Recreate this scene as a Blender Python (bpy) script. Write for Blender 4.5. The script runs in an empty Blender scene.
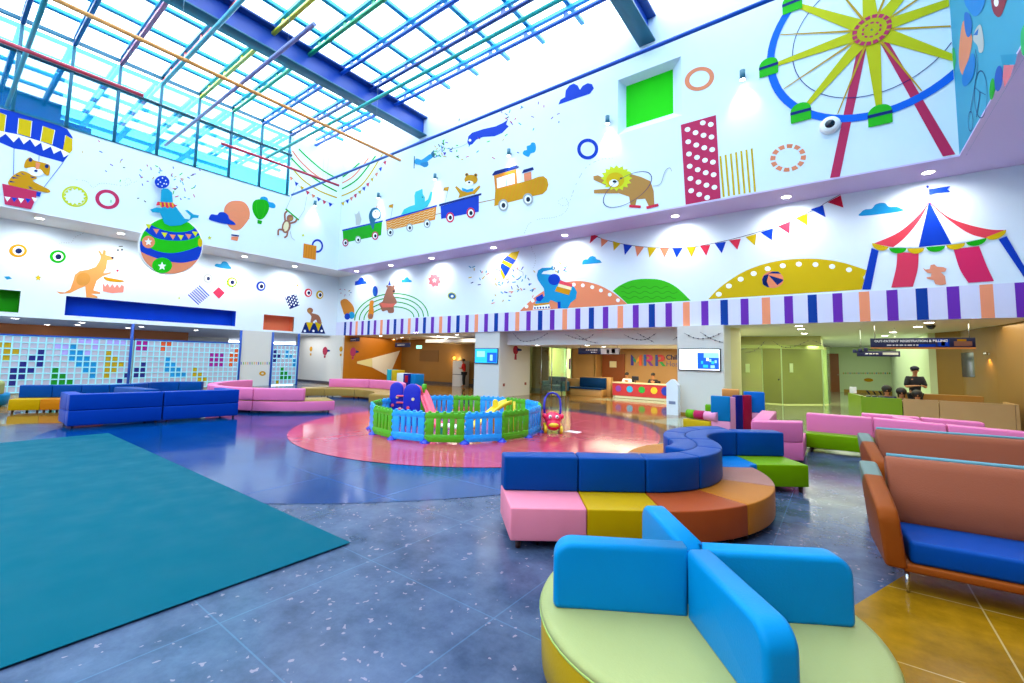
import bpy, bmesh, math, random
from mathutils import Vector, Matrix
from mathutils.geometry import tessellate_polygon
R_ = math.radians
C = bpy.context.scene.collection
SC = 1.09375            # the place is laid out for an eye height of 1.60 and enlarged to 1.75 m at the end
rnd = random.Random(7)

# ------------------------------------------------------------------ camera
F, YAW, PIT, ROL, CX, CY, H = 440.9, 0.6406, 0.0811, -0.0204, 512.0, 323.33, 1.6
M3 = Matrix.Rotation(YAW, 3, 'Z') @ Matrix.Rotation(PIT, 3, 'X') @ Matrix.Rotation(ROL, 3, 'Y')
def ray(px, py): return M3 @ Vector(((px-CX)/F, 1.0, -(py-CY)/F))
def at_z(px, py, z=0.0):
    r = ray(px, py); t = (z-H)/r.z; return Vector((r.x*t, r.y*t, z))
def at_x(px, py, X):
    r = ray(px, py); t = X/r.x; return Vector((X, r.y*t, H+r.z*t))
def at_y(px, py, Y):
    r = ray(px, py); t = Y/r.y; return Vector((r.x*t, Y, H+r.z*t))
cam_d = bpy.data.cameras.new('camera'); cam = bpy.data.objects.new('camera', cam_d); C.objects.link(cam)
cam_d.sensor_width = 36; cam_d.lens = F/1024*36; cam_d.clip_start = .05; cam_d.clip_end = 300
cam_d.shift_y = (CY-341.5)/1024*1.0 * 1.0
cam.matrix_world = Matrix.Translation((0, 0, H)) @ (M3 @ Matrix.Rotation(R_(90), 3, 'X')).to_4x4()
bpy.context.scene.camera = cam

# ------------------------------------------------------------------ materials
def lin(h):
    if isinstance(h, str):
        h = h.lstrip('#'); h = [int(h[i:i+2], 16)/255 for i in (0, 2, 4)]
    return tuple((c/12.92 if c <= .04045 else ((c+.055)/1.055)**2.4) for c in h[:3]) + (1,)
MC = {}
def mat(name, col='#ffffff', rough=.5, metal=0, bump=0, bscale=60, var=0, vscale=4, spec=.5, emit=0, coat=0, tint=0):
    if name in MC: return MC[name]
    m = bpy.data.materials.new(name); m.use_nodes = True; nt = m.node_tree; b = nt.nodes['Principled BSDF']
    c = lin(col)
    b.inputs['Base Color'].default_value = c; b.inputs['Roughness'].default_value = rough
    b.inputs['Metallic'].default_value = metal; b.inputs['Specular IOR Level'].default_value = spec
    b.inputs['Coat Weight'].default_value = coat
    if tint: b.inputs['Specular Tint'].default_value = tuple(.25+.75*x/max(c[:3]) for x in c[:3])+(1,)
    if emit:
        b.inputs['Emission Color'].default_value = c; b.inputs['Emission Strength'].default_value = emit
    tc = nt.nodes.new('ShaderNodeTexCoord')
    if var:
        n = nt.nodes.new('ShaderNodeTexNoise'); n.inputs['Scale'].default_value = vscale; n.inputs['Detail'].default_value = 4
        mx = nt.nodes.new('ShaderNodeMix'); mx.data_type = 'RGBA'
        mx.inputs[6].default_value = tuple(x*(1-var) for x in c[:3])+(1,); mx.inputs[7].default_value = tuple(min(1, x*(1+var)) for x in c[:3])+(1,)
        nt.links.new(tc.outputs['Object'], n.inputs['Vector']); nt.links.new(n.outputs['Fac'], mx.inputs[0]); nt.links.new(mx.outputs[2], b.inputs['Base Color'])
    if bump:
        n2 = nt.nodes.new('ShaderNodeTexNoise'); n2.inputs['Scale'].default_value = bscale; n2.inputs['Detail'].default_value = 3
        bp = nt.nodes.new('ShaderNodeBump'); bp.inputs['Strength'].default_value = bump; bp.inputs['Distance'].default_value = .01
        nt.links.new(tc.outputs['Object'], n2.inputs['Vector']); nt.links.new(n2.outputs['Fac'], bp.inputs['Height']); nt.links.new(bp.outputs['Normal'], b.inputs['Normal'])
    MC[name] = m; return m
def leather(name, col='#808080'): return mat('leather_'+name, col, rough=.42, bump=.12, bscale=90, var=.05, vscale=3, spec=.24, tint=1)
def paint(name, col, rough=.55): return mat('paint_'+name, col, rough=rough, var=.02, vscale=2, spec=.12)
def emis(name, col, s):
    if name in MC: return MC[name]
    m = bpy.data.materials.new(name); m.use_nodes = True; nt = m.node_tree; nt.nodes.clear()
    e = nt.nodes.new('ShaderNodeEmission'); o = nt.nodes.new('ShaderNodeOutputMaterial')
    e.inputs[0].default_value = lin(col); e.inputs[1].default_value = s; nt.links.new(e.outputs[0], o.inputs[0]); MC[name] = m; return m
def glass(name, col, refl=.12, rough=.02, opac=0.0, ocol='#ffffff'):
    if name in MC: return MC[name]
    m = bpy.data.materials.new(name); m.use_nodes = True; nt = m.node_tree; nt.nodes.clear()
    t = nt.nodes.new('ShaderNodeBsdfTransparent'); t.inputs[0].default_value = lin(col)
    g = nt.nodes.new('ShaderNodeBsdfGlossy'); g.inputs['Roughness'].default_value = rough
    mx = nt.nodes.new('ShaderNodeMixShader'); mx.inputs[0].default_value = refl
    o = nt.nodes.new('ShaderNodeOutputMaterial')
    nt.links.new(t.outputs[0], mx.inputs[1]); nt.links.new(g.outputs[0], mx.inputs[2]); last = mx
    if opac:
        d = nt.nodes.new('ShaderNodeBsdfDiffuse'); d.inputs[0].default_value = lin(ocol)
        m2 = nt.nodes.new('ShaderNodeMixShader'); m2.inputs[0].default_value = opac
        nt.links.new(mx.outputs[0], m2.inputs[1]); nt.links.new(d.outputs[0], m2.inputs[2]); last = m2
    nt.links.new(last.outputs[0], o.inputs[0]); MC[name] = m; return m

# ------------------------------------------------------------------ mesh builder
class MB:
    def __init__(s): s.bm = bmesh.new(); s.mats = []
    def mi(s, m):
        if m is None: return 0
        if m not in s.mats: s.mats.append(m)
        return s.mats.index(m)
    def merge(s, b2, m=None, mw=None, smooth=False):
        if mw is not None: bmesh.ops.transform(b2, matrix=mw, verts=b2.verts)
        i = s.mi(m); mp = {}
        for v in b2.verts: mp[v] = s.bm.verts.new(v.co)
        for f in b2.faces:
            try: nf = s.bm.faces.new([mp[v] for v in f.verts])
            except ValueError: continue
            nf.material_index = i; nf.smooth = smooth or f.smooth
        b2.free(); return s
    def box(s, lo, hi, m=None, bev=0, seg=2, mw=None):
        b = bmesh.new(); r = bmesh.ops.create_cube(b, size=1)
        lo = Vector(lo); hi = Vector(hi); c = (lo+hi)/2; d = hi-lo
        for v in b.verts: v.co = Vector((v.co.x*d.x, v.co.y*d.y, v.co.z*d.z))+c
        if bev: bevel(b, bev, seg)
        return s.merge(b, m, mw, smooth=bool(bev))
    def prism(s, pts, z0, z1, m=None, bev=0, seg=3, mw=None, top=1.0):
        b = bmesh.new(); n = len(pts)
        a = sum(pts[i][0]*pts[(i+1) % n][1]-pts[(i+1) % n][0]*pts[i][1] for i in range(n))
        if a < 0: pts = list(pts)[::-1]
        cx = sum(p[0] for p in pts)/n; cy = sum(p[1] for p in pts)/n
        lo = [b.verts.new((p[0], p[1], z0)) for p in pts]; hi = [b.verts.new((cx+(p[0]-cx)*top, cy+(p[1]-cy)*top, z1)) for p in pts]
        b.faces.new(lo[::-1]); b.faces.new(hi)
        for i in range(n): b.faces.new((lo[i], lo[(i+1) % n], hi[(i+1) % n], hi[i]))
        if bev: bevel(b, bev, seg)
        return s.merge(b, m, mw, smooth=bool(bev))
    def tube(s, p0, p1, r, r2=None, m=None, n=12, smooth=True):
        p0 = Vector(p0); p1 = Vector(p1); d = p1-p0; L = d.length
        if L < 1e-6: return s
        b = bmesh.new(); bmesh.ops.create_cone(b, cap_ends=True, segments=n, radius1=r, radius2=r if r2 is None else r2, depth=L)
        if smooth:
            for f in b.faces: f.smooth = len(f.verts) == 4
        q = d.to_track_quat('Z', 'Y').to_matrix().to_4x4()
        return s.merge(b, m, Matrix.Translation((p0+p1)/2) @ q)
    def path(s, pts, r, m=None, n=8, closed=False):
        pts = [Vector(p) for p in pts]; N = len(pts); b = bmesh.new(); rings = []
        for i, p in enumerate(pts):
            a = pts[(i-1) % N] if (closed or i > 0) else p; c = pts[(i+1) % N] if (closed or i < N-1) else p
            t = (c-a).normalized(); up = Vector((0, 0, 1)) if abs(t.z) < .9 else Vector((1, 0, 0))
            x = t.cross(up).normalized(); y = x.cross(t)
            rr = r[i] if isinstance(r, (list, tuple)) else r
            rings.append([b.verts.new(p+rr*(math.cos(k*2*math.pi/n)*x+math.sin(k*2*math.pi/n)*y)) for k in range(n)])
        for i in range(N if closed else N-1):
            A, B = rings[i], rings[(i+1) % N]
            for k in range(n): 
                f = b.faces.new((A[k], A[(k+1) % n], B[(k+1) % n], B[k])); f.smooth = True
        if not closed: b.faces.new(rings[0][::-1]); b.faces.new(rings[-1])
        return s.merge(b, m)
    def ball(s, c, r, m=None, seg=16, mw=None):
        b = bmesh.new(); bmesh.ops.create_uvsphere(b, u_segments=seg, v_segments=max(6, seg//2), radius=1)
        rr = Vector(r) if not isinstance(r, (int, float)) else Vector((r, r, r))
        for v in b.verts: v.co = Vector((v.co.x*rr.x, v.co.y*rr.y, v.co.z*rr.z))+Vector(c)
        return s.merge(b, m, mw, smooth=True)
    def lathe(s, prof, c=(0, 0, 0), m=None, n=24, mw=None):
        b = bmesh.new(); rings = []
        for r, z in prof: rings.append([b.verts.new((c[0]+r*math.cos(k*2*math.pi/n), c[1]+r*math.sin(k*2*math.pi/n), c[2]+z)) for k in range(n)])
        for A, B in zip(rings, rings[1:]):
            for k in range(n):
                f = b.faces.new((A[k], A[(k+1) % n], B[(k+1) % n], B[k])); f.smooth = True
        b.faces.new(rings[0][::-1]); b.faces.new(rings[-1])
        return s.merge(b, m, mw)
    def face(s, pts, m=None):
        vs = [s.bm.verts.new(p) for p in pts]; f = s.bm.faces.new(vs); f.material_index = s.mi(m); return s
    def done(s, name, m=None, parent=None, tri=False):
        bm = s.bm
        bmesh.ops.remove_doubles(bm, verts=bm.verts, dist=1e-5) if False else None
        if tri: bmesh.ops.triangulate(bm, faces=[f for f in bm.faces if len(f.verts) > 4])
        me = bpy.data.meshes.new(name); bm.to_mesh(me); bm.free()
        if m is not None: me.materials.append(m)
        else:
            for x in s.mats: me.materials.append(x)
        o = bpy.data.objects.new(name, me); C.objects.link(o)
        if parent is not None: place(o, parent)
        return o
def place(o, parent):
    """mesh was made in world coordinates: re-express it in its parent's frame"""
    mw = world(parent); o.data.transform(mw.inverted()); o.parent = parent
def world(o):
    m = o.matrix_basis.copy() if o.parent is None else world(o.parent) @ o.matrix_basis
    return m
def bevel(b, w, seg=3, ang=35):
    b.normal_update()
    es = [e for e in b.edges if len(e.link_faces) == 2 and e.calc_face_angle(0) > R_(ang)]
    bmesh.ops.bevel(b, geom=es, offset=w, segments=seg, profile=.5, affect='EDGES', clamp_overlap=True)
def tag(o, label=None, cat=None, group=None, kind=None):
    if label: o['label'] = label
    if cat: o['category'] = cat
    if group: o['group'] = group
    if kind: o['kind'] = kind
    return o
def struct(o): o['kind'] = 'structure'; return o
def thing(name, label, cat, loc=(0, 0, 0), rz=0, group=None):
    o = bpy.data.objects.new(name, None); o.empty_display_size = .1; C.objects.link(o)
    o.location = loc; o.rotation_euler = (0, 0, rz); return tag(o, label, cat, group)
def copy_tree(o, parent=None):
    c = o.copy(); C.objects.link(c); c.parent = parent
    for ch in [x for x in KIDS.get(o.name, [])]: copy_tree(ch, c)
    return c
KIDS = {}
def index_kids():
    KIDS.clear()
    for o in C.objects:
        if o.parent: KIDS.setdefault(o.parent.name, []).append(o)
def xf(loc, rz=0): return Matrix.Translation(loc) @ Matrix.Rotation(rz, 4, 'Z')
def pol(c, r, a): return (c[0]+r*math.cos(a), c[1]+r*math.sin(a))
def sector(c, r0, r1, a0, a1, n=10):
    return [pol(c, r1, a0+(a1-a0)*i/n) for i in range(n+1)]+[pol(c, r0, a1+(a0-a1)*i/n) for i in range(n+1)]
def text_obj(name, s, size, p, rot, m, parent=None, ext=.004, align='CENTER', font=None, sx=1, bold=0):
    cu = bpy.data.curves.new(name, 'FONT'); cu.body = s; cu.size = size; cu.extrude = ext; cu.align_x = align; cu.align_y = 'CENTER'; cu.offset = bold
    t = bpy.data.objects.new(name, cu); C.objects.link(t); bpy.context.view_layer.update()
    me = bpy.data.meshes.new_from_object(t.evaluated_get(bpy.context.evaluated_depsgraph_get()))
    C.objects.unlink(t); bpy.data.objects.remove(t)
    me.materials.clear(); me.materials.append(m)
    me.transform(Matrix.Translation(p) @ rot.to_4x4() @ Matrix.Diagonal((sx, 1, 1, 1)))
    o = bpy.data.objects.new(name, me); C.objects.link(o)
    if parent is not None: place(o, parent)
    return o
FACE_Y = Matrix.Rotation(R_(90), 3, 'X')                      # text read from -Y side
FACE_X = Matrix.Rotation(R_(90), 3, 'Z') @ FACE_Y             # read from +X side

# ------------------------------------------------------------------ floor
def floor_mat(name, col, col2, speck=.0, rough=.1, line='#8fa9c8', lw=.006, lmix=.24, spec=.32):
    m = bpy.data.materials.new(name); m.use_nodes = True; nt = m.node_tree; b = nt.nodes['Principled BSDF']; N = nt.nodes.new; L = nt.links.new
    tc = N('ShaderNodeTexCoord'); mp = N('ShaderNodeMapping'); mp.inputs['Scale'].default_value = (1/SC, 1/SC, 1/SC); L(tc.outputs['Object'], mp.inputs[0])
    n1 = N('ShaderNodeTexNoise'); n1.inputs['Scale'].default_value = 2.2; n1.inputs['Detail'].default_value = 8; n1.inputs['Roughness'].default_value = .7; L(mp.outputs[0], n1.inputs[0])
    rp = N('ShaderNodeValToRGB'); rp.color_ramp.elements[0].color = lin(col); rp.color_ramp.elements[1].color = lin(col2)
    rp.color_ramp.elements[0].position = .35; rp.color_ramp.elements[1].position = .68; L(n1.outputs['Fac'], rp.inputs[0]); last = rp.outputs[0]
    if speck:
        n3 = N('ShaderNodeTexNoise'); n3.inputs['Scale'].default_value = 14; L(mp.outputs[0], n3.inputs[0])
        mpa = N('ShaderNodeMix'); mpa.data_type = 'VECTOR'; mpa.inputs[0].default_value = .12; L(mp.outputs[0], mpa.inputs[4]); L(n3.outputs['Color'], mpa.inputs[5])
        v = N('ShaderNodeTexVoronoi'); v.inputs['Scale'].default_value = 17; L(mpa.outputs[1], v.inputs['Vector'])
        lt = N('ShaderNodeMath'); lt.operation = 'LESS_THAN'; lt.inputs[1].default_value = .2; L(v.outputs['Distance'], lt.inputs[0])
        s = N('ShaderNodeSeparateColor'); L(v.outputs['Color'], s.inputs[0]); g = N('ShaderNodeMath'); g.operation = 'GREATER_THAN'; g.inputs[1].default_value = 1-speck; L(s.outputs[0], g.inputs[0])
        mu = N('ShaderNodeMath'); mu.operation = 'MULTIPLY'; L(lt.outputs[0], mu.inputs[0]); L(g.outputs[0], mu.inputs[1])
        mu2 = N('ShaderNodeMath'); mu2.operation = 'MULTIPLY'; mu2.inputs[1].default_value = .32; L(mu.outputs[0], mu2.inputs[0])
        mx = N('ShaderNodeMix'); mx.data_type = 'RGBA'; mx.inputs[7].default_value = lin('#c8a8b0'); L(mu2.outputs[0], mx.inputs[0]); L(last, mx.inputs[6]); last = mx.outputs[2]
    if lw:   # joint lines 1.24 x 1.06 grid
        sp = N('ShaderNodeSeparateXYZ'); L(mp.outputs[0], sp.inputs[0]); fs = []
        for ax, off, pitch in ((0, 3.02, 1.24), (1, -1.19, 1.06)):
            a = N('ShaderNodeMath'); a.inputs[1].default_value = off+100*pitch; L(sp.outputs[ax], a.inputs[0])
            d = N('ShaderNodeMath'); d.operation = 'MODULO'; d.inputs[1].default_value = pitch; L(a.outputs[0], d.inputs[0])
            l = N('ShaderNodeMath'); l.operation = 'LESS_THAN'; l.inputs[1].default_value = lw*1.6; L(d.outputs[0], l.inputs[0]); fs.append(l)
        mxm = N('ShaderNodeMath'); mxm.operation = 'MAXIMUM'; L(fs[0].outputs[0], mxm.inputs[0]); L(fs[1].outputs[0], mxm.inputs[1])
        mf = N('ShaderNodeMath'); mf.operation = 'MULTIPLY'; mf.inputs[1].default_value = lmix; L(mxm.outputs[0], mf.inputs[0])
        mx = N('ShaderNodeMix'); mx.data_type = 'RGBA'; mx.inputs[7].default_value = lin(line); L(mf.outputs[0], mx.inputs[0]); L(last, mx.inputs[6]); last = mx.outputs[2]
    L(last, b.inputs['Base Color']); b.inputs['Roughness'].default_value = rough; b.inputs['Specular IOR Level'].default_value = spec; cc = lin(col2); b.inputs['Specular Tint'].default_value = tuple(.3+.7*x/max(cc[:3]) for x in cc[:3])+(1,)
    n4 = N('ShaderNodeTexNoise'); n4.inputs['Scale'].default_value = 3; L(mp.outputs[0], n4.inputs[0])
    mr = N('ShaderNodeMapRange'); mr.inputs[3].default_value = rough*.7; mr.inputs[4].default_value = rough*1.6; L(n4.outputs['Fac'], mr.inputs[0]); L(mr.outputs[0], b.inputs['Roughness'])
    return m
fm = dict(
    grey=floor_mat('terrazzo_grey_blue', '#26334e', '#4e5c78', speck=.42, rough=.17, line='#5c8cb0', lmix=.2),
    blue=floor_mat('terrazzo_blue', '#002c60', '#003a74', rough=.1, line='#3a9ad8'),
    pink=floor_mat('terrazzo_pink', '#ac3850', '#bc485c', rough=.1, line='#f4a0a8'),
    slate=floor_mat('terrazzo_slate', '#1c2448', '#2c3858', rough=.1, line='#7888a8'),
    tan=floor_mat('marble_tan', '#64481a', '#866430', rough=.07, line='#d8c090'),
    ochre=floor_mat('marble_ochre', '#6c4c04', '#986c10', rough=.2, line='#e8d8a0'),
    cream=floor_mat('marble_cream', '#788068', '#989c80', rough=.06, line='#e8ecd8'),
    mat=floor_mat('mat_teal', '#005264', '#005466', rough=.5, lw=0, spec=.05))
fb = MB()
def fpoly(pts, z, m): fb.face([(p[0], p[1], z) for p in pts], m)
FX0, FX1, FY0, FY1 = -46, 8, -7, 37
for a in ([(FX0, FY0), (FX1, FY0), (FX1, FY1), (FX0, FY1)],): fpoly(a, 0, fm['grey'])
circ = lambda c, r, n=96: [pol(c, r, k*2*math.pi/n) for k in range(n)]
fpoly([(-23.6, -3), (-14.2, -3), (-14.0, 1.25), (-15.2, 2.4), (-17.0, 6), (-17.8, 10), (-23.6, 10)], .0015, fm['ochre'])
fpoly([(-16.9, 1.2), (-14.5, 1.0), (-13.3, 2.6), (-14.2, 3.6), (-16.4, 3.0)], .003, fm['tan'])
fpoly([(-1.05, 1.2), (.035, 3.914), (.43, 4.9), (1.7, 8.2), (3.7, 8.2), (3.7, -2), (-1.05, -2)], .0015, fm['ochre'])
fpoly([(-24, 12.4), (-14, 12.2), (-9.6, 13.2), (-6.5, 12.9), (-4.2, 12.0), (-2.6, 10.9), (-1.4, 10.6), (3.8, 12.5), (3.8, 22), (-24, 22)], .0015, fm['tan'])
fpoly([(-4.6, 14.6), (4, 14.6), (4, FY1), (-4.6, FY1)], .003, fm['cream'])
fpoly([(-8.6, 17.0), (-4.5, 15.8), (-4.5, 18.3), (-8.0, 18.3)], .003, fm['cream'])
fpoly(circ((-9.3, 8.0), 7.1, 128), .0045, fm['blue'])
fpoly(sector((-7.6, 8.0), 0.5, 5.0, R_(-25), R_(150), 60), .006, fm['slate'])
fpoly([pol((-7.6, 8.0), 5.0, R_(a)) for a in range(-14, 105, 4)]+[(-12, 16), (-1.6, 16), (-1.9, 9.3), (-2.3, 7.3)], .0065, fm['tan'])
fpoly([(-4.4, 11.9), (-2.0, 11.0), (-1.0, 10.2), (1.2, 11.2), (1.2, 14.4), (-3.2, 14.4)], .0075, fm['cream'])
fpoly(circ((-6.98, 8.14), 4.1, 128), .01, fm['pink'])
struct(fb.done('floor'))
mb = MB(); mb.box((-11.45, -1.5, .011), (-3.41, 2.33, .015), bev=.004); tag(mb.done('floor_mat', fm['mat']), 'large flat teal rectangular mat lying on the grey terrazzo floor', 'floor mat')
# ------------------------------------------------------------------ shell
white = mat('wall_white', '#dcebf4', rough=.6, bump=.02, bscale=30, var=.01, spec=.3)
offw = mat('wall_cream_white', '#d4d2ca', rough=.55, bump=.02, bscale=30, var=.01, spec=.3)
ceilm = mat('ceiling_white', '#eceef4', rough=.65, bump=.02, bscale=30, spec=.2)
lavm = mat('soffit_white', '#d6c6f2', rough=.5, bump=.02, bscale=30, spec=.3)
tanwall = mat('wood_tan_wall', '#b58a50', rough=.45, var=.10, vscale=1.2, bump=.02)
brownwall = mat('brown_wall', '#86602a', rough=.5, var=.06, vscale=1.5)
greenwall = mat('pale_green_wall', '#cfe0b4', rough=.5, var=.02)
orangewall = mat('orange_wall', '#b87010', rough=.45, var=.04)
def wall_holes(name, plane, pos, a0, a1, z0, z1, holes, m, th=.12, out=1, extra=None):
    """wall in plane 'x' or 'y' at pos, from a0 to a1, with rectangular holes (a0,a1,z0,z1); thickness goes in direction out"""
    mbb = MB(); A = sorted(set([a0, a1]+[v for h in holes for v in h[:2] if a0 < v < a1])); Z = sorted(set([z0, z1]+[v for h in holes for v in h[2:4] if z0 < v < z1]))
    for i in range(len(A)-1):
        run = None
        for j in range(len(Z)-1):
            ca, cz = (A[i]+A[i+1])/2, (Z[j]+Z[j+1])/2
            if any(h[0] < ca < h[1] and h[2] < cz < h[3] for h in holes): continue
            lo, hi = sorted((pos, pos+out*th))
            if plane == 'x': mbb.box((lo, A[i], Z[j]), (hi, A[i+1], Z[j+1]), m)
            else: mbb.box((A[i], lo, Z[j]), (A[i+1], hi, Z[j+1]), m)
    if extra: extra(mbb)
    return struct(mbb.done(name))
XU, YU, XL, YL, XR = -21.5, 13.1, -23.6, 14.5, 2.2      # upper walls, lower walls, upper right wall
ZS, ZT, ZF, ZF2, ZG = 6.2, 12.58, 2.75, 3.53, 9.35
# upper back wall with the splayed green niche
def niche_back(m):
    o = [(-5.61, YU, 8.98), (-3.58, YU, 8.98), (-3.58, YU, 10.85), (-5.61, YU, 10.85)]; i = [(-5.46, YU+.34, 9.32), (-3.93, YU+.34, 9.32), (-3.93, YU+.34, 10.76), (-5.46, YU+.34, 10.76)]
    for k in range(4): m.face([o[k], i[k], i[(k+1) % 4], o[(k+1) % 4]], white)
    m.face(i[::-1], paint('niche_green', '#1fd008'))
wall_holes('wall_back_upper', 'y', YU, -21.62, 2.32, ZS, ZT, [(-5.61, -3.58, 8.98, 10.85)], white, out=1, extra=niche_back)
wall_holes('wall_left_upper', 'x', XU, -7, YU+.12, ZS, ZG, [], white, out=-1)
wall_holes('wall_left_clerestory', 'x', XU, 10.32, YU+.12, ZG, ZT, [], white, out=-1)
wall_holes('wall_right_upper', 'x', XR, -7, YU+.12, ZS, ZT, [], mat('wall_cyan', '#2898b8', rough=.6, bump=.02, bscale=30), out=1)
wall_holes('wall_front', 'y', -7, -25, 8, 0, 13.2, [], white, out=-1)
# soffit between upper and lower walls
m = MB(); m.box((XU-3, -7, ZS), (XU-.12, YL+.5, ZS+.1), ceilm); m.box((XU-.12, YU+.12, ZS), (2.6, YL+.5, ZS+.1), lavm)
m.box((XU-.32, -7, ZS-.035), (XU, YU+.12, ZS), ceilm); m.box((XU, YU, ZS-.035), (2.32, YU+.32, ZS), lavm)
m.box((XR, -7, ZS-.035), (XR+.1, YU, ZS), lavm); m.box((2.6, -7, ZS), (8, YL+.5, ZS+.1), lavm); m.box((XR+.12, -7, ZS), (2.6, YU+.12, ZS+.1), lavm)
struct(m.done('ceiling_soffit'))
# lower back wall above the fascia, and the striped fascia
wall_holes('wall_back_lower', 'y', YL, XL, 8, ZF2, ZS, [], white, out=1)
st = MB(); pur = paint('purple', '#6a2ea8'); nav = paint('navy', '#0a3a94'); pch = paint('peach', '#f0966e'); lil = paint('fascia_white', '#d6d8f0')
st.box((XL, YL-.02, ZF), (8, YL+.12, ZF2), lil)
cyc = [pur, pch, pur, nav]; x = -.125; k = 0
while x > XL+.4:
    st.box((x, YL-.022, ZF+.003), (x+.21, YL-.0202, ZF2-.003), cyc[k % 4]); x -= .553; k -= 1
x = .431; k = 1
while x < 7:
    st.box((x, YL-.022, ZF+.003), (x+.215, YL-.0202, ZF2-.003), cyc[k % 4]); x += .547; k += 1
struct(st.done('trim_1'))
# lower left wall with three coloured niches and the openings below
nb = paint('niche_blue', '#0a50d8'); ns = paint('niche_salmon', '#ee7a52'); ng = paint('niche_leaf', '#28a010')
def niches_left(m):
    for (a0, a1, z0, z1, mm) in ((3.22, 9.12, 2.92, 3.66, nb), (10.42, 11.98, 2.84, 3.63, ns), (-2.0, 2.05, 2.9, 3.68, ng)):
        d = XL-.5
        m.face([(d, a0, z0), (d, a1, z0), (d, a1, z1), (d, a0, z1)], mm)
        m.face([(XL, a0, z0), (XL, a1, z0), (d, a1, z0), (d, a0, z0)], mm); m.face([(XL, a0, z1), (d, a0, z1), (d, a1, z1), (XL, a1, z1)], mm)
        m.face([(XL, a0, z0), (d, a0, z0), (d, a0, z1), (XL, a0, z1)], mm); m.face([(XL, a1, z0), (XL, a1, z1), (d, a1, z1), (d, a1, z0)], mm)
wall_holes('wall_left_lower', 'x', XL, -7, YL+.1, ZF, ZS, [(3.22, 9.12, 2.92, 3.66), (10.42, 11.98, 2.84, 3.63), (-2.0, 2.05, 2.9, 3.68)], white, out=-1, extra=niches_left)
# white pier between the lattice screens
m = MB(); m.box((XL-.14, 9.42, 0), (XL, 10.88, ZF), offw); struct(m.done('wall_left_pier'))
# low ceilings
m = MB(); m.box((FX0, -7, ZF), (XL-.12, YL+6, ZF+.1), ceilm); m.box((XL-2, YL+.12, ZF), (8, FY1, ZF+.1), ceilm)
m.box((XR+1.4, -7, ZF), (8, YL, ZF+.1), ceilm)
struct(m.done('ceiling_low'))
# room behind the lattice
m = MB(); m.box((-37, -7, 0), (-36.9, 13.9, ZF), offw); m.box((-37, -7, 2.28), (-30, 9.2, 2.74), mat('ceiling_drop_orange', '#c8743c', rough=.6)); struct(m.done('wall_left_far'))
m = MB(); m.box((-27.6, 14.2, .0), (-22.45, 14.32, ZF), offw); m.box((-27.6, 14.17, 0), (-22.45, 14.2, .11), mat('skirting_dark', '#3c3a44')); struct(m.done('wall_left_entrance'))
m = MB(); m.prism([(-22.45, 14.33), (-23.45, 19.3), (-23.57, 19.3), (-22.57, 14.33)], 0, ZF, orangewall); struct(m.done('wall_left_orange'))
m = MB(); m.box((-23.6, 19.2, 0), (-11.95, 19.32, ZF), brownwall); m.box((-23.4, 19.17, 0), (-12, 19.2, .13), mat('skirting_dark')); struct(m.done('wall_corridor_brown'))
# painted white and cream triangles on the orange wall
# pillars
m = MB(); m.box((-12.85, 14.55, 0), (-11.48, 16.85, ZF), offw); struct(m.done('pillar_1'))
m = MB(); m.box((-4.13, 14.3, 0), (-2.78, 16.1, ZF), offw)
m.prism([(-2.79, 15.3), (-2.62, 16.0), (-3.3, 20.3), (-3.9, 20.3), (-3.0, 16.0)], 0, ZF, mat('pillar_cream', '#d8d09c', rough=.5)); struct(m.done('pillar_2'))
# bulkhead hung with garlands
m = MB(); m.box((-11.48, 15.1, 2.2), (-4.13, 15.22, ZF), offw); m.box((-11.48, 15.22, 2.2), (-4.13, 20.4, 2.26), ceilm)
m.box((-18.5, 16.8, 2.42), (-12.8, 18.8, 2.6), ceilm); struct(m.done('ceiling_bulkhead'))
# reception back wall and corridor walls
m = MB(); m.box((-9.6, 20.4, 0), (-3.75, 20.52, ZF), tanwall); m.box((-10.9, 19.7, 0), (-9.6, 19.82, ZF), tanwall)
m.box((-9.64, 19.7, 0), (-9.56, 20.5, ZF), tanwall); m.box((-8.6, 19.55, 0), (-8.5, 20.4, ZF), tanwall) if False else None
struct(m.done('wall_reception'))
m = MB(); m.box((-13.0, 22.5, 0), (-10.85, 22.62, ZF), greenwall); m.box((-10.95, 19.7, 0), (-10.85, 22.5, ZF), greenwall); m.box((-13.1, 17.4, 0), (-12.95, 22.5, ZF), mat('wall_corridor', '#cdbb8a')); struct(m.done('wall_corridor_green'))
m = MB(); m.box((-12.05, 16.9, 0), (-11.95, 17.5, 2.3), mat('door_wood', '#8c4a1c', rough=.4, var=.12)); struct(m.done('door_1'))
# far right corridor
m = MB(); m.box((-6, 34, 0), (6, 34.1, ZF), greenwall); struct(m.done('wall_corridor_end'))
m = MB(); m.prism([(2.53, 20), (3.0, 19.2), (3.35, 17.2), (3.55, 15.4), (3.75, 12), (3.8, 5), (3.8, -7), (8, -7), (8, 37), (2.6, 37)], 0, ZF, brownwall)
struct(m.done('wall_right_brown'))
m = MB(); m.box((2.35, 20.05, 0), (2.53, 33.9, ZF-.001), greenwall); struct(m.done('wall_right_corridor'))
m = MB(); m.box((3.72, -7, ZF), (3.9, YL, ZS), white); struct(m.done('wall_right_mid'))
m = MB(); m.box((-.66, 33.9, 0), (-.1, 33.98, 2.35), mat('door_wood')); d2 = m.done('door_2'); struct(d2)
m = MB(); m.ball((-.16, 33.87, 1.05), .035); h = m.done('door_handle', mat('steel', '#c8ccd0', rough=.25, metal=1), d2)
m = MB(); m.box((.1, 33.93, 0), (2.34, 33.99, .18), mat('skirt_wood', '#b08a2c')); struct(m.done('baseboard_back'))
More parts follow.
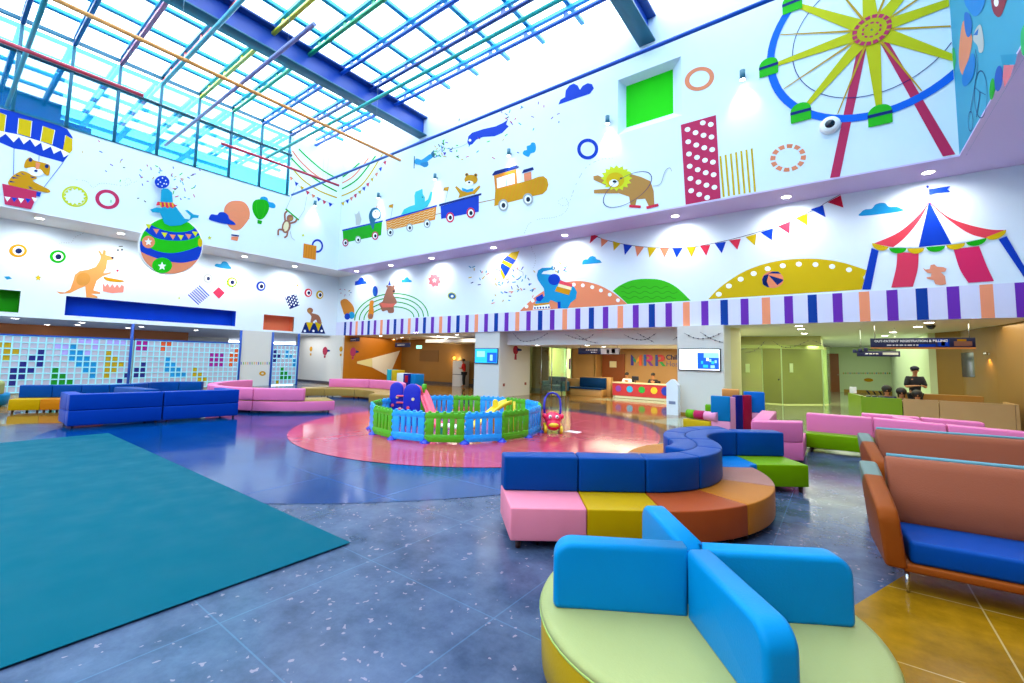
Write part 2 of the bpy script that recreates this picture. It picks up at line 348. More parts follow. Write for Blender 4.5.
m = MB(); m.box((-4.14, 14.28, 0), (-2.77, 14.3, .07), mat('skirt_wood')); struct(m.done('baseboard_pillar'))
# white and cream triangles painted on the orange wall
def at_orange(px, py):     # plane through (-22.45,14.33)-(-23.45,19.3)
    r = ray(px, py); p0 = Vector((-22.44, 14.33, 0)); n = Vector((4.97, 1.0, 0)).normalized()
    t = (p0-Vector((0, 0, H))).dot(n)/r.dot(n); return Vector((r.x*t, r.y*t, H+r.z*t))+n*.006
m = MB()
m.face([at_orange(*p) for p in ((357, 361.5), (372, 358), (372.3, 367.5), (357, 363.5))], paint('tri_cream', '#e8e0a8'))
m.face([at_orange(*p) for p in ((372, 358), (400, 350.6), (389, 376.5), (372.3, 367.5))], paint('tri_white', '#f4f2ec'))
tag(m.done('wall_mural_triangles'), 'white and cream arrow-like triangle painted on the orange wall', 'wall mural')

# ------------------------------------------------------------------ skylight
cy = mat('steel_cyan', '#0c9cc8', rough=.4, var=.04); cyd = mat('steel_teal', '#00607c', rough=.4, var=.04); bluest = mat('steel_blue', '#0a5cc8', rough=.4, var=.05); navst = mat('steel_navy', '#083c8c', rough=.4, var=.05)
gl = glass('skylight_glass', '#f4fbff', refl=.03, rough=.05)
m = MB(); m.box((-21.6, -7, 12.97), (2.4, 13.25, 12.99)); struct(m.done('window_1', gl))
m = MB(); m.box((-21.7, 13.24, 12.4), (2.4, 13.3, 13.05), ceilm)
m.box((2.2, -7, 12.5), (2.5, 13.2, 13.05), ceilm); struct(m.done('ceiling_skylight_rim'))
# rafters running along X: cyan top chord, coloured bottom chord, triangular brackets
rc = {-1.25: cy, 0.0: navst, 1.25: navst, 2.5: navst, 3.77: mat('steel_maroon', '#a83a70', rough=.4), 5.05: mat('steel_red', '#d84a48', rough=.4), 6.35: mat('steel_yellow', '#c8c81c', rough=.4), 7.62: mat('steel_green', '#08a068', rough=.4), 8.9: bluest, 10.2: navst, 11.45: bluest}
names = {-1.25: 'cyan', 0.0: 'navy', 1.25: 'navy', 2.5: 'dark blue', 3.77: 'maroon', 5.05: 'red', 6.35: 'yellow', 7.62: 'green', 8.9: 'bright blue', 10.2: 'navy', 11.45: 'bright blue'}
where = {-1.25: 'rafter nearest the front', 0.0: 'second rafter of the skylight, near the photo edge', 1.25: 'third rafter of the skylight over the balloon mural', 2.5: 'between the maroon one and the photo edge', 3.77: 'next to the dark blue one', 5.05: 'between the maroon and yellow ones', 6.35: 'between the red and green ones', 7.62: 'between the yellow and blue ones', 8.9: 'next to the green one', 10.2: 'second from the back wall', 11.45: 'closest to the back wall'}
for y, mm in rc.items():
    t = thing('skylight_rafter', f'{names[y]} steel skylight rafter, {where[y]}', 'rafter', (-9.6, y, 12.4), group='coloured rafters under the skylight')
    a = MB(); a.box((-21.45, y-.06, 12.64), (2.15, y+.06, 12.76)); a.done('top_chord', cy, t)
    a = MB()
    th = .045 if y == 5.05 else .06
    a.box((-21.45, y-th, 12.36), (2.15, y+th, 12.46), bev=.01, seg=1); a.done('bottom_chord', mm, t)
    a = MB(); x = -20.6
    while x < 2:
        for s in (-1, 1): a.prism([(x, -.01), (x+s*.14, -.01), (x, .01)], 0, .0, None) if False else None
        b = bmesh.new(); vs = [b.verts.new(v) for v in ((x-.12, y-.02, 12.46), (x+.12, y-.02, 12.46), (x+.03, y-.02, 12.66), (x-.03, y-.02, 12.66), (x-.12, y+.02, 12.46), (x+.12, y+.02, 12.46), (x+.03, y+.02, 12.66), (x-.03, y+.02, 12.66))]
        for f in ((0, 1, 2, 3), (7, 6, 5, 4), (0, 4, 5, 1), (1, 5, 6, 2), (2, 6, 7, 3), (3, 7, 4, 0)): b.faces.new([vs[i] for i in f])
        a.merge(b); x += 1.55
    a.done('bracket', mm, t)
m = MB(); x = -20.5; n = 0
while x < 2.1:
    p = MB(); p.box((x-.075, -6.9, 12.77), (x+.075, 12.42, 12.9), bev=.008, seg=1)
    struct(p.done('beam_purlin', cy)); x += 1.55
for xm, lab in ((-15.1, 'large blue steel I-beam crossing the skylight over the coloured rafters, the longer visible one'), (-4.62, 'second large blue steel I-beam, at the top of the frame above the green niche')):
    t = thing('skylight_girder', lab, 'girder', (xm, 4, 11.68), group='main girders')
    a = MB(); a.box((xm-.26, -4, 11.68), (xm+.26, YU, 11.74), bev=.006, seg=1); a.done('bottom_flange', cyd, t)
    a = MB(); a.box((xm-.03, -4, 11.74), (xm+.03, YU, 12.5)); 
    y = -3.2
    while y < YU: a.box((xm-.22, y-.015, 11.74), (xm+.22, y+.015, 12.5)) if False else None; y += 1.25
    a.done('web', mat('girder_blue', '#0040a8', rough=.35, var=.08, vscale=.8), t)
    a = MB(); a.box((xm-.28, -4, 12.5), (xm+.28, YU, 12.58), bev=.006, seg=1); a.done('top_flange', navst, t)
# clerestory glazing on the left
cg = glass('clerestory_glass', '#96e2f0', refl=.32, rough=.03)
w2 = MB(); w2.box((XU-.06, -4.2, ZG+.06), (XU-.045, 10.3, 12.4)); wg = w2.done('window_2', cg); struct(wg)
m = MB()
for y in (-2.6, -1.3, 0, 1.25, 2.5, 3.77, 5.05, 6.35, 7.62, 8.9, 10.2): m.box((XU-.1, y-.045, ZG), (XU+.02, y+.045, 12.75), bev=.006, seg=1)
m.box((XU-.1, -4.2, ZG), (XU+.02, 10.32, ZG+.05)); m.box((XU-.1, -4.2, 12.5), (XU+.02, 10.32, 12.62)); m.done('window_frame', cyd, wg)
m = MB(); m.box((XU-.12, -4.2, 11.4), (XU+.05, 10.32, 11.48), bev=.008, seg=1); m.done('window_rail', mat('rail_black', '#0c3a4a', rough=.4), wg)
# the neighbouring roof seen through the clerestory
nr = thing('neighbouring_roof', 'teal steel roof structure outside beyond the clerestory glass', 'roof', (-26, 4, 9.3))
m = MB(); m.box((-33, -5, 9.05), (-22.3, 12, 9.15)); m.done('roof_deck', mat('deck_white', '#e8f0f4', rough=.6), nr)
m = MB(); m.box((-24.6, -5, 9.15), (-23.8, 2.6, 12.2)); m.box((-24.4, 2.6, 9.15), (-23.9, 3.5, 10.5), bev=.03); m.done('plant_housing', mat('housing_teal', '#088cb0', rough=.5), nr)
m = MB()
for k in range(9): m.box((-31.5, -2.75+1.27*k, 11.7), (-22.2, -2.57+1.27*k, 11.85))
for k in range(6): m.box((-30.5+1.5*k, -4, 11.86), (-30.3+1.5*k, 9.6, 11.98))
m.done('roof_frame', cy, nr)
# hanging coloured rods
rods = [('red', '#c83a50', (-16.34, .2), (-16.34, 3.41), 9.16, 'short pinkish red rod hanging in front of the clerestory, left end beyond the frame'),
        ('orange', '#e89a48', (-13.4, .9), (-13.4, 10.55), 9.16, 'long orange and peach rod hanging across the hall'),
        ('crimson', '#c02a48', (-17.68, 5.95), (-17.68, 10.61), 9.15, 'crimson rod hanging above the monkey on a swing mural'),
        ('lavender', '#8c94c8', (-20.0, 4.93), (-9.6, 4.93), 9.3, 'lavender grey rod hanging in front of the big girder'),
        ('sky', '#38b4cc', (-15.42, 3.63), (-5.0, 3.63), 9.3, 'light cyan rod hanging beside the maroon and red rafters'),
        ('turquoise', '#20bcb4', (-17.95, 7.6), (-3.0, 7.63), 9.3, 'long turquoise rod hanging parallel to the back wall'),
        ('blue', '#0a50c0', (-21.05, 10.22), (1.6, 10.18), 9.3, 'long blue rod hanging in front of the back wall, topmost line above the train'),
        ('teal', '#0a9ab0', (-21.0, 1.1), (-10.6, 1.07), 9.3, 'teal rod hanging at the far left by the balloon mural')]
for nm, col, a, b, z, lab in rods:
    t = thing('hanging_rod', lab, 'rod', ((a[0]+b[0])/2, (a[1]+b[1])/2, z), group='coloured rods hung under the skylight')
    q = MB(); q.tube((a[0], a[1], z), (b[0], b[1], z), .052, n=12); q.done('rod', mat('rod_'+nm, col, rough=.35), t)
    for f in (.12, .88):
        q = MB(); x, y = a[0]+(b[0]-a[0])*f, a[1]+(b[1]-a[1])*f; q.tube((x, y, z), (x, y, 12.36), .004, n=5); q.done('suspension_wire', mat('wire_grey', '#7c98a8', rough=.4), t)
# ------------------------------------------------------------------ murals: flat painted shapes lying on their wall
K5 = 4.985
CR = dict(A=(0, 0, K5), B=(205, 0, K5), C=(410, 0, K5), D=(615, 0, K5), E=(819, 0, K5), F=(0, 90, K5), G=(205, 137, K5), H=(410, 137, K5), I=(615, 137, K5), J=(819, 120, K5),
          K=(0, 200, K5), L=(160, 227, K5), M=(330, 227, K5), N=(500, 227, K5), O=(660, 227, K5), P=(819, 227, K5), Q=(340, 0, 3.009), X=(0, 0, 1), R=(940, 0, 4.27))
def on_wall(pl, px, py, off):
    if pl == 'LU': return at_x(px, py, XU+off)
    if pl == 'BU': return at_y(px, py, YU-off)
    if pl == 'LL': return at_x(px, py, XL+off)
    if pl == 'BL': return at_y(px, py, YL-off)
    if pl == 'RU': return at_x(px, py, XR-off)
    if pl == 'BALL': return at_x(px, py, XU+.17+off)
COL = dict(w='#f2f8fc', cream='#e8dcb0', blue='#0438b0', navy='#06246c', cyan='#0c94b8', sky='#1490c4', green='#1cb40c', grn='#12a008', yel='#ccae04', mus='#c48c08', red='#d02c48', mag='#bc2c58', pch='#e48860', org='#d88424', brn='#986450', tan='#b08040', dk='#1c2430', gry='#a0a8a8', pur='#7030a8', lgt='#dce8ee', ylg='#c8d020', cat='#b8bcb8')
def pm(c): return paint('m_'+c, COL.get(c, c), rough=.5)
def smooth_closed(pts, n=5):
    out = []; N = len(pts)
    for i in range(N):
        p0, p1, p2, p3 = pts[i-1], pts[i], pts[(i+1) % N], pts[(i+2) % N]
        for k in range(n):
            t = k/n; out.append(tuple(.5*((2*p1[a])+(-p0[a]+p2[a])*t+(2*p0[a]-5*p1[a]+4*p2[a]-p3[a])*t*t+(-p0[a]+3*p1[a]-3*p2[a]+p3[a])*t**3) for a in (0, 1)))
    return out
def smooth_open(pts, n=6):
    out = []; N = len(pts)
    for i in range(N-1):
        p0, p1, p2, p3 = pts[max(0, i-1)], pts[i], pts[i+1], pts[min(N-1, i+2)]
        for k in range(n):
            t = k/n; out.append(tuple(.5*((2*p1[a])+(-p0[a]+p2[a])*t+(2*p0[a]-5*p1[a]+4*p2[a]-p3[a])*t*t+(-p0[a]+3*p1[a]-3*p2[a]+p3[a])*t**3) for a in (0, 1)))
    return out+[tuple(pts[-1])]
class Mural:
    def __init__(s, name, label, pl, cr='X', cat='wall mural', group=None, first='background'):
        s.name, s.label, s.pl, s.cat, s.group = name, label, pl, cat, group
        s.cr = CR[cr]; s.parts = []; s.lay = 0; s.base = .006; s.part(first)
    def part(s, n): s.parts.append((n, MB())); return s
    def crop(s, c): s.cr = CR[c]; return s
    def wall(s, pl): s.pl = pl; return s
    def W(s, x, y): o = s.cr; return on_wall(s.pl, o[0]+x/o[2], o[1]+y/o[2], s.base+s.lay*.0011)
    def poly(s, pts, c, sm=False, up=True):
        if sm: pts = smooth_closed(pts)
        b = bmesh.new(); vs = [b.verts.new(s.W(*p)) for p in pts]
        for tri in tessellate_polygon([[Vector((p[0], p[1], 0)) for p in pts]]):
            try: b.faces.new([vs[i] for i in tri])
            except ValueError: pass
        bmesh.ops.delete(b, geom=[v for v in b.verts if not v.link_faces], context='VERTS')
        bmesh.ops.recalc_face_normals(b, faces=b.faces[:]); s.parts[-1][1].merge(b, pm(c))
        if up: s.lay += 1
        return s
    def ell(s, cx, cy, rx, ry=None, c='w', rot=0, n=32, up=True, a0=0, a1=360):
        ry = rx if ry is None else ry; q = R_(rot); k = n if a1-a0 == 360 else n+1
        s.poly([(cx+rx*math.cos(a)*math.cos(q)-ry*math.sin(a)*math.sin(q), cy+rx*math.cos(a)*math.sin(q)+ry*math.sin(a)*math.cos(q)) for a in [R_(a0+(a1-a0)*i/n) for i in range(k)]], c, up=up); return s
    def ring(s, cx, cy, rx, ry, w, c, rot=0, a0=0, a1=360, n=40, up=True):
        q = R_(rot); b = bmesh.new(); pr = []
        for i in range(n+1):
            a = R_(a0+(a1-a0)*i/n); row = []
            for k in (1, 1-w/max(rx, ry)):
                x, y = rx*k*math.cos(a), ry*k*math.sin(a); row.append(b.verts.new(s.W(cx+x*math.cos(q)-y*math.sin(q), cy+x*math.sin(q)+y*math.cos(q))))
            pr.append(row)
        for u, v in zip(pr, pr[1:]): b.faces.new((u[0], u[1], v[1], v[0]))
        s.parts[-1][1].merge(b, pm(c))
        if up: s.lay += 1
        return s
    def line(s, pts, w, c, sm=False, up=True):
        if sm: pts = smooth_open(pts)
        b = bmesh.new(); pr = []
        for i, p in enumerate(pts):
            a = pts[max(0, i-1)]; e = pts[min(len(pts)-1, i+1)]; dx, dy = e[0]-a[0], e[1]-a[1]; L = math.hypot(dx, dy) or 1
            pr.append((b.verts.new(s.W(p[0]-dy/L*w/2, p[1]+dx/L*w/2)), b.verts.new(s.W(p[0]+dy/L*w/2, p[1]-dx/L*w/2))))
        for u, v in zip(pr, pr[1:]): b.faces.new((u[0], u[1], v[1], v[0]))
        s.parts[-1][1].merge(b, pm(c))
        if up: s.lay += 1
        return s
    def dash(s, pts, w, c, d=5, g=7):
        pts = smooth_open(pts, 10); acc = 0; seg = []
        for a, e in zip(pts, pts[1:]):
            L = math.hypot(e[0]-a[0], e[1]-a[1])
            if (acc % (d+g)) < d: s.line([a, e], w, c, up=False)
            acc += L
        s.lay += 1; return s
    def star(s, cx, cy, r, c, rot=-90, n=5, k=.45):
        return s.poly([(cx+(r if i % 2 == 0 else r*k)*math.cos(R_(rot+i*180/n)), cy+(r if i % 2 == 0 else r*k)*math.sin(R_(rot+i*180/n))) for i in range(2*n)], c)
    def done(s, kind=None):
        parts = [(n, b) for n, b in s.parts if len(b.bm.faces)]
        if len(parts) == 1:
            o = parts[0][1].done(s.name)
        else:
            cs = [v.co for n, b in parts for v in b.bm.verts]; c = sum(cs, Vector())/len(cs); c.z = min(v.z for v in cs)
            o = bpy.data.objects.new(s.name, None); o.location = c; C.objects.link(o)
            for n, b in parts: b.done(n, None, o)
        tag(o, s.label, s.cat, s.group, kind); return o
def cloud(label, pl, cr, pts, c, lay=0):
    m = Mural('mural_cloud', label, pl, cr); m.lay = lay; m.poly(pts, c, sm=False).done()
def confetti(label, pl, boxes, n, seed, cols=('blue', 'cyan', 'mag', 'yel', 'green', 'pur', 'dk'), k=1):
    r = random.Random(seed); m = Mural('mural_confetti', label, pl, 'X', group=None)
    for i in range(n):
        x0, y0, x1, y1 = boxes[i % len(boxes)]; x, y = r.uniform(x0, x1), r.uniform(y0, y1); a = r.uniform(0, 3.14); l, w = r.uniform(1.0, 1.9)*k, .45*k
        dx, dy = math.cos(a), math.sin(a)
        m.poly([(x-dx*l-dy*w, y-dy*l+dx*w), (x+dx*l-dy*w, y+dy*l+dx*w), (x+dx*l+dy*w, y+dy*l-dx*w), (x-dx*l+dy*w, y-dy*l-dx*w)], r.choice(cols), up=False)
    m.done('stuff')
# ---- upper left wall
m = Mural('mural_balloon', 'tiger in a blue and yellow striped balloon with pink basket, painted upper left', 'LU', 'F', first='balloon_canopy')
m.poly([(-260, 60), (-120, 72), (0, 92), (120, 120), (250, 158), (335, 195), (362, 235), (362, 290), (345, 320), (315, 360), (200, 328), (130, 300), (70, 292), (0, 262), (-80, 250), (-200, 262), (-290, 250)], 'blue')
for q, c in (([(-150, 85), (-90, 88), (-95, 185), (-150, 180)], 'yel'), ([(-30, 100), (30, 125), (20, 208), (-30, 198)], 'yel'), ([(95, 140), (158, 155), (150, 235), (88, 217)], 'yel'), ([(215, 180), (272, 200), (258, 272), (203, 254)], 'yel'), ([(328, 225), (361, 245), (361, 300), (342, 320), (313, 300)], 'yel')):
    m.poly([(x-3 if i in (0, 3) else x+3, y) for i, (x, y) in enumerate(q)], 'w'); m.poly(q, c)
m.poly([(-150, 185), (-60, 192), (30, 210), (90, 222), (150, 240), (205, 257), (262, 278), (315, 300), (350, 318), (318, 335), (303, 300), (268, 318), (253, 282), (215, 302), (205, 262), (175, 282), (150, 245), (118, 270), (95, 234), (68, 260), (28, 218), (-20, 250), (-60, 215), (-100, 245)], 'w')
m.part('rope'); m.line([(70, 292), (66, 465)], 3, 'blue'); m.line([(195, 328), (190, 420)], 3, 'blue'); m.line([(315, 360), (215, 490)], 3, 'blue')
m.part('tiger'); m.poly([(42, 470), (55, 435), (95, 408), (120, 405), (155, 420), (180, 432), (182, 442), (166, 455), (245, 497), (237, 512), (160, 496), (100, 490)], 'mus', sm=True)
for q in ([(60, 432), (95, 440), (62, 442)], [(78, 420), (108, 432), (80, 428)], [(98, 408), (130, 425), (112, 420)], [(50, 452), (80, 460), (48, 460)], [(150, 430), (180, 436), (160, 440)], [(140, 478), (165, 490), (150, 492)]): m.poly(q, 'navy', up=False)
m.lay += 1; m.ell(178, 402, 42, 27, 'w', 12)
m.poly([(120, 385), (128, 352), (150, 335), (170, 350), (215, 362), (240, 370), (250, 385), (243, 425), (222, 418), (205, 398), (186, 392), (165, 385), (140, 388)], 'mus', sm=True)
m.ell(152, 348, 10, c='navy'); m.ell(233, 380, 10, c='navy'); m.poly([(178, 360), (202, 366), (193, 395), (178, 395)], 'pch'); m.ell(179, 403, 9, 6, c='navy')
m.part('basket'); m.poly([(10, 466), (192, 507), (155, 595), (24, 570)], 'mag')
for i in range(5):
    x = 22+i*34; y = 524+i*4.0+(6 if i < 3 else 3-(i-3)*8); m.poly([(x, y), (x+31, y+5), (x+14, y+26)], 'w' if i % 2 == 0 else 'blue', up=False)
m.lay += 1; m.poly([(182, 508), (206, 510), (198, 532), (180, 528)], 'blue'); m.done()
m = Mural('mural_ring', 'yellow-green ring with a zigzag inner edge painted right of the tiger balloon', 'LU', 'F')
m.ring(373, 531, 66, 51, 10, 'ylg', 15)
for i in range(14): a = R_(i*360/14); b2 = R_((i+.5)*360/14); c2 = R_((i+1)*360/14); m.poly([(373+57*math.cos(a), 531+44*math.sin(a)), (373+42*math.cos(b2), 531+32*math.sin(b2)), (373+57*math.cos(c2), 531+44*math.sin(c2))], 'ylg', up=False)
m.done()
Mural('mural_ring', 'plain magenta ring painted between the yellow ring and the seal', 'LU', 'F').ring(535, 545, 61, 48, 20, 'mag', 15).done()
Mural('mural_dotted_trail', 'looping dotted grey trail painted above the magenta ring', 'LU', 'F').dash([(380, 447), (430, 455), (465, 487), (500, 465), (560, 470), (620, 478), (655, 462), (640, 440), (622, 455), (640, 470), (690, 450)], 2.5, 'gry').done()
# seal on ball: a disc panel standing off the wall
m = MB(); cx0, cy0, rx0, ry0 = 852, 227, 160, 145
def ballpt(x, y, off): return at_x(0+x/K5, 200+y/K5, XU+off)
seal = thing('ball_panel', 'big round green and blue ball panel under the painted seal, hanging below the wall edge', 'wall panel', ballpt(852, 370, .1))
rim_f = [ballpt(cx0+rx0*math.cos(a), cy0+ry0*math.sin(a), .15) for a in [R_(k*7.5) for k in range(48)]]
b = bmesh.new(); f1 = [b.verts.new(p) for p in rim_f]; f0 = [b.verts.new(p-Vector((.14, 0, 0))) for p in rim_f]
b.faces.new(f1); b.faces.new(f0[::-1])
for k in range(48): b.faces.new((f1[k], f0[k], f0[(k+1) % 48], f1[(k+1) % 48]))
bmesh.ops.recalc_face_normals(b, faces=b.faces[:]); m.merge(b); m.done('panel', paint('panel_white', '#f4f8fa'), seal)
def interp(cv, x):
    if x <= cv[0][0]: return cv[0][1]
    for (x0, y0), (x1, y1) in zip(cv, cv[1:]):
        if x <= x1: return y0+(y1-y0)*(x-x0)/(x1-x0)
    return cv[-1][1]
cvs = [[(690, 0), (1012, 0)], smooth_open([(690, 62), (735, 112), (800, 145), (870, 160), (940, 155), (985, 130), (1012, 95)]), smooth_open([(690, 120), (720, 150), (780, 190), (870, 203), (940, 198), (985, 180), (1012, 150)]),
       smooth_open([(690, 195), (715, 212), (770, 250), (850, 265), (930, 252), (1012, 222)]), smooth_open([(690, 240), (710, 262), (780, 290), (850, 308), (920, 312), (1012, 290)]), [(690, 400), (1012, 400)]]
bandm = Mural('x', 'x', 'BALL', 'K', first='painted_band'); bandm.base = .0
for (c0, c1), col in zip(zip(cvs, cvs[1:]), ('green', 'blue', 'green', 'blue', 'pch')):
    N = 28; top = []; bot = []
    for i in range(N+1):
        x = cx0-rx0*.965*math.cos(math.pi*i/N); h = ry0*.965*math.sqrt(max(0, 1-((x-cx0)/(rx0*.965))**2))
        lo, hi = cy0-h, cy0+h; a = min(max(interp(c0, x), lo), hi); e = min(max(interp(c1, x), lo), hi); top.append((x, a)); bot.append((x, e))
    b = bmesh.new(); vt = [b.verts.new(bandm.W(*p)) for p in top]; vb = [b.verts.new(bandm.W(*p)) for p in bot]
    for i in range(N):
        if (bot[i][1]-top[i][1])+(bot[i+1][1]-top[i+1][1]) > .5: b.faces.new((vt[i], vb[i], vb[i+1], vt[i+1]))
    bandm.parts[-1][1].merge(b, pm(col))
bandm.lay = 1
for x, y, c in ((741, 128, 'ylg'), (779, 152, 'pch'), (820, 170, 'ylg'), (861, 180, 'pch'), (901, 182, 'ylg'), (940, 178, 'pch'), (973, 165, 'ylg')): bandm.poly([(x-16, y-9), (x+15, y-6), (x+1, y+18)], c, up=False)
bandm.lay += 1; bandm.ell(740, 209, 32, 31, 'pch'); bandm.star(740, 209, 20, 'w'); bandm.ell(998, 212, 11, 22, 'yel')
bandm.ell(808, 326, 50, 39, 'green'); bandm.star(808, 330, 22, 'w')
bandm.parts[-1][1].done('painted_band', None, seal)
m = Mural('mural_seal', 'turquoise seal with a red and yellow ruff balancing a blue dotted ball', 'BALL', 'F', first='seal_body'); m.base = .02
m.poly([(803, 500), (815, 490), (838, 492), (858, 512), (862, 562), (890, 600), (922, 642), (945, 645), (950, 628), (922, 600), (935, 598), (965, 620), (992, 625), (988, 638), (962, 638), (938, 655), (900, 674), (850, 678), (820, 665), (797, 612), (760, 610), (748, 596), (780, 585), (806, 588), (800, 560)], 'cyan')
m.part('ruff'); m.poly([(785, 557), (862, 562), (872, 572), (886, 575), (872, 582), (860, 590), (848, 582), (835, 590), (822, 580), (808, 586), (798, 574), (778, 576)], 'red')
for k in range(4): m.poly([(795+k*20, 560), (804+k*20, 561), (806+k*20, 584), (800+k*20, 580)], 'yel', up=False)
m.lay += 1; m.part('dotted_ball'); m.ell(808, 459, 37, 32, 'blue')
for dx, dy in ((-18, -12), (2, -20), (18, -8), (-8, 0), (10, 8), (-20, 10), (0, 20), (22, 10)): m.ell(808+dx, 459+dy, 3.2, c='w', n=8, up=False)
m.done()
for x0, y0, x1, y1, n, sd, lab in ((110, 140, 165, 180, 1, 3, ''),): pass
confetti('small coloured confetti flecks painted around the seal and its ball', 'LU', [(165, 165, 200, 190), (140, 165, 165, 185), (172, 172, 195, 200)], 42, 4)
confetti('sparse dark confetti flecks painted between the balloon canopy and the seal', 'LU', [(80, 138, 125, 175), (105, 160, 150, 205)], 12, 9)
m = Mural('mural_balloon', 'peach hot-air balloon painted behind a dark blue cloud', 'LU', 'G', first='balloon_canopy')
m.poly([(95, 385), (98, 350), (120, 325), (155, 317), (195, 325), (220, 358), (222, 400), (200, 435), (172, 462), (135, 462), (105, 425)], 'pch', sm=True)
for y in (365, 400): m.line([(97, y), (120, y+7), (145, y-2), (170, y+9), (195, y), (222, y+8)], 5, '#e08860', sm=True)
m.part('basket'); m.poly([(134, 465), (172, 472), (170, 488), (132, 486)], 'w'); m.poly([(132, 484), (170, 490), (169, 497), (131, 492)], 'navy'); m.poly([(131, 495), (168, 498), (162, 519), (130, 512)], 'pch'); m.done()
cloud('dark blue cloud painted in front of the peach balloon', 'LU', 'G', smooth_closed([(20, 402), (32, 385), (60, 388), (72, 376), (95, 375), (115, 390), (122, 408), (145, 425), (150, 438), (100, 433), (60, 424), (24, 413)]), 'blue', 12)
cloud('small cyan cloud painted behind the green balloon', 'LU', 'G', smooth_closed([(275, 305), (290, 297), (310, 303), (318, 322), (340, 328), (352, 342), (345, 355), (320, 350), (300, 335), (280, 330)]), 'sky')
m = Mural('mural_balloon', 'small bright green hot-air balloon painted by a cyan cloud', 'LU', 'G', first='balloon_canopy'); m.lay = 3
m.poly([(236, 340), (248, 316), (278, 310), (308, 318), (320, 345), (312, 378), (288, 408), (262, 408), (240, 375)], 'grn', sm=True); m.line([(262, 312), (255, 345), (268, 405)], 3, 'green', sm=True); m.line([(292, 312), (300, 350), (284, 405)], 3, 'green', sm=True)
m.part('basket'); m.poly([(262, 412), (286, 418), (281, 436), (261, 431)], 'grn'); m.done()
m = Mural('mural_monkey', 'brown monkey hanging from a green swing bar, painted near the corner', 'LU', 'G', first='swing')
m.line([(458, 240), (430, 300), (405, 358)], 2, 'gry'); m.line([(508, 295), (495, 365), (465, 412)], 2, 'gry'); m.line([(402, 358), (468, 414)], 7, 'grn')
m.part('monkey_body'); m.ell(405, 446, 22, 34, 'brn', 12); m.ell(404, 446, 13, 25, 'cream', 12); m.ell(424, 404, 17, c='brn'); m.ell(428, 408, 9, c='tan')
for q in ([(400, 420), (398, 385), (410, 368)], [(425, 430), (450, 422), (458, 408)], [(395, 465), (368, 462), (365, 490)], [(412, 470), (408, 492), (395, 502)]): m.line(q, 9, 'brn', sm=True)
m.line([(425, 470), (432, 500), (448, 515)], 2.5, 'gry', sm=True); m.done()
m = Mural('mural_ring', 'blue ring painted behind an orange striped square near the corner', 'LU', 'G'); m.ring(560, 543, 29, 34, 10, 'blue'); m.done()
m = Mural('mural_square', 'orange square with diagonal stripes painted over the blue ring', 'LU', 'G'); m.lay = 3; m.poly([(492, 530), (556, 543), (552, 613), (488, 601)], 'org')
for k in range(5): m.line([(494+k*13, 532+k*2.5+6), (490+k*13, 598+k*2.5-3)], 3.5, '#c87818', up=False)
m.done()
Mural('mural_star', 'small yellow star painted below the peach balloon', 'LU', 'G').star(23, 503, 12, 'ylg').done()
Mural('mural_star', 'small yellow star painted above the orange striped square', 'LU', 'G').star(489, 490, 9, 'ylg').done()
# corner garlands across both upper walls
m = Mural('mural_garland_lines', 'green, peach and yellow curved garland lines painted across the upper corner', 'LU', 'G')
for lft, rgt, c in (([(468, 60), (520, 110), (590, 168), (660, 208)], [(660, 208), (700, 190), (770, 130)], 'grn'), ([(435, 68), (480, 125), (560, 195), (662, 240)], [(662, 240), (740, 195), (815, 105)], 'pch'), ([(430, 105), (490, 165), (580, 230), (658, 272)], [(658, 272), (760, 210), (850, 95)], 'grn'), ([(430, 150), (490, 215), (570, 268), (658, 303)], [(658, 303), (780, 240), (885, 85)], 'yel')):
    m.wall('LU').line(lft, 7, c, sm=True, up=False); m.wall('BU').line(rgt, 7, c, sm=True, up=False)
m.done()
m = Mural('mural_bunting', 'string of small pennants painted across the upper corner under the curved garland lines', 'LU', 'G', first='string')
m.line([(428, 195), (480, 255), (560, 305), (645, 335)], 2, 'gry', sm=True, up=False); m.wall('BU').line([(650, 335), (730, 305), (820, 225), (900, 110)], 2, 'gry', sm=True, up=False)
cs = ['pch', 'blue', 'yel', 'red', 'pch', 'blue', 'red', 'blue']
for (x, y), c in zip([(430, 205), (456, 231), (484, 252), (512, 275), (540, 292), (567, 308), (595, 322), (625, 335)], cs): m.wall('LU').part('pennant').poly([(x-9, y-10), (x+11, y), (x-3, y+14)], c, up=False)
for (x, y), c in zip([(668, 343), (688, 333), (710, 320), (730, 307), (750, 292), (772, 275), (793, 257), (812, 237), (833, 212), (855, 187), (875, 160), (897, 128)], ['blue', 'yel', 'blue', 'pch', 'red', 'yel', 'blue', 'red', 'yel', 'pch', 'blue', 'red']): m.wall('BU').part('pennant').poly([(x-10, y-4), (x+8, y-11), (x+2, y+13)], c, up=False)
m.done()
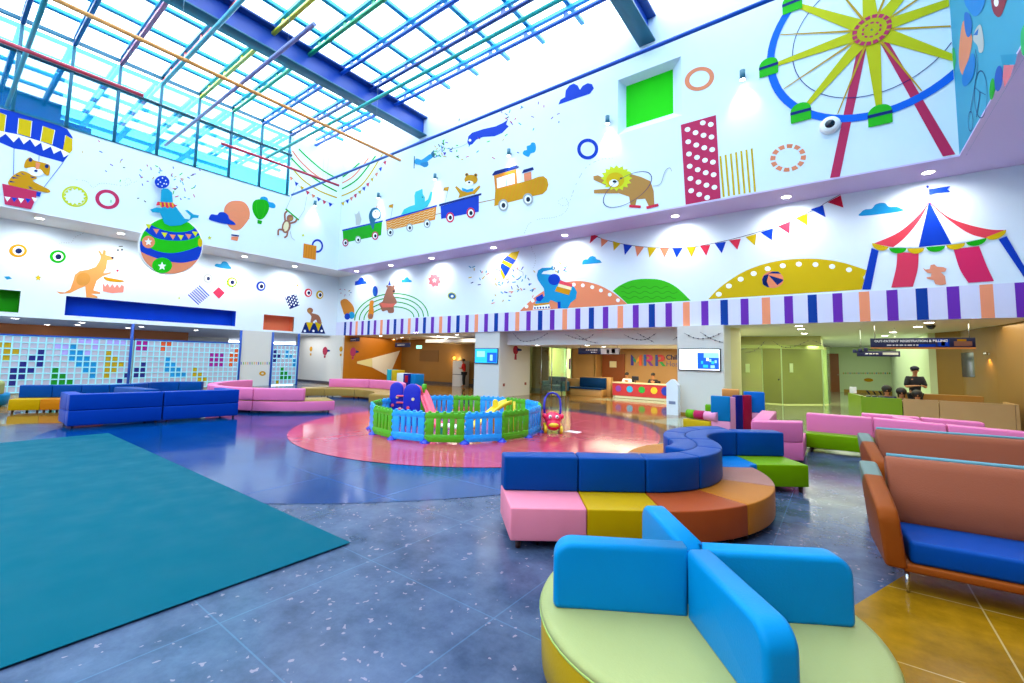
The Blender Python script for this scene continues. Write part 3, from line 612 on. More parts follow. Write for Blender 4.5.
# ---- upper back wall: train
def wheel(m, x, y, r, ry, c='gry'):
    m.part('wheel').ell(x, y, r, ry, c); m.ell(x, y, r*.66, ry*.68, 'w'); m.ell(x+1, y+1, r*.4, ry*.42, 'dk')
m = Mural('mural_train_wagon', 'bright green train wagon, last of the painted train', 'BU', 'G', first='wagon_body'); m.poly([(686, 468), (883, 422), (878, 490), (690, 528)], 'grn'); m.poly([(684, 462), (886, 415), (886, 422), (684, 470)], 'blue')
wheel(m, 700, 527, 15, 19, 'mag'); wheel(m, 763, 512, 15, 19); wheel(m, 848, 492, 16, 21, 'mag'); m.done()
m = Mural('mural_cat', 'small grey cat standing in the green train wagon', 'BU', 'G'); m.poly([(752, 440), (750, 405), (745, 380), (752, 386), (762, 378), (768, 366), (772, 382), (776, 398), (780, 410), (773, 438)], 'cat'); m.done()
m = Mural('mural_penguin', 'dark blue and white penguin standing in the green train wagon', 'BU', 'G', first='penguin_body'); m.lay = 5; m.poly([(838, 462), (822, 425), (817, 390), (828, 362), (845, 352), (868, 358), (876, 380), (872, 405), (850, 415)], '#1c6484', sm=True); m.ell(853, 384, 20, 22, 'w'); m.poly([(852, 346), (862, 345), (858, 355)], 'org'); m.ell(850, 372, 3, c='dk', n=8); m.ell(866, 370, 3, c='dk', n=8); m.done()
m = Mural('mural_train_wagon', 'orange zigzag-patterned train wagon between the green and the blue one', 'BU', 'G', first='wagon_body'); m.poly([(903, 418), (1154, 345+0), (1147, 412), (905, 468)], 'org')
for k in range(4):
    z = [];
    for i in range(21): z.append((908+i*11.8, 428+k*12-i*3.35+(3 if i % 2 else -3)))
    m.line(z, 2, 'cream', up=False)
m.lay += 1; m.poly([(900, 412), (1156, 338), (1156, 346), (900, 421)], 'blue'); wheel(m, 923, 475, 17, 21); wheel(m, 1020, 452, 17, 21); m.crop('H'); wheel(m, 85, 432, 17, 22); m.done()
m = Mural('mural_hippo', 'teal hippo waving from the orange train wagon', 'BU', 'H'); m.lay = 6; m.poly([(-45, 388), (-30, 360), (0, 345), (24, 338), (22, 290), (28, 272), (40, 268), (62, 258), (64, 285), (74, 300), (74, 322), (90, 310), (103, 272), (112, 275), (106, 312), (88, 345), (60, 362)], '#3cbcc4'); m.ell(62, 300, 3, c='dk', n=8); m.done()
m = Mural('mural_flag', 'tiny mustard flag on a pole at the green and orange wagons', 'BU', 'G'); m.line([(938, 335), (926, 402)], 2.5, 'gry'); m.poly([(915, 340), (940, 333), (936, 354), (912, 350), (918, 345)], 'mus'); m.done()
m = Mural('mural_flag', 'tiny mustard flag on a pole on the blue wagon', 'BU', 'H'); m.line([(193, 248), (175, 325)], 2.5, 'gry'); m.poly([(165, 253), (195, 247), (190, 270), (162, 266), (170, 259)], 'mus'); m.done()
m = Mural('mural_train_wagon', 'blue train wagon with pink-rimmed wheels behind the locomotive', 'BU', 'H', first='wagon_body'); m.line([(116, 388), (155, 380)], 4, 'tan'); m.line([(340, 328), (422, 311)], 4, 'tan'); m.poly([(152, 345), (343, 292), (343, 372), (155, 408)], 'blue'); m.poly([(145, 335), (356, 279), (356, 290), (145, 346)], 'navy')
wheel(m, 200, 401, 20, 26, 'red'); wheel(m, 303, 378, 21, 26, 'red'); m.done()
m = Mural('mural_bear', 'mustard bear with a blue scarf riding the blue train wagon', 'BU', 'H', first='bear_body'); m.lay = 7
m.poly([(240, 304), (247, 285), (224, 250), (232, 244), (262, 270), (290, 262), (318, 264), (345, 240), (352, 248), (322, 285), (312, 284)], 'mus'); m.poly([(258, 252), (285, 262), (316, 255), (315, 270), (285, 276), (260, 268)], 'sky')
m.ell(304, 212, 33, 24, 'mus'); m.ell(296, 230, 20, 12, 'w'); m.ell(283, 188, 9, c='mus'); m.ell(327, 190, 9, c='mus'); m.ell(283, 188, 5, c='dk'); m.ell(327, 190, 5, c='dk'); m.ell(295, 226, 6, 5, 'dk'); m.done()
m = Mural('mural_locomotive', 'mustard striped steam locomotive with navy roof, head of the painted train', 'BU', 'H', first='boiler')
m.poly([(425, 262), (530, 232), (570, 222), (600, 214), (640, 198), (665, 195), (684, 210), (690, 238), (682, 265), (660, 285), (625, 292), (420, 345)], 'mus')
for k in range(12): x = 436+k*20; m.line([(x+13, 250-(k*5.2)+9), (x-7, 334-(k*4.4))], 6, '#c88410', up=False)
m.lay += 1; m.part('cab'); m.poly([(418, 192), (530, 160), (534, 235), (425, 264)], 'org'); m.poly([(432, 206), (520, 180), (523, 232), (435, 256)], 'w'); m.line([(478, 192), (481, 243)], 3, 'sky')
m.part('cab_roof'); m.poly([(408, 190), (422, 170), (530, 140), (545, 149), (536, 156), (414, 193)], 'navy')
m.part('chimney'); m.poly([(567, 182), (604, 172), (606, 212), (570, 222)], 'pch'); m.poly([(557, 182), (566, 163), (612, 150), (618, 163)], 'navy')
wheel(m, 465, 340, 25, 30); wheel(m, 588, 310, 26, 30); m.done()
m = Mural('mural_plane', 'small cyan propeller plane painted above the train', 'BU', 'H', first='fuselage')
m.poly([(22, 122), (30, 108), (45, 110), (60, 112), (98, 86), (115, 90), (112, 102), (88, 122), (92, 138), (78, 150), (50, 140), (28, 135)], 'sky', sm=True); m.poly([(52, 128), (90, 124), (92, 140), (72, 151), (54, 142)], '#1878b0'); m.part('propeller').line([(22, 95), (20, 157)], 5, '#1c6484'); m.part('tail').poly([(104, 80), (120, 64), (118, 85), (125, 105), (112, 100)], '#1c6484')
m.done()
m = Mural('mural_banner', 'wavy blue banner trailing behind the painted plane', 'BU', 'Q', first='banner')
m.poly([(383, 428), (386, 410), (398, 399), (432, 388), (468, 380), (490, 370), (505, 360), (500, 374), (508, 380), (488, 400), (465, 410), (430, 412), (410, 420), (398, 434), (388, 437)], 'blue', sm=False); m.ell(391, 422, 4, c='w'); m.part('string').line([(385, 430), (360, 442), (330, 448), (310, 445), (290, 462)], 1.4, 'gry', sm=True); m.done()
cloud('dark blue cloud painted left of the green window niche', 'BU', 'Q', [(657, 315), (663, 300), (677, 292), (679, 272), (690, 257), (703, 251), (715, 257), (722, 270), (730, 258), (745, 250), (758, 253), (764, 266), (752, 282), (705, 298)], 'blue')
cloud('small cyan cloud painted above the locomotive', 'BU', 'H', smooth_closed([(563, 85), (568, 68), (582, 64), (582, 46), (598, 40), (606, 28), (622, 30), (628, 52), (622, 75), (602, 82), (590, 99)]), 'sky')
Mural('mural_ring', 'dark blue ring painted between the cloud and the lion', 'BU', 'H').ring(886, 60, 53, 52, 17, 'blue', -25).done()
confetti('coloured confetti flecks painted behind the plane and its banner', 'BU', [(432, 137, 460, 162), (435, 140, 452, 158), (455, 115, 535, 160), (500, 95, 560, 130)], 60, 12)
Mural('mural_dotted_trail', 'dotted grey trail with a loop painted in front of the lion', 'BU', 'H').dash([(570, 480), (595, 432), (650, 408), (710, 402), (760, 385), (790, 345), (775, 305), (745, 312), (745, 335), (775, 342), (800, 310), (830, 230), (880, 150), (950, 112), (1010, 106)], 2.5, 'gry').done()
m = Mural('mural_lion', 'tan lion with a spiky yellow mane leaping through a thin hoop', 'BU', 'Q', first='lion_body')
m.poly([(835, 530), (870, 522), (905, 532), (934, 545), (944, 575), (946, 620), (930, 622), (918, 598), (893, 600), (889, 618), (874, 618), (870, 592), (835, 580)], 'tan'); m.poly([(762, 530), (776, 527), (802, 541), (820, 550), (800, 558), (763, 541)], 'tan'); m.poly([(764, 571), (800, 568), (836, 566), (836, 582), (764, 582)], 'tan')
m.part('mane'); pts = [];
for i in range(32): a = R_(i*360/32); r = 48 if i % 2 == 0 else 38; pts.append((832+r*math.cos(a), 536+r*.82*math.sin(a)))
m.poly(pts, 'ylg'); m.part('face').ell(828, 542, 27, 23, 'yel'); m.ell(824, 551, 14, 11, 'w'); m.ell(826, 546, 6, 4, 'dk'); m.ell(846, 536, 4, 2, 'dk', n=8); m.ell(867, 522, 9, 7, 'ylg')
m.part('hoop').ring(865, 570, 84, 38, 2.5, 'navy', -32); m.part('skate').line([(870, 620), (905, 622)], 8, 'red'); m.part('skate').line([(922, 625), (958, 616)], 8, 'red'); m.part('tail').line([(942, 560), (965, 552), (978, 515), (992, 505), (998, 515)], 2, 'gry', sm=True); m.done()
Mural('mural_ring', 'peach ring painted between the green niche and the wall lamp', 'BU', 'D').ring(421, 393, 76, 57, 24, 'pch', -22).done()
m = Mural('mural_rectangle', 'tall pink rectangle with white dots painted on the upper back wall', 'BU', 'X'); c4 = [(680.8, 124.8), (715.9, 115), (720.7, 198.2), (685.6, 204.8)]; m.poly(c4, 'mag')
def bil(u, v): return tuple(c4[0][a]*(1-u)*(1-v)+c4[1][a]*u*(1-v)+c4[2][a]*u*v+c4[3][a]*(1-u)*v for a in (0, 1))
for r in range(7):
    for k in range(3):
        u = (.17, .38, .6, .82)[k] if False else (.17, .4+.0, .8)[k]; v = (.07+r*.153)+(.06 if k == 1 else .0)
    for u, dv in ((.18, 0.02), (.4, .085), (.62, -.01), (.84, .035)):
        v = .06+r*.152+dv
        if v < .97: x, y = bil(u, v); m.ell(x, y, 2.9, 2.4, 'w', -20, n=14, up=False)
m.done()
m = Mural('mural_stripes', 'block of seven upright yellow stripes painted beside the pink dotted rectangle', 'BU', 'I')
for k in range(7): x = 520+k*26; y = 96-k*6.3; m.poly([(x, y), (x+10, y-2.5), (x+27, 298-k*4.3), (x+17, 300-k*4.3)], 'yel', up=False)
m.done()
m = Mural('mural_ring', 'peach ring made of separate blocks painted under the ferris wheel', 'BU', 'I')
for k in range(12): m.ring(863, 104, 90, 68, 26, 'pch', -12, a0=k*30+4, a1=k*30+25, n=4, up=False)
m.done()
# ferris wheel, laid out in metres on the back wall
fw = bpy.data.objects.new('mural_ferris_wheel', None); fw.location = (.84, YU, ZS); C.objects.link(fw)
tag(fw, 'huge painted ferris wheel with yellow spokes, blue rim and green gondolas', 'wall mural')
HX, HZ = .85, 9.66
def clipped(name, fn, off, m):
    b = bmesh.new(); fn(b, YU-.006-off)
    for co, no in (((XR-.012, 0, 0), (1, 0, 0)), ((0, 0, ZT-.02), (0, 0, 1)), ((0, 0, ZS+.002), (0, 0, -1))):
        bmesh.ops.bisect_plane(b, geom=b.verts[:]+b.edges[:]+b.faces[:], plane_co=co, plane_no=no, clear_outer=True)
    if not b.faces: b.free(); return
    x = MB(); x.merge(b); x.done(name, m, fw)
def wring(r0, r1, c=(HX, HZ), a0=0, a1=360, n=64, sx=1):
    def f(b, y):
        pr = [[b.verts.new((c[0]+r*sx*math.cos(R_(a0+(a1-a0)*i/n)), y, c[1]+r*math.sin(R_(a0+(a1-a0)*i/n)))) for r in (r0, r1)] for i in range(n+1)]
        for u, v in zip(pr, pr[1:]): b.faces.new((u[0], u[1], v[1], v[0]))
    return f
def wquad(*q):
    def f(b, y): b.faces.new([b.verts.new((p[0], y, p[1])) for p in q])
    return f
def spoke(a, r0, r1, w0, w1):
    c, s = math.cos(R_(a)), math.sin(R_(a)); return wquad((HX+r0*c-w0*s, HZ+r0*s+w0*c), (HX+r1*c-w1*s, HZ+r1*s+w1*c), (HX+r1*c+w1*s, HZ+r1*s-w1*c), (HX+r0*c+w0*s, HZ+r0*s-w0*c))
fy = pm('ylg'); fy2 = paint('wheel_yellow', '#c4c010')
P1 = [at_y(*p, YU) for p in ((858.1, 46), (867, 45), (839.8, 176.8), (830, 178.2))]; P2 = [at_y(*p, YU) for p in ((880, 43), (888.5, 42), (955.3, 154.5), (942.8, 156.7))]
clipped('leg', wquad(*[(p.x, p.z) for p in P1]), .004, pm('mag')); clipped('leg', wquad(*[(p.x, p.z) for p in P2]), .005, pm('mag'))
clipped('rim', wring(2.02, 2.2), .007, paint('wheel_blue', '#0a64d8')); clipped('inner_ring', wring(1.6, 1.618), .009, pm('navy'))
for k in range(8): clipped('spoke', spoke(-88+45*k, .2, 2.0, .15, .055), .010+.0003*k, fy2)
for k in range(8): clipped('thin_spoke', spoke(-66+45*k, .2, 2.0, .028, .012), .014+.0003*k, paint('wheel_ochre', '#c09a20'))
for k in range(8):
    a = R_(-88+45*k); gx, gz = HX+2.16*math.cos(a), HZ+2.16*math.sin(a)
    def gond(b, y): b.faces.new([b.verts.new((gx+p[0], y, gz+p[1])) for p in [(-.22, -.24), (.22, -.24), (.22, .06)]+[(.22*math.cos(R_(t)), .06+.2*math.sin(R_(t))) for t in range(15, 180, 15)]+[(-.22, .06)]])
    clipped('gondola', gond, .018+.0003*k, paint('gondola_green', '#28b41c')); clipped('gondola_stripe', wquad((gx-.225, gz-.02), (gx+.225, gz-.02), (gx+.225, gz+.06), (gx-.225, gz+.06)), .021+.0003*k, pm('navy'))
clipped('hub', wring(0.02, .37, sx=.97), .024, paint('hub_yellow', '#b8b010'))
for k in range(16):
    clipped('hub_block', wring(.28, .37, a0=k*22.5+2, a1=k*22.5+19, n=4), .0255, pm('mag'))
for k in range(10): clipped('hub_dash', wring(.15, .19, a0=k*36+2, a1=k*36+24, n=3), .0255, pm('mag'))

# ---- lower back wall
cloud('dark blue cloud painted above the rainbow', 'BL', 'M', [(123, 291), (125, 272), (140, 267), (147, 255), (158, 251), (168, 258), (170, 268), (180, 270), (187, 283)], 'blue')
cloud('small cyan cloud painted between rainbow and pink flower', 'BL', 'M', [(354, 278), (358, 263), (370, 261), (376, 251), (387, 249), (396, 262), (407, 268), (407, 275)], 'sky')
m = Mural('mural_rainbow', 'rainbow of four green arcs painted above the striped fascia', 'BL', 'M', first='arc')
for i, (r, ry) in enumerate(((183, 124), (160, 104), (137, 82), (112, 58))):
    m.part('arc') if i else None
    m.line([(306+r*math.cos(t), 456-(0.055*r*math.cos(t))-ry*math.sin(t)) for t in [math.pi*k/30 for k in range(31)]], 5, 'grn', up=False)
m.done()
m = Mural('mural_bear', 'brown bear with a pink skirt and party hat dancing on the rainbow', 'BL', 'M', first='bear_body'); m.lay = 3
m.poly([(288, 300), (300, 292), (318, 300), (325, 322), (315, 335), (328, 360), (333, 378), (318, 392), (318, 425), (292, 428), (285, 415), (262, 420), (252, 400), (244, 382), (262, 370), (272, 340)], 'brn', sm=True); m.ell(286, 296, 6, c='brn'); m.ell(317, 296, 6, c='brn'); m.ell(318, 320, 5, c='dk')
m.part('skirt').poly([(248, 378), (300, 382), (330, 380), (312, 400), (262, 402)], '#d86858'); m.part('hat').poly([(290, 290), (297, 266), (304, 290)], 'blue'); m.done()
m = Mural('mural_goat', 'mustard goat-like animal painted beside the dancing bear', 'BL', 'M'); m.lay = 3; m.poly([(198, 375), (205, 366), (218, 370), (215, 395), (218, 420), (212, 455), (195, 458), (188, 445), (194, 415)], 'org', sm=True); m.ell(203, 445, 12, 12, 'brn'); m.done()
m = Mural('mural_camel', 'orange animal leaning on blue drums painted at the corner of the lower back wall', 'BL', 'M', first='body'); m.poly([(52, 372), (75, 358), (98, 372), (118, 400), (120, 430), (108, 440), (75, 440), (62, 410)], '#cc8028', sm=True); m.part('drum').ell(108, 440, 15, 18, 'sky'); m.part('drum').ell(86, 446, 14, 16, 'blue'); m.done()
m = Mural('mural_drum', 'upright dark blue oval balloon painted left of the rainbow bear', 'BL', 'M'); m.ell(225, 320, 13, 26, 'blue'); [m.line([(217+6*k, 300), (217+6*k, 340)], 1.5, 'sky', up=False) for k in range(3)]; m.done()
m = Mural('mural_flower', 'pink blossom shape with a white star painted on the lower back wall', 'BL', 'M'); pts = [(521+(32 if i % 2 == 0 else 25)*math.cos(R_(i*22.5-30)), 266+(34 if i % 2 == 0 else 27)*math.sin(R_(i*22.5-30))-.0*i) for i in range(16)]; m.poly(pts, '#e07078', sm=True); m.star(520, 267, 12, 'w'); m.done()
m = Mural('mural_flower', 'small dark blue blossom painted below the pink one', 'BL', 'M'); m.ell(608, 344, 22, 18, 'ylg', 20); m.ell(608, 344, 18, 14, '#1c5c98', 20); m.ell(609, 345, 7, 6, 'w'); m.done()
m = Mural('mural_umbrella', 'yellow and blue striped open umbrella painted above the confetti', 'BL', 'M', first='canopy')
m.poly([(865, 264), (850, 230), (848, 192), (868, 155), (905, 127), (944, 120), (932, 155), (905, 197), (885, 230)], 'yel'); m.poly([(851, 178), (863, 160), (903, 190), (893, 215)], 'blue') if False else None
m.poly([(849, 205), (850, 180), (900, 200), (893, 217)], 'w') if False else None
m.poly([(862, 163), (885, 143), (926, 166), (912, 187)], 'blue'); m.poly([(849, 200), (855, 178), (898, 205), (884, 232), (874, 246)], 'blue'); m.poly([(857, 174), (862, 163), (912, 187), (902, 202)], 'yel')
m.part('handle').line([(903, 193), (962, 226), (963, 242)], 3, 'gry'); m.done()
confetti('many small confetti flecks painted below the umbrella', 'BL', [(497, 268, 530, 290), (482, 275, 535, 304), (505, 270, 540, 300), (465, 255, 500, 285)], 58, 21, ('blue', 'cyan', 'navy', 'yel', 'pch', 'sky'))
confetti('confetti flecks sprayed by the painted elephant trunk', 'BL', [(553, 262, 572, 272)], 9, 5)
confetti('confetti flecks painted above the orange animal at the corner', 'BL', [(339, 289, 352, 296)], 10, 6, k=.5)
m = Mural('mural_hill', 'peach painted hill edged with white dots behind the elephant', 'BL', 'N'); m.poly([(100, 420)]+smooth_open([(100, 418), (140, 378), (200, 330), (280, 288), (385, 269), (480, 285), (560, 325), (635, 384)])+[(636, 385)], 'pch')
for x, y in ((132, 396), (163, 367), (413, 291), (460, 300), (503, 316), (547, 337), (588, 365), (368, 287)): m.ell(x, y, 9.5, c='w', n=16, up=False)
m.done()
m = Mural('mural_hill', 'bright green painted hill with a wavy scale pattern', 'BL', 'N'); m.poly(smooth_open([(562, 318), (600, 290), (660, 265), (735, 258), (810, 266), (880, 300), (950, 366)])+[(950, 367), (636, 384), (600, 350)], '#38b818')
for k, y in enumerate((300, 325, 350)):
    m.line([(600+k*5+j*14, y+(5 if (j//2) % 2 else -3)+.0*j) for j in range(22-k if k else 18)], 4, '#2c9c14', sm=True, up=False)
m.done()
m = Mural('mural_elephant', 'light blue elephant with a red and yellow blanket standing on a drum', 'BL', 'N', first='elephant_body'); m.lay = 5
m.poly([(183, 240), (190, 216), (210, 204), (255, 202), (259, 194), (265, 198), (262, 212), (240, 216), (216, 222), (207, 234), (235, 235), (262, 238), (300, 262), (340, 285), (370, 298), (384, 325), (378, 358), (352, 378), (338, 406), (290, 406), (287, 378), (252, 364), (240, 385), (205, 388), (178, 384), (175, 372), (205, 360), (222, 342), (218, 305), (200, 280), (188, 262)], 'sky')
m.poly([(287, 372), (302, 372), (302, 406), (288, 406)], 'blue'); m.poly([(178, 352), (212, 333), (218, 352), (200, 372), (180, 366)], 'blue')
m.part('ear').ell(270, 262, 30, 28, 'blue'); m.part('blanket').poly([(300, 265), (362, 286), (358, 300), (294, 282)], '#d84858'); m.poly([(292, 282), (358, 300), (354, 315), (286, 298)], 'cream'); m.poly([(284, 296), (353, 314), (344, 340), (273, 320)], 'mus')
m.part('drum').poly([(163, 412), (170, 384), (243, 378), (252, 406)], 'w'); m.poly([(168, 384), (245, 376), (243, 386), (172, 394)], 'mus')
for k in range(6): m.ell(174+k*14, 404-k*.8, 4.5, 5, 'navy', n=10, up=False)
m.done()
Mural('mural_dotted_trail', 'dotted trail dropping from the upper wall edge beside the elephant', 'BL', 'N').dash([(155, 85), (160, 115), (178, 150), (172, 190), (160, 210)], 2, 'gry').done()
cloud('cyan cloud painted between the elephant and the long bunting', 'BL', 'N', [(408, 188), (411, 168), (425, 161), (437, 162), (447, 148), (462, 144), (476, 150), (480, 160), (498, 165), (508, 178)], 'sky')
m = Mural('mural_bunting', 'long sagging string of coloured triangular pennants painted under the soffit', 'BL', 'X', first='string')
m.line([(591.3, 234), (608, 240.6), (640, 246.5), (681, 248), (715, 243), (755, 233), (791.5, 220), (815.6, 209), (827, 202), (843, 193)], .5, 'dk', sm=True)
def tri(cr, q, c): o = CR[cr]; m.part('pennant').poly([(o[0]+x/o[2], o[1]+y/o[2]) for x, y in q], c, up=False)
for q, c in (([(455, 35), (490, 45), (447, 82)], 'red'), ([(503, 55), (540, 68), (505, 100)], 'pch'), ([(562, 70), (602, 82), (567, 118)], 'yel'), ([(615, 85), (660, 92), (622, 140)], 'blue'), ([(673, 95), (718, 100), (683, 148)], 'pch'), ([(735, 100), (780, 103), (745, 153)], 'yel'), ([(798, 105), (842, 107), (820, 152)], 'pch'), ([(860, 107), (910, 105), (880, 153)], 'blue'), ([(930, 100), (978, 98), (955, 150)], 'yel')): tri('N', q, c)
for q, c in (([(423, 542), (475, 538), (455, 592)], 'red'), ([(497, 530), (553, 522), (532, 580)], 'blue'), ([(568, 515), (627, 507), (610, 562)], 'red'), ([(650, 498), (705, 483), (698, 542)], 'yel'), ([(725, 475), (788, 455), (782, 515)], 'blue'), ([(812, 445), (873, 420), (870, 482)], 'red'), ([(900, 405), (960, 382), (960, 442)], 'yel')): tri('I', q, c)
tri('J', [(-42, 445), (20, 425), (33, 485)], 'blue'); tri('J', [(42, 410), (108, 375), (122, 437)], '#c81838'); m.done()
m = Mural('mural_hill', 'wide yellow painted hill with a row of white dots below its edge', 'BL', 'O'); m.poly([(240, 360)]+smooth_open([(240, 360), (300, 300), (400, 232), (500, 190), (600, 167), (700, 158), (800, 160), (900, 175), (980, 198), (1030, 215)])+[(1022, 238), (1012, 250), (1018, 265), (1005, 312)], 'yel')
for x, y in ((293, 335), (343, 294), (402, 260), (467, 232), (537, 208), (612, 193), (692, 185), (775, 187), (858, 197), (942, 213)): m.ell(x, y, 15, 12, 'w', n=16, up=False)
m.done()
m = Mural('mural_beach_ball', 'peach and navy beach ball painted on the yellow hill', 'BL', 'O', cat='wall mural'); m.lay = 4; m.ell(562, 262, 54, 42, 'pch')
for q in ([(543, 234), (518, 242), (509, 262), (512, 285), (525, 296)], [(538, 232), (560, 222), (590, 222), (603, 233), (570, 232)], [(541, 240), (585, 290), (612, 270), (615, 262)], [(538, 245), (532, 270), (545, 302), (530, 298), (518, 280)]): m.poly(q, 'navy', up=False)
m.done()
m = Mural('mural_tent', 'big red, white and blue circus tent painted on the lower back wall', 'BL', 'J', first='canvas'); m.lay = 3
m.poly([(265, 620), (370, 632), (497, 634), (660, 617), (800, 590), (925, 560), (1050, 740), (1030, 800), (222, 850)], 'w') if False else None
m.poly([(550, 405), (640, 480), (740, 520), (850, 545), (925, 548), (835, 590), (720, 605), (600, 628), (497, 634), (370, 634), (270, 618), (400, 560), (480, 500)], 'w')
m.part('roof_panel').poly(smooth_open([(549, 405), (500, 470), (400, 558), (270, 617)])+smooth_open([(370, 634), (430, 585), (500, 500), (549, 412)]), '#d84050'); m.part('roof_panel').poly([(549, 405), (660, 618), (497, 634)], 'blue')
m.part('roof_panel').poly(smooth_open([(552, 407), (640, 480), (740, 520), (850, 545), (925, 548)])+smooth_open([(835, 590), (750, 566), (650, 500), (555, 418)]), '#d84050')
m.crop('P'); m.part('wall_panel').poly([(262, 105), (297, 118), (258, 312), (215, 312)], 'blue'); m.part('wall_panel').poly(smooth_open([(390, 125), (385, 200), (360, 302)])+smooth_open([(468, 297), (492, 210), (497, 130)]), '#d43858')
m.part('wall_panel').poly(smooth_open([(670, 110), (702, 210), (745, 278)])+smooth_open([(873, 270), (835, 190), (798, 95)]), '#d02860'); m.part('wall_panel').poly([(895, 62), (935, 45), (1085, 300), (1085, 340), (1030, 262)], 'blue')
m.crop('J')
for x0, y0, x1, y1, c in ((266, 613, 346, 633, 'yel'), (350, 638, 436, 638, 'grn'), (440, 640, 524, 638, 'yel'), (535, 634, 628, 626, 'grn'), (634, 624, 728, 612, 'yel'), (733, 610, 834, 588, 'grn'), (834, 584, 932, 546, 'yel')):
    cx, cy_ = (x0+x1)/2, (y0+y1)/2; a = math.degrees(math.atan2(y1-y0, x1-x0)); m.part('scallop'); m.ell(cx, cy_, math.hypot(x1-x0, y1-y0)/2, 27, c, a, a0=0, a1=180)
m.part('peak_flag').poly([(545, 345), (580, 340), (610, 335), (655, 329), (640, 346), (656, 358), (615, 362), (580, 365), (548, 373)], 'blue'); m.ell(541, 333, 7, c='blue'); m.line([(547, 335), (549, 405)], 2, 'gry'); m.done()
m = Mural('mural_mouse', 'peach mouse dancing inside the painted circus tent', 'BL', 'P'); m.lay = 9; m.poly([(518, 203), (530, 212), (552, 210), (556, 190), (575, 186), (588, 198), (620, 200), (636, 208), (630, 222), (608, 226), (628, 245), (634, 285), (608, 290), (580, 285), (572, 265), (540, 258), (535, 250), (558, 248), (560, 232), (540, 228), (525, 215)], '#e09070'); m.done()
cloud('cyan cloud painted left of the circus tent flag', 'BL', 'J', smooth_closed([(212, 478), (210, 460), (230, 446), (262, 442), (280, 422), (305, 413), (330, 415), (348, 432), (385, 433), (405, 440), (408, 455)]), '#1c94cc')
# ---- lower left wall
def roundel(label, cr, x, y, r, ry, c, dashed=False):
    m = Mural('mural_roundel', label, 'LL', cr, group=None, first='ring'); 
    if dashed:
        m.ell(x, y, r, ry, 'ylg'); [m.ring(x, y, r, ry, r*.25, 'grn', a0=k*36, a1=k*36+16, n=2, up=False) for k in range(10)]; m.lay += 1
    else: m.ell(x, y, r, ry, c)
    m.part('disc').ell(x+2, y, r*.64, ry*.66, 'w'); m.part('pupil').ell(x+3, y+1, r*.38, ry*.42, '#0c1c4c'); m.done()
roundel('mustard ringed eye-like roundel at the left edge of the lower wall', 'K', 90, 253, 45, 33, 'mus'); roundel('green ringed eye-like roundel beside the kangaroo', 'K', 288, 282, 41, 32, 'grn')
roundel('white and grey roundel above the blue striped square', 'L', 238, 256, 23, 23, 'cat'); roundel('green and yellow dashed roundel above the red diamond', 'L', 358, 275, 26, 25, 'ylg', True); roundel('blue ringed roundel between red diamond and checked square', 'L', 503, 295, 23, 24, 'blue')
roundel('red ringed roundel above the podium monkey', 'L', 739, 328, 19, 21, 'red'); roundel('yellow ringed roundel nearest the corner', 'L', 796, 338, 18, 21, 'yel')
m = Mural('mural_kangaroo', 'orange-tan kangaroo playing a drum above the long blue niche', 'LL', 'K', first='kangaroo_body')
m.poly([(278, 455), (322, 461), (350, 445), (366, 400), (373, 372), (398, 354), (440, 347), (478, 333), (498, 300), (503, 282), (488, 252), (498, 254), (510, 270), (516, 248), (528, 253), (527, 274), (550, 280), (567, 286), (565, 298), (535, 301), (530, 340), (515, 364), (552, 360), (554, 366), (512, 380), (482, 402), (465, 450), (500, 460), (500, 468), (455, 468), (486, 481), (486, 489), (430, 485), (425, 430), (398, 440), (350, 464), (300, 468)], '#e09450')
m.ell(415, 395, 36, 32, '#c8883c', -20) ; m.ell(561, 288, 7, 6, 'dk'); m.part('drumstick').line([(520, 366), (585, 352)], 3, 'gry'); m.ell(586, 352, 6, c='red')
m.part('drum').poly([(512, 412), (524, 432), (536, 416), (548, 436), (560, 418), (572, 438), (584, 420), (596, 438), (606, 422), (618, 432), (615, 460), (560, 465), (513, 455)], '#e88a78'); m.part('cymbal').poly([(516, 383), (545, 388), (616, 402), (606, 409), (570, 408), (530, 400)], 'mus', sm=True); m.done()
m = Mural('mural_music_notes', 'tiny dark music notes painted beside the kangaroo', 'LL', 'K'); m.line([(592, 232), (612, 231)], 4, 'dk'); m.ell(588, 250, 5, c='dk', n=8); m.ell(608, 248, 5, c='dk', n=8); m.done()
Mural('mural_dotted_trail', 'dotted bouncing trail painted above the two left roundels', 'LL', 'K').dash([(95, 192), (140, 180), (200, 190), (262, 240), (300, 215), (355, 212), (375, 185), (430, 160)], 2, 'gry').done()
Mural('mural_star', 'yellow star painted between the roundels and the kangaroo', 'LL', 'K').star(190, 388, 18, 'yel').done()
Mural('mural_star', 'tiny yellow star painted right of the drum', 'LL', 'K').star(893, 489, 8, 'ylg').done()
m = Mural('mural_square', 'small cyan parallelogram painted above the green niche', 'LL', 'K'); m.poly([(20, 382), (45, 380), (60, 392), (35, 397)], 'sky'); m.done()
cloud('cyan cloud painted above the blue striped square', 'LL', 'L', smooth_closed([(275, 196), (280, 183), (302, 184), (312, 172), (332, 174), (345, 192), (356, 208), (320, 207)]), 'sky')
m = Mural('mural_square', 'tilted blue and white striped square on the lower left wall', 'LL', 'L'); m.poly([(193, 289), (245, 345), (188, 392), (135, 338)], 'w')
for k in range(7): t = k/6.6; m.line([(193+(135-193)*t, 289+(338-289)*t+3), (245+(188-245)*t, 345+(392-345)*t-1)], 6.5, 'blue', up=False)
m.done()
Mural('mural_square', 'red diamond painted between striped and dashed shapes', 'LL', 'L').poly([(293, 299), (323, 328), (294, 358), (263, 327)], '#d03858').done()
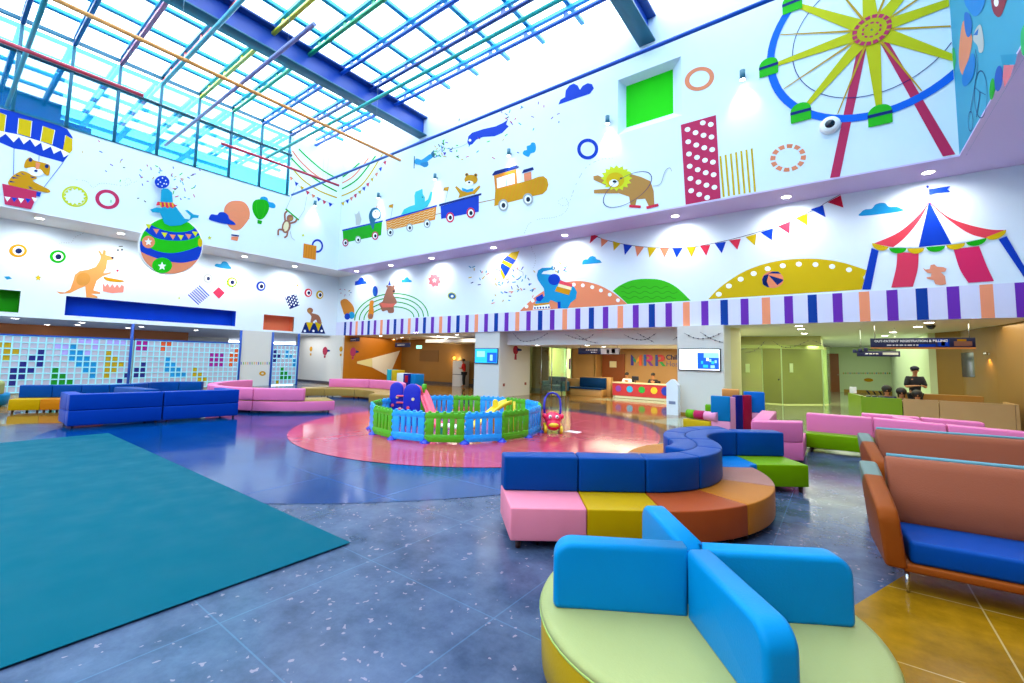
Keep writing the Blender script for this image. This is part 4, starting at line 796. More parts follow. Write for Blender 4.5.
m = Mural('mural_square', 'tilted navy square with white checks painted above the salmon niche', 'LL', 'L'); m.poly([(622, 350), (678, 334), (696, 390), (647, 410)], 'navy')
for i in range(5):
    for j in range(4):
        u, v = (i+.5)/5, (j+.5)/4+(.08 if i % 2 else -.05); x = 622+56*u+22*v; y = 350-16*u+58*v; m.ell(x, y, 4, 5, 'w', n=6, up=False) if v < .95 else None
m.done()
Mural('mural_star', 'tiny yellow star painted between blue roundel and checked square', 'LL', 'L').star(685, 291, 8, 'yel').done()
m = Mural('mural_monkey', 'brown monkey crouching on a row of navy and yellow circus cones', 'LL', 'L', first='podium'); m.poly([(704, 528), (724, 476), (805, 482), (824, 532)], 'navy')
for x in (728, 772): m.poly([(x, 474), (x+36, 476), (x+17, 520)], 'yel', up=False)
m.lay += 1
for x in (722, 765, 806): m.ell(x, 518, 6, c='w', n=12, up=False)
m.part('monkey_body').poly([(738, 425), (760, 430), (790, 440), (803, 465), (802, 484), (786, 478), (778, 462), (765, 470), (762, 476), (750, 474), (754, 445)], 'brn', sm=True); m.ell(748, 416, 15, 14, 'brn'); m.ell(745, 419, 8, 8, 'tan'); m.done()
# ---- lower stub of the entrance: painted side wall
m = Mural('mural_balloon', 'tall peach and blue figure painted on the cyan side wall beside the ferris wheel', 'RU', 'R', first='body'); m.poly([(95, 100), (112, 95), (135, 150), (135, 190), (118, 270), (98, 320), (82, 280), (82, 200)], 'pch', sm=True)
m.part('blue_patch').poly([(105, 55), (125, 60), (137, 100), (130, 150), (115, 155), (104, 110)], '#1468b8', sm=True); m.part('cloak').poly([(100, -60), (190, -60), (185, 30), (150, 70), (120, 40), (105, 10)], '#1880c8', sm=True); m.part('base').poly([(95, 325), (135, 230), (150, 260), (140, 330), (105, 370)], '#1478c0', sm=True); m.done()
m = Mural('mural_bicycle', 'thin outlined tricycle wheels painted on the cyan side wall', 'RU', 'R', first='wheel'); m.ring(174, 403, 28, 103, 5, 'navy'); m.line([(150, 375), (170, 392), (168, 420), (155, 500)], 2.5, 'navy'); m.line([(170, 392), (195, 405)], 2.5, 'navy'); m.part('small_wheel').ring(130, 518, 11, 44, 5, 'navy'); m.part('stem').line([(150, 210), (158, 290), (130, 470)], 2, 'navy', sm=True); m.done()
m = Mural('mural_bird', 'grey and blue bird figure painted above the tricycle', 'RU', 'R'); m.poly([(150, 130), (172, 105), (185, 160), (184, 215), (168, 225), (160, 195), (142, 170)], 'cat', sm=True); m.poly([(142, 150), (165, 120), (160, 150)], '#1468b8'); m.done()
m = Mural('mural_drum', 'dark red rounded shape painted at the top of the side wall', 'RU', 'R'); m.poly([(222, -30), (285, -30), (275, 30), (255, 72), (232, 60), (220, 20)], '#8c2840', sm=True); m.ell(240, 10, 10, 18, 'w'); m.done()
m = Mural('mural_cart', 'salmon and teal cart painted low on the cyan side wall', 'RU', 'R', first='cart'); m.poly([(272, 278), (315, 278), (300, 330), (275, 372), (268, 330)], '#d87078'); m.part('cover').poly([(258, 235), (330, 230), (320, 276), (266, 278)], '#1c8cb0'); m.part('sack').ell(250, 335, 17, 55, '#1450a8', 4); m.part('bush').ell(222, 380, 11, 46, 'grn', 4); m.done()
Mural('mural_bush', 'green leaf shape painted at the wall corner beside the wheel rim', 'RU', 'R').poly([(50, 215), (58, 205), (68, 250), (60, 300), (48, 310), (46, 260)], '#28b060', sm=True).done()
Mural('mural_bush', 'green leaf shape painted at the right edge of the side wall', 'RU', 'R').poly([(345, 140), (370, 100), (375, 220), (350, 230)], '#28b060', sm=True).done()
# star and dots on entrance pier: row of painted ticks and a donut
m = Mural('mural_ticks', 'row of small coloured ticks painted on the white pier between the lattice screens', 'LL', 'X'); 
for k in range(14): x = 241+k*2.15; m.poly([(x, 362), (x+.7, 362), (x+.7, 364.6), (x, 364.6)], ('blue', 'grn', 'yel', 'pch')[k % 4], up=False)
m.done()
m = Mural('mural_ring', 'mustard ring doughnut painted on the white pier', 'LL', 'X'); m.ring(262.5, 373.5, 3.3, 2.4, 2, 'mus'); m.done()
# ------------------------------------------------------------------ lattice screens
GX = XL; PT = .208; PZ = .224
gridm = mat('lattice_frame_cyan', '#a4e8f4', rough=.35); postm = mat('lattice_post_blue', '#0c4cb0', rough=.35)
TC = dict(m='#b89a10', n='#24287c', g='#0c8c28', b='#1490d0', v='#a0128c', o='#e0501c', l='#b4a4ec', d='#bab8ca')
def lattice(label, y0, n, posts, tiles, z1=2.07):
    t = thing('lattice_screen', label, 'screen', (GX, y0+n*PT/2, 0), group=None)
    cells = {}
    for (ox, oy, lst) in tiles:
        for c, pts in lst:
            for x, y in pts:
                p = at_x(ox+x/K5, oy+y/K5, GX); i = int((p.y-y0)/PT); j = int((z1-p.z)/PZ); cells[(i, j)] = c
    rows = 9; gap = .018
    g = MB()
    for i in range(n+1): g.box((GX-.03, y0+i*PT-.02, .05), (GX+.03, y0+i*PT+.02, z1))
    for j in range(rows+1): g.box((GX-.029, y0, z1-j*PZ-.02), (GX+.029, y0+n*PT, z1-j*PZ+.02))
    g.done('grid', gridm, t)
    g = MB(); tm = {k: mat('tile_'+k, v, rough=.25) for k, v in TC.items()}
    for i in range(n):
        for j in range(rows):
            c = cells.get((i, j), 'd'); g.box((GX-.012, y0+i*PT+.022, z1-(j+1)*PZ+.022), (GX+.012, y0+(i+1)*PT-.022, z1-j*PZ-.022), tm[c])
    g.done('tile_pane', None, t)
    g = MB(); g.box((GX-.035, y0-.02, z1), (GX+.035, y0+n*PT+.02, z1+.06)); g.done('top_rail', postm, t)
    for y, zt in posts:
        g = MB(); g.box((GX-.04, y-.045, 0), (GX+.05, y+.045, zt), bev=.006, seg=1); g.done('post', postm, t)
tl1 = [(0, 320, [('m', [(35, 125), (30, 157), (75, 157), (25, 188), (5, 122)]), ('n', [(205, 160), (160, 188), (200, 190), (198, 218), (115, 220), (150, 250), (110, 252), (65, 252), (60, 285), (105, 285), (57, 318), (630, 282), (595, 305)]),
      ('g', [(272, 252), (268, 282), (308, 283), (268, 310), (305, 310), (343, 310)]), ('b', [(365, 132), (362, 160), (358, 190), (400, 163), (397, 192), (432, 192), (393, 222), (430, 222), (467, 222), (428, 250), (463, 250), (460, 280)]),
      ('m', [(541, 170), (538, 198), (572, 198), (535, 225), (568, 225), (603, 225), (532, 253), (566, 253), (530, 282)]), ('l', [(325, 130), (285, 130), (325, 160), (400, 100), (440, 103), (478, 105), (545, 107), (575, 110), (478, 135), (603, 112), (440, 160)])])]
lattice('longest lattice screen of square tiles, left of the tall blue post', 5.104+PT-44*PT, 44, [(5.264, 2.745)], tl1)
tl2 = [(0, 320, [('v', [(690, 115), (718, 118), (686, 143), (716, 145)]), ('o', [(810, 120), (840, 122), (808, 148)]), ('n', [(708, 225), (675, 250), (704, 252), (670, 278), (702, 280)]), ('b', [(832, 200), (830, 225), (858, 228), (828, 250), (856, 252), (884, 252), (854, 276), (883, 278), (910, 280)]), ('m', [(965, 252), (962, 275), (990, 280)])]),
       (180, 320, [('v', [(x, y) for x in (155, 180, 205) for y in (180, 203, 225)]), ('o', [(280, 160), (255, 182), (278, 182), (277, 205), (252, 205), (252, 228)]), ('m', [(95, 297), (120, 302)]), ('n', [(172, 325), (195, 325)])])]
lattice('lattice screen with magenta and orange tile motifs, right of the tall blue post', 5.403, 19, [(9.41, 2.745)], tl2)
tl3 = [(180, 320, [('n', [(483, 162), (460, 185), (482, 185), (458, 205), (480, 205)]), ('b', [(540, 165), (538, 187), (560, 187), (560, 210), (578, 210), (577, 230)]), ('g', [(517, 252), (515, 270), (535, 272), (513, 293), (533, 294), (552, 295)]), ('m', [(492, 315)])])]
lattice('narrow lattice screen with a green tile motif between white pier and entrance', 10.98, 6, [(10.93, 2.745), (12.3, 2.745)], tl3)

# ------------------------------------------------------------------ modular sofas
Lc = dict(pink='#dc7c90', yellow='#ac8800', brown='#94401a', mustard='#a8641c', taupe='#98685c', sky='#0068b0', green='#648c00', blue='#003c84', teal='#0078ac', mint='#b8cc80', rose='#d870a0', khaki='#98783c', orange='#b06a0c', deep='#003494')
def lm(c): return leather(c, Lc.get(c, c))
legm = mat('sofa_leg_wood', '#3c1e14', rough=.4)
ZB, ZSEAT, ZTOP = .075, .347, .672
def module(label, seat_pts, back_pts, sc, bc, legs, group, tall=ZTOP, cat='sofa module', base=None, nm='sofa_module', groove=False):
    cx = sum(p[0] for p in seat_pts)/len(seat_pts); cyy = sum(p[1] for p in seat_pts)/len(seat_pts)
    t = thing(nm, label, cat, (cx, cyy, 0), 0, group)
    m = MB(); m.prism(seat_pts, ZB, ZSEAT, None, bev=.014, seg=3); m.done('seat', lm(sc), t)
    if back_pts:
        m = MB(); m.prism(back_pts, ZSEAT+.001, tall, None, bev=.022, seg=3); m.done('backrest', lm(bc), t)
    for x, y in legs:
        m = MB(); m.tube((x, y, 0), (x, y, ZB+.01), .022, .028, n=10); m.done('leg', legm, t)
    return t
U = Vector((.8, .6)); NB = Vector((-.6, .8))      # along the straight, and from the seat towards the back
def shrink(pts, g=.004):
    cx = sum(p[0] for p in pts)/len(pts); cyy = sum(p[1] for p in pts)/len(pts)
    return [(p[0]+(cx-p[0])*g*2, p[1]+(cyy-p[1])*g*2) for p in pts]
def s_half(M, cols, labels, group, skip=(), noback=()):
    """seven modules of an S-shaped sofa. M maps the reference layout to the place."""
    C1 = Vector((-2.23, 5.19)); C2 = C1+1.8*U
    T = lambda p: tuple((M @ Vector((p[0], p[1], 0, 1)))[:2])
    RG, RF, BT = .9, 1.66, .265
    out = []
    def add(k, seat, back, legs):
        if k in skip: return
        seat = [T(p) for p in seat]; back = [] if k in noback else [T(p) for p in back]; legs = [T(p) for p in legs]
        out.append(module(labels[k], shrink(seat), shrink(back) if back else None, cols[k], 'blue', legs, group))
    def straight(k, g0, length=.65):
        a = g0; b = g0+U*length; dn = -NB
        q = [a, b, b+dn*.75, a+dn*.75]; bk = [a, b, b+dn*BT, a+dn*BT]
        if k == 0 and not noback: q[0] = a-U*.10+dn*.06; bk[0] = a-U*.10+dn*.06; bk[3] = a-U*.065+dn*BT
        add(k, q, bk, [a+U*.07+dn*.68, b-U*.07+dn*.68, a+U*.07+dn*.1, b-U*.07+dn*.1])
    G0 = C1+RG*Vector((.6, -.8))
    straight(0, G0-U*1.30); straight(1, G0-U*.65)
    a0 = R_(-53.13)
    for i in range(3):
        s, e = a0+R_(30*i), a0+R_(30*(i+1)); mid = (s+e)/2
        add(2+i, sector(C1, RG, RF, s, e, 8), sector(C1, RG, RG+BT, s, e, 8), [pol(C1, 1.56, s+.07), pol(C1, 1.56, e-.07), pol(C1, 1.0, mid)])
    s, e = R_(36.87+180), R_(126.87)
    add(5, sector(C2, .15, RG, e, s, 12), sector(C2, RG-BT, RG, e+(R_(40) if 9 in noback else 0), s, 12), [pol(C2, .25, R_(170)), pol(C2, .8, R_(140)), pol(C2, .8, R_(205))])
    straight(6, C2+RG*NB)
    return out
cols = ['pink', 'yellow', 'brown', 'mustard', 'taupe', 'sky', 'green']
I4 = Matrix.Identity(4)
s_half(I4, cols, ['pink square sofa module with blue back at the left end of the S-shaped sofa', 'yellow square sofa module with blue back between the pink and brown ones', 'brown wedge sofa module curving behind the foreground round seat', 'mustard wedge sofa module between the brown and taupe wedges', 'taupe wedge sofa module between the mustard wedge and the sky blue seat', 'sky blue inner-corner sofa module in the bend of the S-shaped sofa', 'green sofa module with blue back at the far end of the S-shaped sofa'], 'S-shaped modular sofa, near side')
mid = Vector((-2.23, 5.19))+.9*U
ROT = Matrix.Translation((mid.x, mid.y, 0)) @ Matrix.Rotation(math.pi, 4, 'Z') @ Matrix.Translation((-mid.x, -mid.y, 0))
s_half(ROT, ['pink', 'yellow', 'mustard', 'mustard', 'taupe', 'sky', 'green'], ['pink sofa module hidden on the far side of the S-shaped sofa, at its far end', 'yellow sofa module on the far side of the S-shaped sofa', 'mustard wedge module on the far side behind the blue curve, beside the yellow one', 'tan mustard wedge module showing left of the blue curved back', 'taupe wedge module on the far side of the S-shaped sofa', 'sky blue inner-corner module on the far side of the S-shaped sofa', 'green sofa module back to back with the pink one, only its edge showing'], 'S-shaped modular sofa, far side', skip=(0, 1, 6), noback=(9,))
for i, (cc, lab) in enumerate((('green', 'green seat module back to back with the pink one, only its edge showing'), ('sky', 'sky blue seat module back to back with the yellow one'))):
    g0 = Vector((-2.23, 5.19))+.9*Vector((.6, -.8))-U*(1.30-.65*i); nb = NB*.6
    module(lab, shrink([g0, g0+U*.65, g0+U*.65+nb, g0+nb]), None, cc, 'blue', [g0+U*.1+NB*.5, g0+U*.55+NB*.5, g0+U*.1+NB*.1, g0+U*.55+NB*.1], 'S-shaped modular sofa, far side')
# the same kind of sofa in front of the lattice screens
ML = Matrix.Translation((-17.2, 1.82, 0)) @ Matrix.Rotation(R_(20), 4, 'Z') @ Matrix.Diagonal((.93, .93, 1, 1)) @ Matrix.Translation((2.73, -3.69, 0))
s_half(ML, ['yellow', 'orange', 'brown', 'mustard', 'taupe', 'rose', 'green'], ['yellow sofa module with blue back in front of the lattice screen', 'amber sofa module next to the far yellow one', 'brown wedge module behind the long blue sofa', 'mustard wedge module behind the long blue sofa', 'taupe wedge module behind the long blue sofa', 'pink inner-corner module showing over the long blue sofa', 'green module end showing over the long blue sofa'], 'modular sofa by the lattice screens')
# long deep blue sofa with its back to the camera: two modules
def blue_big(y0, y1, label, left):
    x0 = -12.58+(y0-1.9)*.14; x1 = -12.58+(y1-1.9)*.14
    t = thing('sofa_module', label, 'sofa module', ((x0+x1)/2-.4, (y0+y1)/2, 0), 0, 'long deep blue sofa')
    g = .012
    for nm, z0, z1 in (('back_base', .06, .37), ('backrest', .372, .70)):
        m = MB(); m.prism([(x0, y0+g), (x1, y1-g), (x1-.26, y1-g), (x0-.26, y0+g)], z0, z1, bev=.02); m.done(nm, lm('deep'), t)
    m = MB(); m.prism([(x0-.262, y0+g), (x1-.262, y1-g), (x1-.95, y1-g), (x0-.95, y0+g)], .08, .347, bev=.02); m.done('seat', lm('deep'), t)
    ya = y0+g if left else y1-g; s = 1 if left else -1; xa = x0 if left else x1
    m = MB(); m.prism([(xa-.262, ya), (xa-.95, ya), (xa-.95, ya+s*.24), (xa-.262, ya+s*.24)], .349, .70, bev=.02); m.done('armrest', lm('deep'), t)
    for x, y in ((x0-.06, y0+.1), (x1-.06, y1-.1), (x0-.85, y0+.1), (x1-.85, y1-.1)):
        m = MB(); m.tube((x, y, 0), (x, y, .09), .02, .028, n=10); m.done('leg', legm, t)
blue_big(1.9, 3.42, 'left half of the long deep blue sofa seen from behind', True); blue_big(3.42, 4.92, 'right half of the long deep blue sofa seen from behind', False)
t = module('blue backrest block running back from the middle of the long blue sofa', [(-13.75, 3.35), (-15.1, 2.95), (-15.1, 3.55), (-13.75, 3.75)], [(-13.75, 3.4), (-15.1, 3.1), (-15.1, 3.5), (-13.75, 3.7)], 'blue', 'blue', [(-13.9, 3.5), (-14.9, 3.3)], 'long deep blue sofa')
# pink curved sofa ring with khaki seats
PC = (-14.3, 8.1)
def ringmod(label, a0, a1, r0=1.95, r1=3.0, back=None, mark='rose'):
    t = thing('sofa_module', label, 'sofa module', (*pol(PC, (r0+r1)/2, R_((a0+a1)/2)), 0), 0, 'pink curved sofa with khaki seats')
    m = MB(); m.prism(sector(PC, r0, r1, R_(a0+.2), R_(a1-.2), 8), .07, .325, bev=.012); m.done('seat_base', lm(mark), t)
    m = MB(); m.prism(sector(PC, r0-.006, r1-.03, R_(a0+.6), R_(a1-.6), 8), .09, .347, bev=.012); m.done('seat_cushion', lm('khaki'), t)
    if back:
        m = MB(); m.prism(sector(PC, r1-.26, r1, R_(back[0]+.2), R_(back[1]-.2), 8), .349, .672, bev=.025); m.done('backrest', lm('rose'), t)
    for a in (a0+3, a1-3):
        for r in (r0+.1, r1-.1): m = MB(); x, y = pol(PC, r, R_(a)); m.tube((x, y, 0), (x, y, .09), .02, .026, n=10); m.done('leg', legm, t)
ringmod('pink curved sofa module with a khaki seat end stretching towards the play fence', -60, -19, back=(-60, -34))
ringmod('pink curved sofa module seen from behind beside the long blue sofa', -98, -60, back=(-98, -60))
ringmod('short pink sofa module between the long blue sofa and the lattice', -128, -98, back=(-128, -98)); ringmod('pink sofa module with rounded back end in front of the white pier', -162, -128, back=(-162, -128))
ringmod('khaki seat module without back at the far left of the pink curved sofa', 140, 160, mark='khaki')
ringmod('far pink sofa module with khaki seat, left one in front of the entrance', 105, 140, back=(105, 140), mark='khaki'); ringmod('far pink sofa module with khaki seat in front of the orange wall', 62, 105, back=(62, 105), mark='khaki')
ringmod('khaki stool-like end module of the far pink sofa beside the play fence', 28, 62, back=(46, 62), mark='khaki')
# pink box sofa and green seats in front of the registration desk
g2 = 'pink sofa group by the registration desk'
t = thing('sofa_module', 'pink box-shaped sofa module at the near corner of the pink sofa group', 'sofa module', (-.9, 9.2, 0), 0, g2)
m = MB(); m.prism([(-1.2, 8.13), (-.53, 8.66), (-.56, 9.95), (-1.28, 9.95)], .06, .345, bev=.015); m.done('seat_base', lm('rose'), t)
m = MB(); m.prism([(-1.2, 8.13), (-.53, 8.66), (-.545, 8.98), (-1.19, 8.47)], .35, .672, bev=.02); m.done('backrest', lm('rose'), t); m = MB(); m.prism([(-1.235, 8.44), (-1.0, 8.63), (-1.06, 10.3), (-1.32, 10.3)], .348, .672, bev=.02); m.done('armrest', lm('rose'), t)
for x, y in ((-1.1, 8.32), (-.66, 8.72), (-1.18, 9.8), (-.66, 9.8)): m = MB(); m.tube((x, y, 0), (x, y, .07), .025, n=10); m.done('leg', legm, t)
def bench(label, x0, x1, y, sc, bc, dep=.62, slope=0, cat='sofa module', nm='sofa_module'):
    t = thing(nm, label, cat, ((x0+x1)/2, y+dep/2, 0), 0, g2)
    f = lambda x: y+slope*(x-x0)
    m = MB(); m.prism([(x0, f(x0)), (x1, f(x1)), (x1, f(x1)+dep-.26), (x0, f(x0)+dep-.26)], .09, .345, bev=.015); m.done('seat', lm(sc), t)
    m = MB(); m.prism([(x0, f(x0)+dep-.255), (x1, f(x1)+dep-.255), (x1, f(x1)+dep), (x0, f(x0)+dep)], .07, .672, bev=.022); m.done('backrest', lm(bc), t)
    for x in (x0+.08, x1-.08):
        for yy in (.08, dep-.1): m = MB(); m.tube((x, f(x)+yy, 0), (x, f(x)+yy, .1), .022, n=10); m.done('leg', legm, t)
bench('green seat module with long pink back behind the far brown couch', -.57, .42, 9.97, 'green', 'rose', dep=.62)
bench('second pink-backed module continuing right behind the far brown couch', .44, 1.35, 9.97, 'green', 'rose', dep=.62, slope=-.25); bench('third pink-backed module at the right end behind the brown couches', 1.37, 2.2, 9.74, 'green', 'rose', dep=.62, slope=-.3)
t = module('pink low sofa back standing before the green registration desk', [(.3, 11.2), (1.15, 11.15), (1.15, 11.7), (.3, 11.75)], [(.3, 11.2), (1.15, 11.15), (1.15, 11.42), (.3, 11.47)], 'rose', 'rose', [(.4, 11.3), (1.05, 11.3)], g2)
t = module('pink low sofa back at right before the wooden registration desk', [(1.17, 11.15), (1.95, 11.0), (1.95, 11.5), (1.17, 11.68)], [(1.17, 11.15), (1.95, 11.0), (1.95, 11.28), (1.17, 11.42)], 'rose', 'rose', [(1.3, 11.3), (1.85, 11.2)], g2)
t = module('pink diagonal sofa block joining the two pink rows', [(.8, 10.6), (1.15, 10.5), (1.0, 11.12), (.7, 11.14)], [(.8, 10.62), (1.12, 10.52), (1.0, 11.1), (.74, 11.12)], 'rose', 'rose', [(.9, 10.8)], g2)
# round foreground seat with four crossed backs
t = thing('round_sofa', 'pale green round foreground seat with four crossed sky blue backrests', 'round sofa', (-.63, 2.46, 0))
m = MB(); RC = (-.63, 2.47, 0); m.lathe([(.76, .05), (.785, .08), (.79, .2), (.79, .29), (.78, .315)], RC, n=72); m.done('seat_base', leather('olive_yellow', '#a8880c'), t)
m = MB(); m.lathe([(.70, .30), (.78, .312), (.797, .333), (.788, .352), (.755, .365), (.55, .372), (.02, .375)], RC, n=72); m.done('seat_cushion', leather('pale_green', '#969c64'), t)
m = MB(); m.path([pol(RC, .793, R_(k*5))+(.326,) for k in range(72)], .007, closed=True); m.done('piping', leather('piping_green', '#a0b860'), t)
for k in range(4): m = MB(); x, y = pol(RC, .6, R_(45+90*k)); m.tube((x, y, 0), (x, y, .06), .03, n=10); m.done('leg', legm, t)
def slab(p0, p1, th, z0, z1, r=.095):
    """upholstered panel: rounded outline in its own plane, softened all round"""
    p0 = Vector((p0[0], p0[1], z0)); p1 = Vector((p1[0], p1[1], z0)); d = (p1-p0); L = d.length; d.normalize(); nrm = Vector((-d.y, d.x, 0)); hgt = z1-z0
    pts = []
    for i in range(9): a = R_(i*11.25); pts.append((L-r+r*math.cos(a), hgt-r+r*math.sin(a)))
    n0 = len(pts); pts += [(0, hgt), (0, 0)]; r2 = .03
    for i in range(5): a = R_(270+i*22.5); pts.append((L-r2+r2*math.cos(a), r2+r2*math.sin(a)))
    b = bmesh.new(); P = lambda x, z, o: p0+d*x+Vector((0, 0, z))+nrm*o
    A = [b.verts.new(P(x, z, -th/2)) for x, z in pts]; B = [b.verts.new(P(x, z, th/2)) for x, z in pts]; n = len(pts)
    b.faces.new(A); b.faces.new(B[::-1])
    for k in range(n): b.faces.new((A[k], B[k], B[(k+1) % n], A[(k+1) % n]))
    bmesh.ops.recalc_face_normals(b, faces=b.faces[:]); b.normal_update()
    es = [e for e in b.edges if sum(1 for f in e.link_faces if len(f.verts) == n) == 1]
    bmesh.ops.bevel(b, geom=es, offset=.05, segments=6, profile=.5, affect='EDGES', clamp_overlap=True)
    for f in b.faces: f.smooth = True
    return b, [P(x, z, 0) for x, z in pts]
XC = Vector((-.62, 2.41))
for (ex, ey) in ((-1.225, 2.045), (-1.03, 2.955), (-.01, 2.80), (-.19, 1.87)):
    dd = (Vector((ex, ey))-XC).normalized(); b, edge = slab(XC+dd*.05, (ex, ey), .135, .36, .685)
    m = MB(); m.merge(b); o = m.done('backrest', leather('bright_blue', '#007cb8'), t)
    nn = Vector((-dd.y, dd.x, 0))
    for s_ in (-1, 1):
        m = MB(); m.path([p+nn*s_*.050-Vector((dd.x, dd.y, 0))*.014-Vector((0, 0, .013)) for p in edge[:10]], .0035); m.done('piping', leather('seam_blue', '#0560a0'), t)
# brown couches with blue seats
def couch(label, x, y, rz, L=1.95):
    t = thing('couch', label, 'couch', (x, y, 0), rz, 'tan leather couches'); W = xf((x, y, 0), rz)
    cb = leather('couch_tan', '#8a4c36'); cl = leather('couch_brown', '#823e10')
    m = MB(); m.box((.1, .06, .2), (L-.1, .62, .36), bev=.03, seg=4, mw=W); m.done('seat_cushion', leather('couch_blue', '#003c88'), t)
    m = MB(); m.box((.06, .04, .145), (L-.06, .66, .2), bev=.012, mw=W); m.done('frame', cl, t)
    b = bmesh.new(); pr = [(.55, .3), (.535, .36), (.50, .42), (.55, .6), (.60, .78), (.625, .835), (.66, .855), (.70, .84), (.72, .78), (.68, .5), (.66, .3)]
    A = [b.verts.new((.07, p[0], p[1])) for p in pr]; B = [b.verts.new((L-.07, p[0], p[1])) for p in pr]
    b.faces.new(A); b.faces.new(B[::-1])
    for k in range(len(pr)): b.faces.new((A[k], B[k], B[(k+1) % len(pr)], A[(k+1) % len(pr)])).smooth = True
    bmesh.ops.recalc_face_normals(b, faces=b.faces[:]); bevel(b, .018, 3, 50); m = MB(); m.merge(b, None, W, smooth=True); m.done('backrest', cb, t)
    m = MB(); m.path([W @ Vector(p) for p in ((.085, .69, .855), (L/2, .69, .858), (L-.085, .69, .855))], .017); m.done('piping', leather('couch_top_grey', '#5c8894'), t)  # blue-grey strip along the top edge of the back
    for s, x0 in ((1, .0), (-1, L-.0)):
        b = bmesh.new(); prof = [(.02, .16), (.0, .3), (-.01, .50), (.02, .57), (.12, .62), (.3, .68), (.5, .75), (.66, .80), (.70, .76), (.70, .2), (.66, .16)]
        out = lambda z: -.045-(z-.16)*.10
        A = [b.verts.new((x0+s*(out(p[1])), p[0], p[1])) for p in prof]; B = [b.verts.new((x0+s*(out(p[1])+.125), p[0], p[1])) for p in prof]
        b.faces.new(A); b.faces.new(B[::-1])
        for k in range(len(prof)): b.faces.new((A[k], B[k], B[(k+1) % len(prof)], A[(k+1) % len(prof)]))
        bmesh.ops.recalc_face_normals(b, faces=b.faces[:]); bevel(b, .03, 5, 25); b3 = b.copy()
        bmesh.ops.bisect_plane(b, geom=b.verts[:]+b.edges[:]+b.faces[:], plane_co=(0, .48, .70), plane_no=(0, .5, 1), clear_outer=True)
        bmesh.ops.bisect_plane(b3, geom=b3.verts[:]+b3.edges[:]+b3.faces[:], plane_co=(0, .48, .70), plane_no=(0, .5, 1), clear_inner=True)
        m = MB(); m.merge(b, None, W, smooth=True); ar = m.done('armrest', cl, t)
        m = MB(); m.merge(b3, None, W, smooth=True); m.done('armrest_rear_top', leather('couch_rear_grey', '#68766f'), ar)  # rear top of the arm, split off and coloured grey
    for lx, ly in ((.08, .08), (L-.08, .08), (.08, .6), (L-.08, .6)):
        m = MB(); m.tube(W @ Vector((lx, ly, .15)), W @ Vector((lx, ly-.02, 0)), .016, .011, n=10); m.done('leg', mat('chrome', '#c8c8cc', rough=.2, metal=1), t)
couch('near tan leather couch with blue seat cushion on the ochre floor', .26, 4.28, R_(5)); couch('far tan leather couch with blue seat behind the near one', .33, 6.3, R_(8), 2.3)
# far left: another round sofa cut by the frame
t = thing('round_sofa', 'pale green cushion and sky blue back of a seat cut by the left edge', 'round sofa', (-18.95, 1.25, 0))
m = MB(); m.lathe([(.66, .04), (.7, .08), (.72, .3), (.70, .36), (.02, .375)], (-18.95, .95, 0), n=40); m.done('seat', lm('teal'), t)
b, e = slab((-18.9, .95), (-18.3, 1.45), .15, .376, .74); m = MB(); m.merge(b); m.done('backrest', leather('pale_green'), t) if False else m.done('backrest', MC['leather_pale_green'], t)
# ------------------------------------------------------------------ playpen
def plastic(n, c, r=.35): return mat('plastic_'+n, c, rough=r, var=.02, spec=.5)
FC = Vector((-7.09, 7.5, 0)); FR = 1.91; NP = 16; th0 = at_z(465, 445.5); th0 = math.atan2(th0.y-FC.y, th0.x-FC.x)
pen = thing('play_fence', 'ring-shaped toddler play fence of alternating green and light blue plastic panels', 'play fence', FC)
pg, pb, pf = plastic('lime', '#4cac10'), plastic('light_blue', '#18a0f0'), plastic('foot_blue', '#0a30b8')
for k in range(NP):
    a0 = 2*math.pi*k/NP+th0; a1 = 2*math.pi*(k+1)/NP+th0
    p = Vector(pol(FC, FR, a0)+(0,)); q = Vector(pol(FC, FR, a1)+(0,)); d = (q-p); L = d.length; ang = math.atan2(d.y, d.x); W = xf(p, ang)
    m = MB(); th = .022; w = L-.012
    m.box((.006, -th, .03), (w, th, .17), mw=W, bev=.01); m.box((.006, -th, .46), (w, th, .575), mw=W, bev=.014)
    xs = [.006, .20, .38, .56, w]; 
    for a, b in ((.006, .16), (.20, .29), (.33, .42), (.46, .55), (.59, w)): m.box((a, -th*.9, .16), (b, th*.9, .48), mw=W, bev=.008)
    for x in (.08, .22, .36, .50, .64): m.box((x-.03, -th*1.15, .56), (x+.03, th*1.15, .60), mw=W, bev=.012)
    for z in (.1, .22, .34, .46): 
        m.box((-.012, -th*1.2, z), (.035, th*1.2, z+.06), mw=W, bev=.008)
    for x in (.15, .3, .43, .58):
        m.tube(W @ Vector((x, -th*1.5, .52)), W @ Vector((x, th*1.5, .52)), .02, n=10); m.tube(W @ Vector((x, -th*1.5, .1)), W @ Vector((x, th*1.5, .1)), .02, n=10)
    m.done('panel', pb if k % 2 == 0 else pg, pen)
    m = MB(); m.lathe([(.10, 0), (.095, .02), (.06, .05), (.035, .075), (.0, .08)], (p.x, p.y, 0), n=16); m.done('foot', pf, pen)
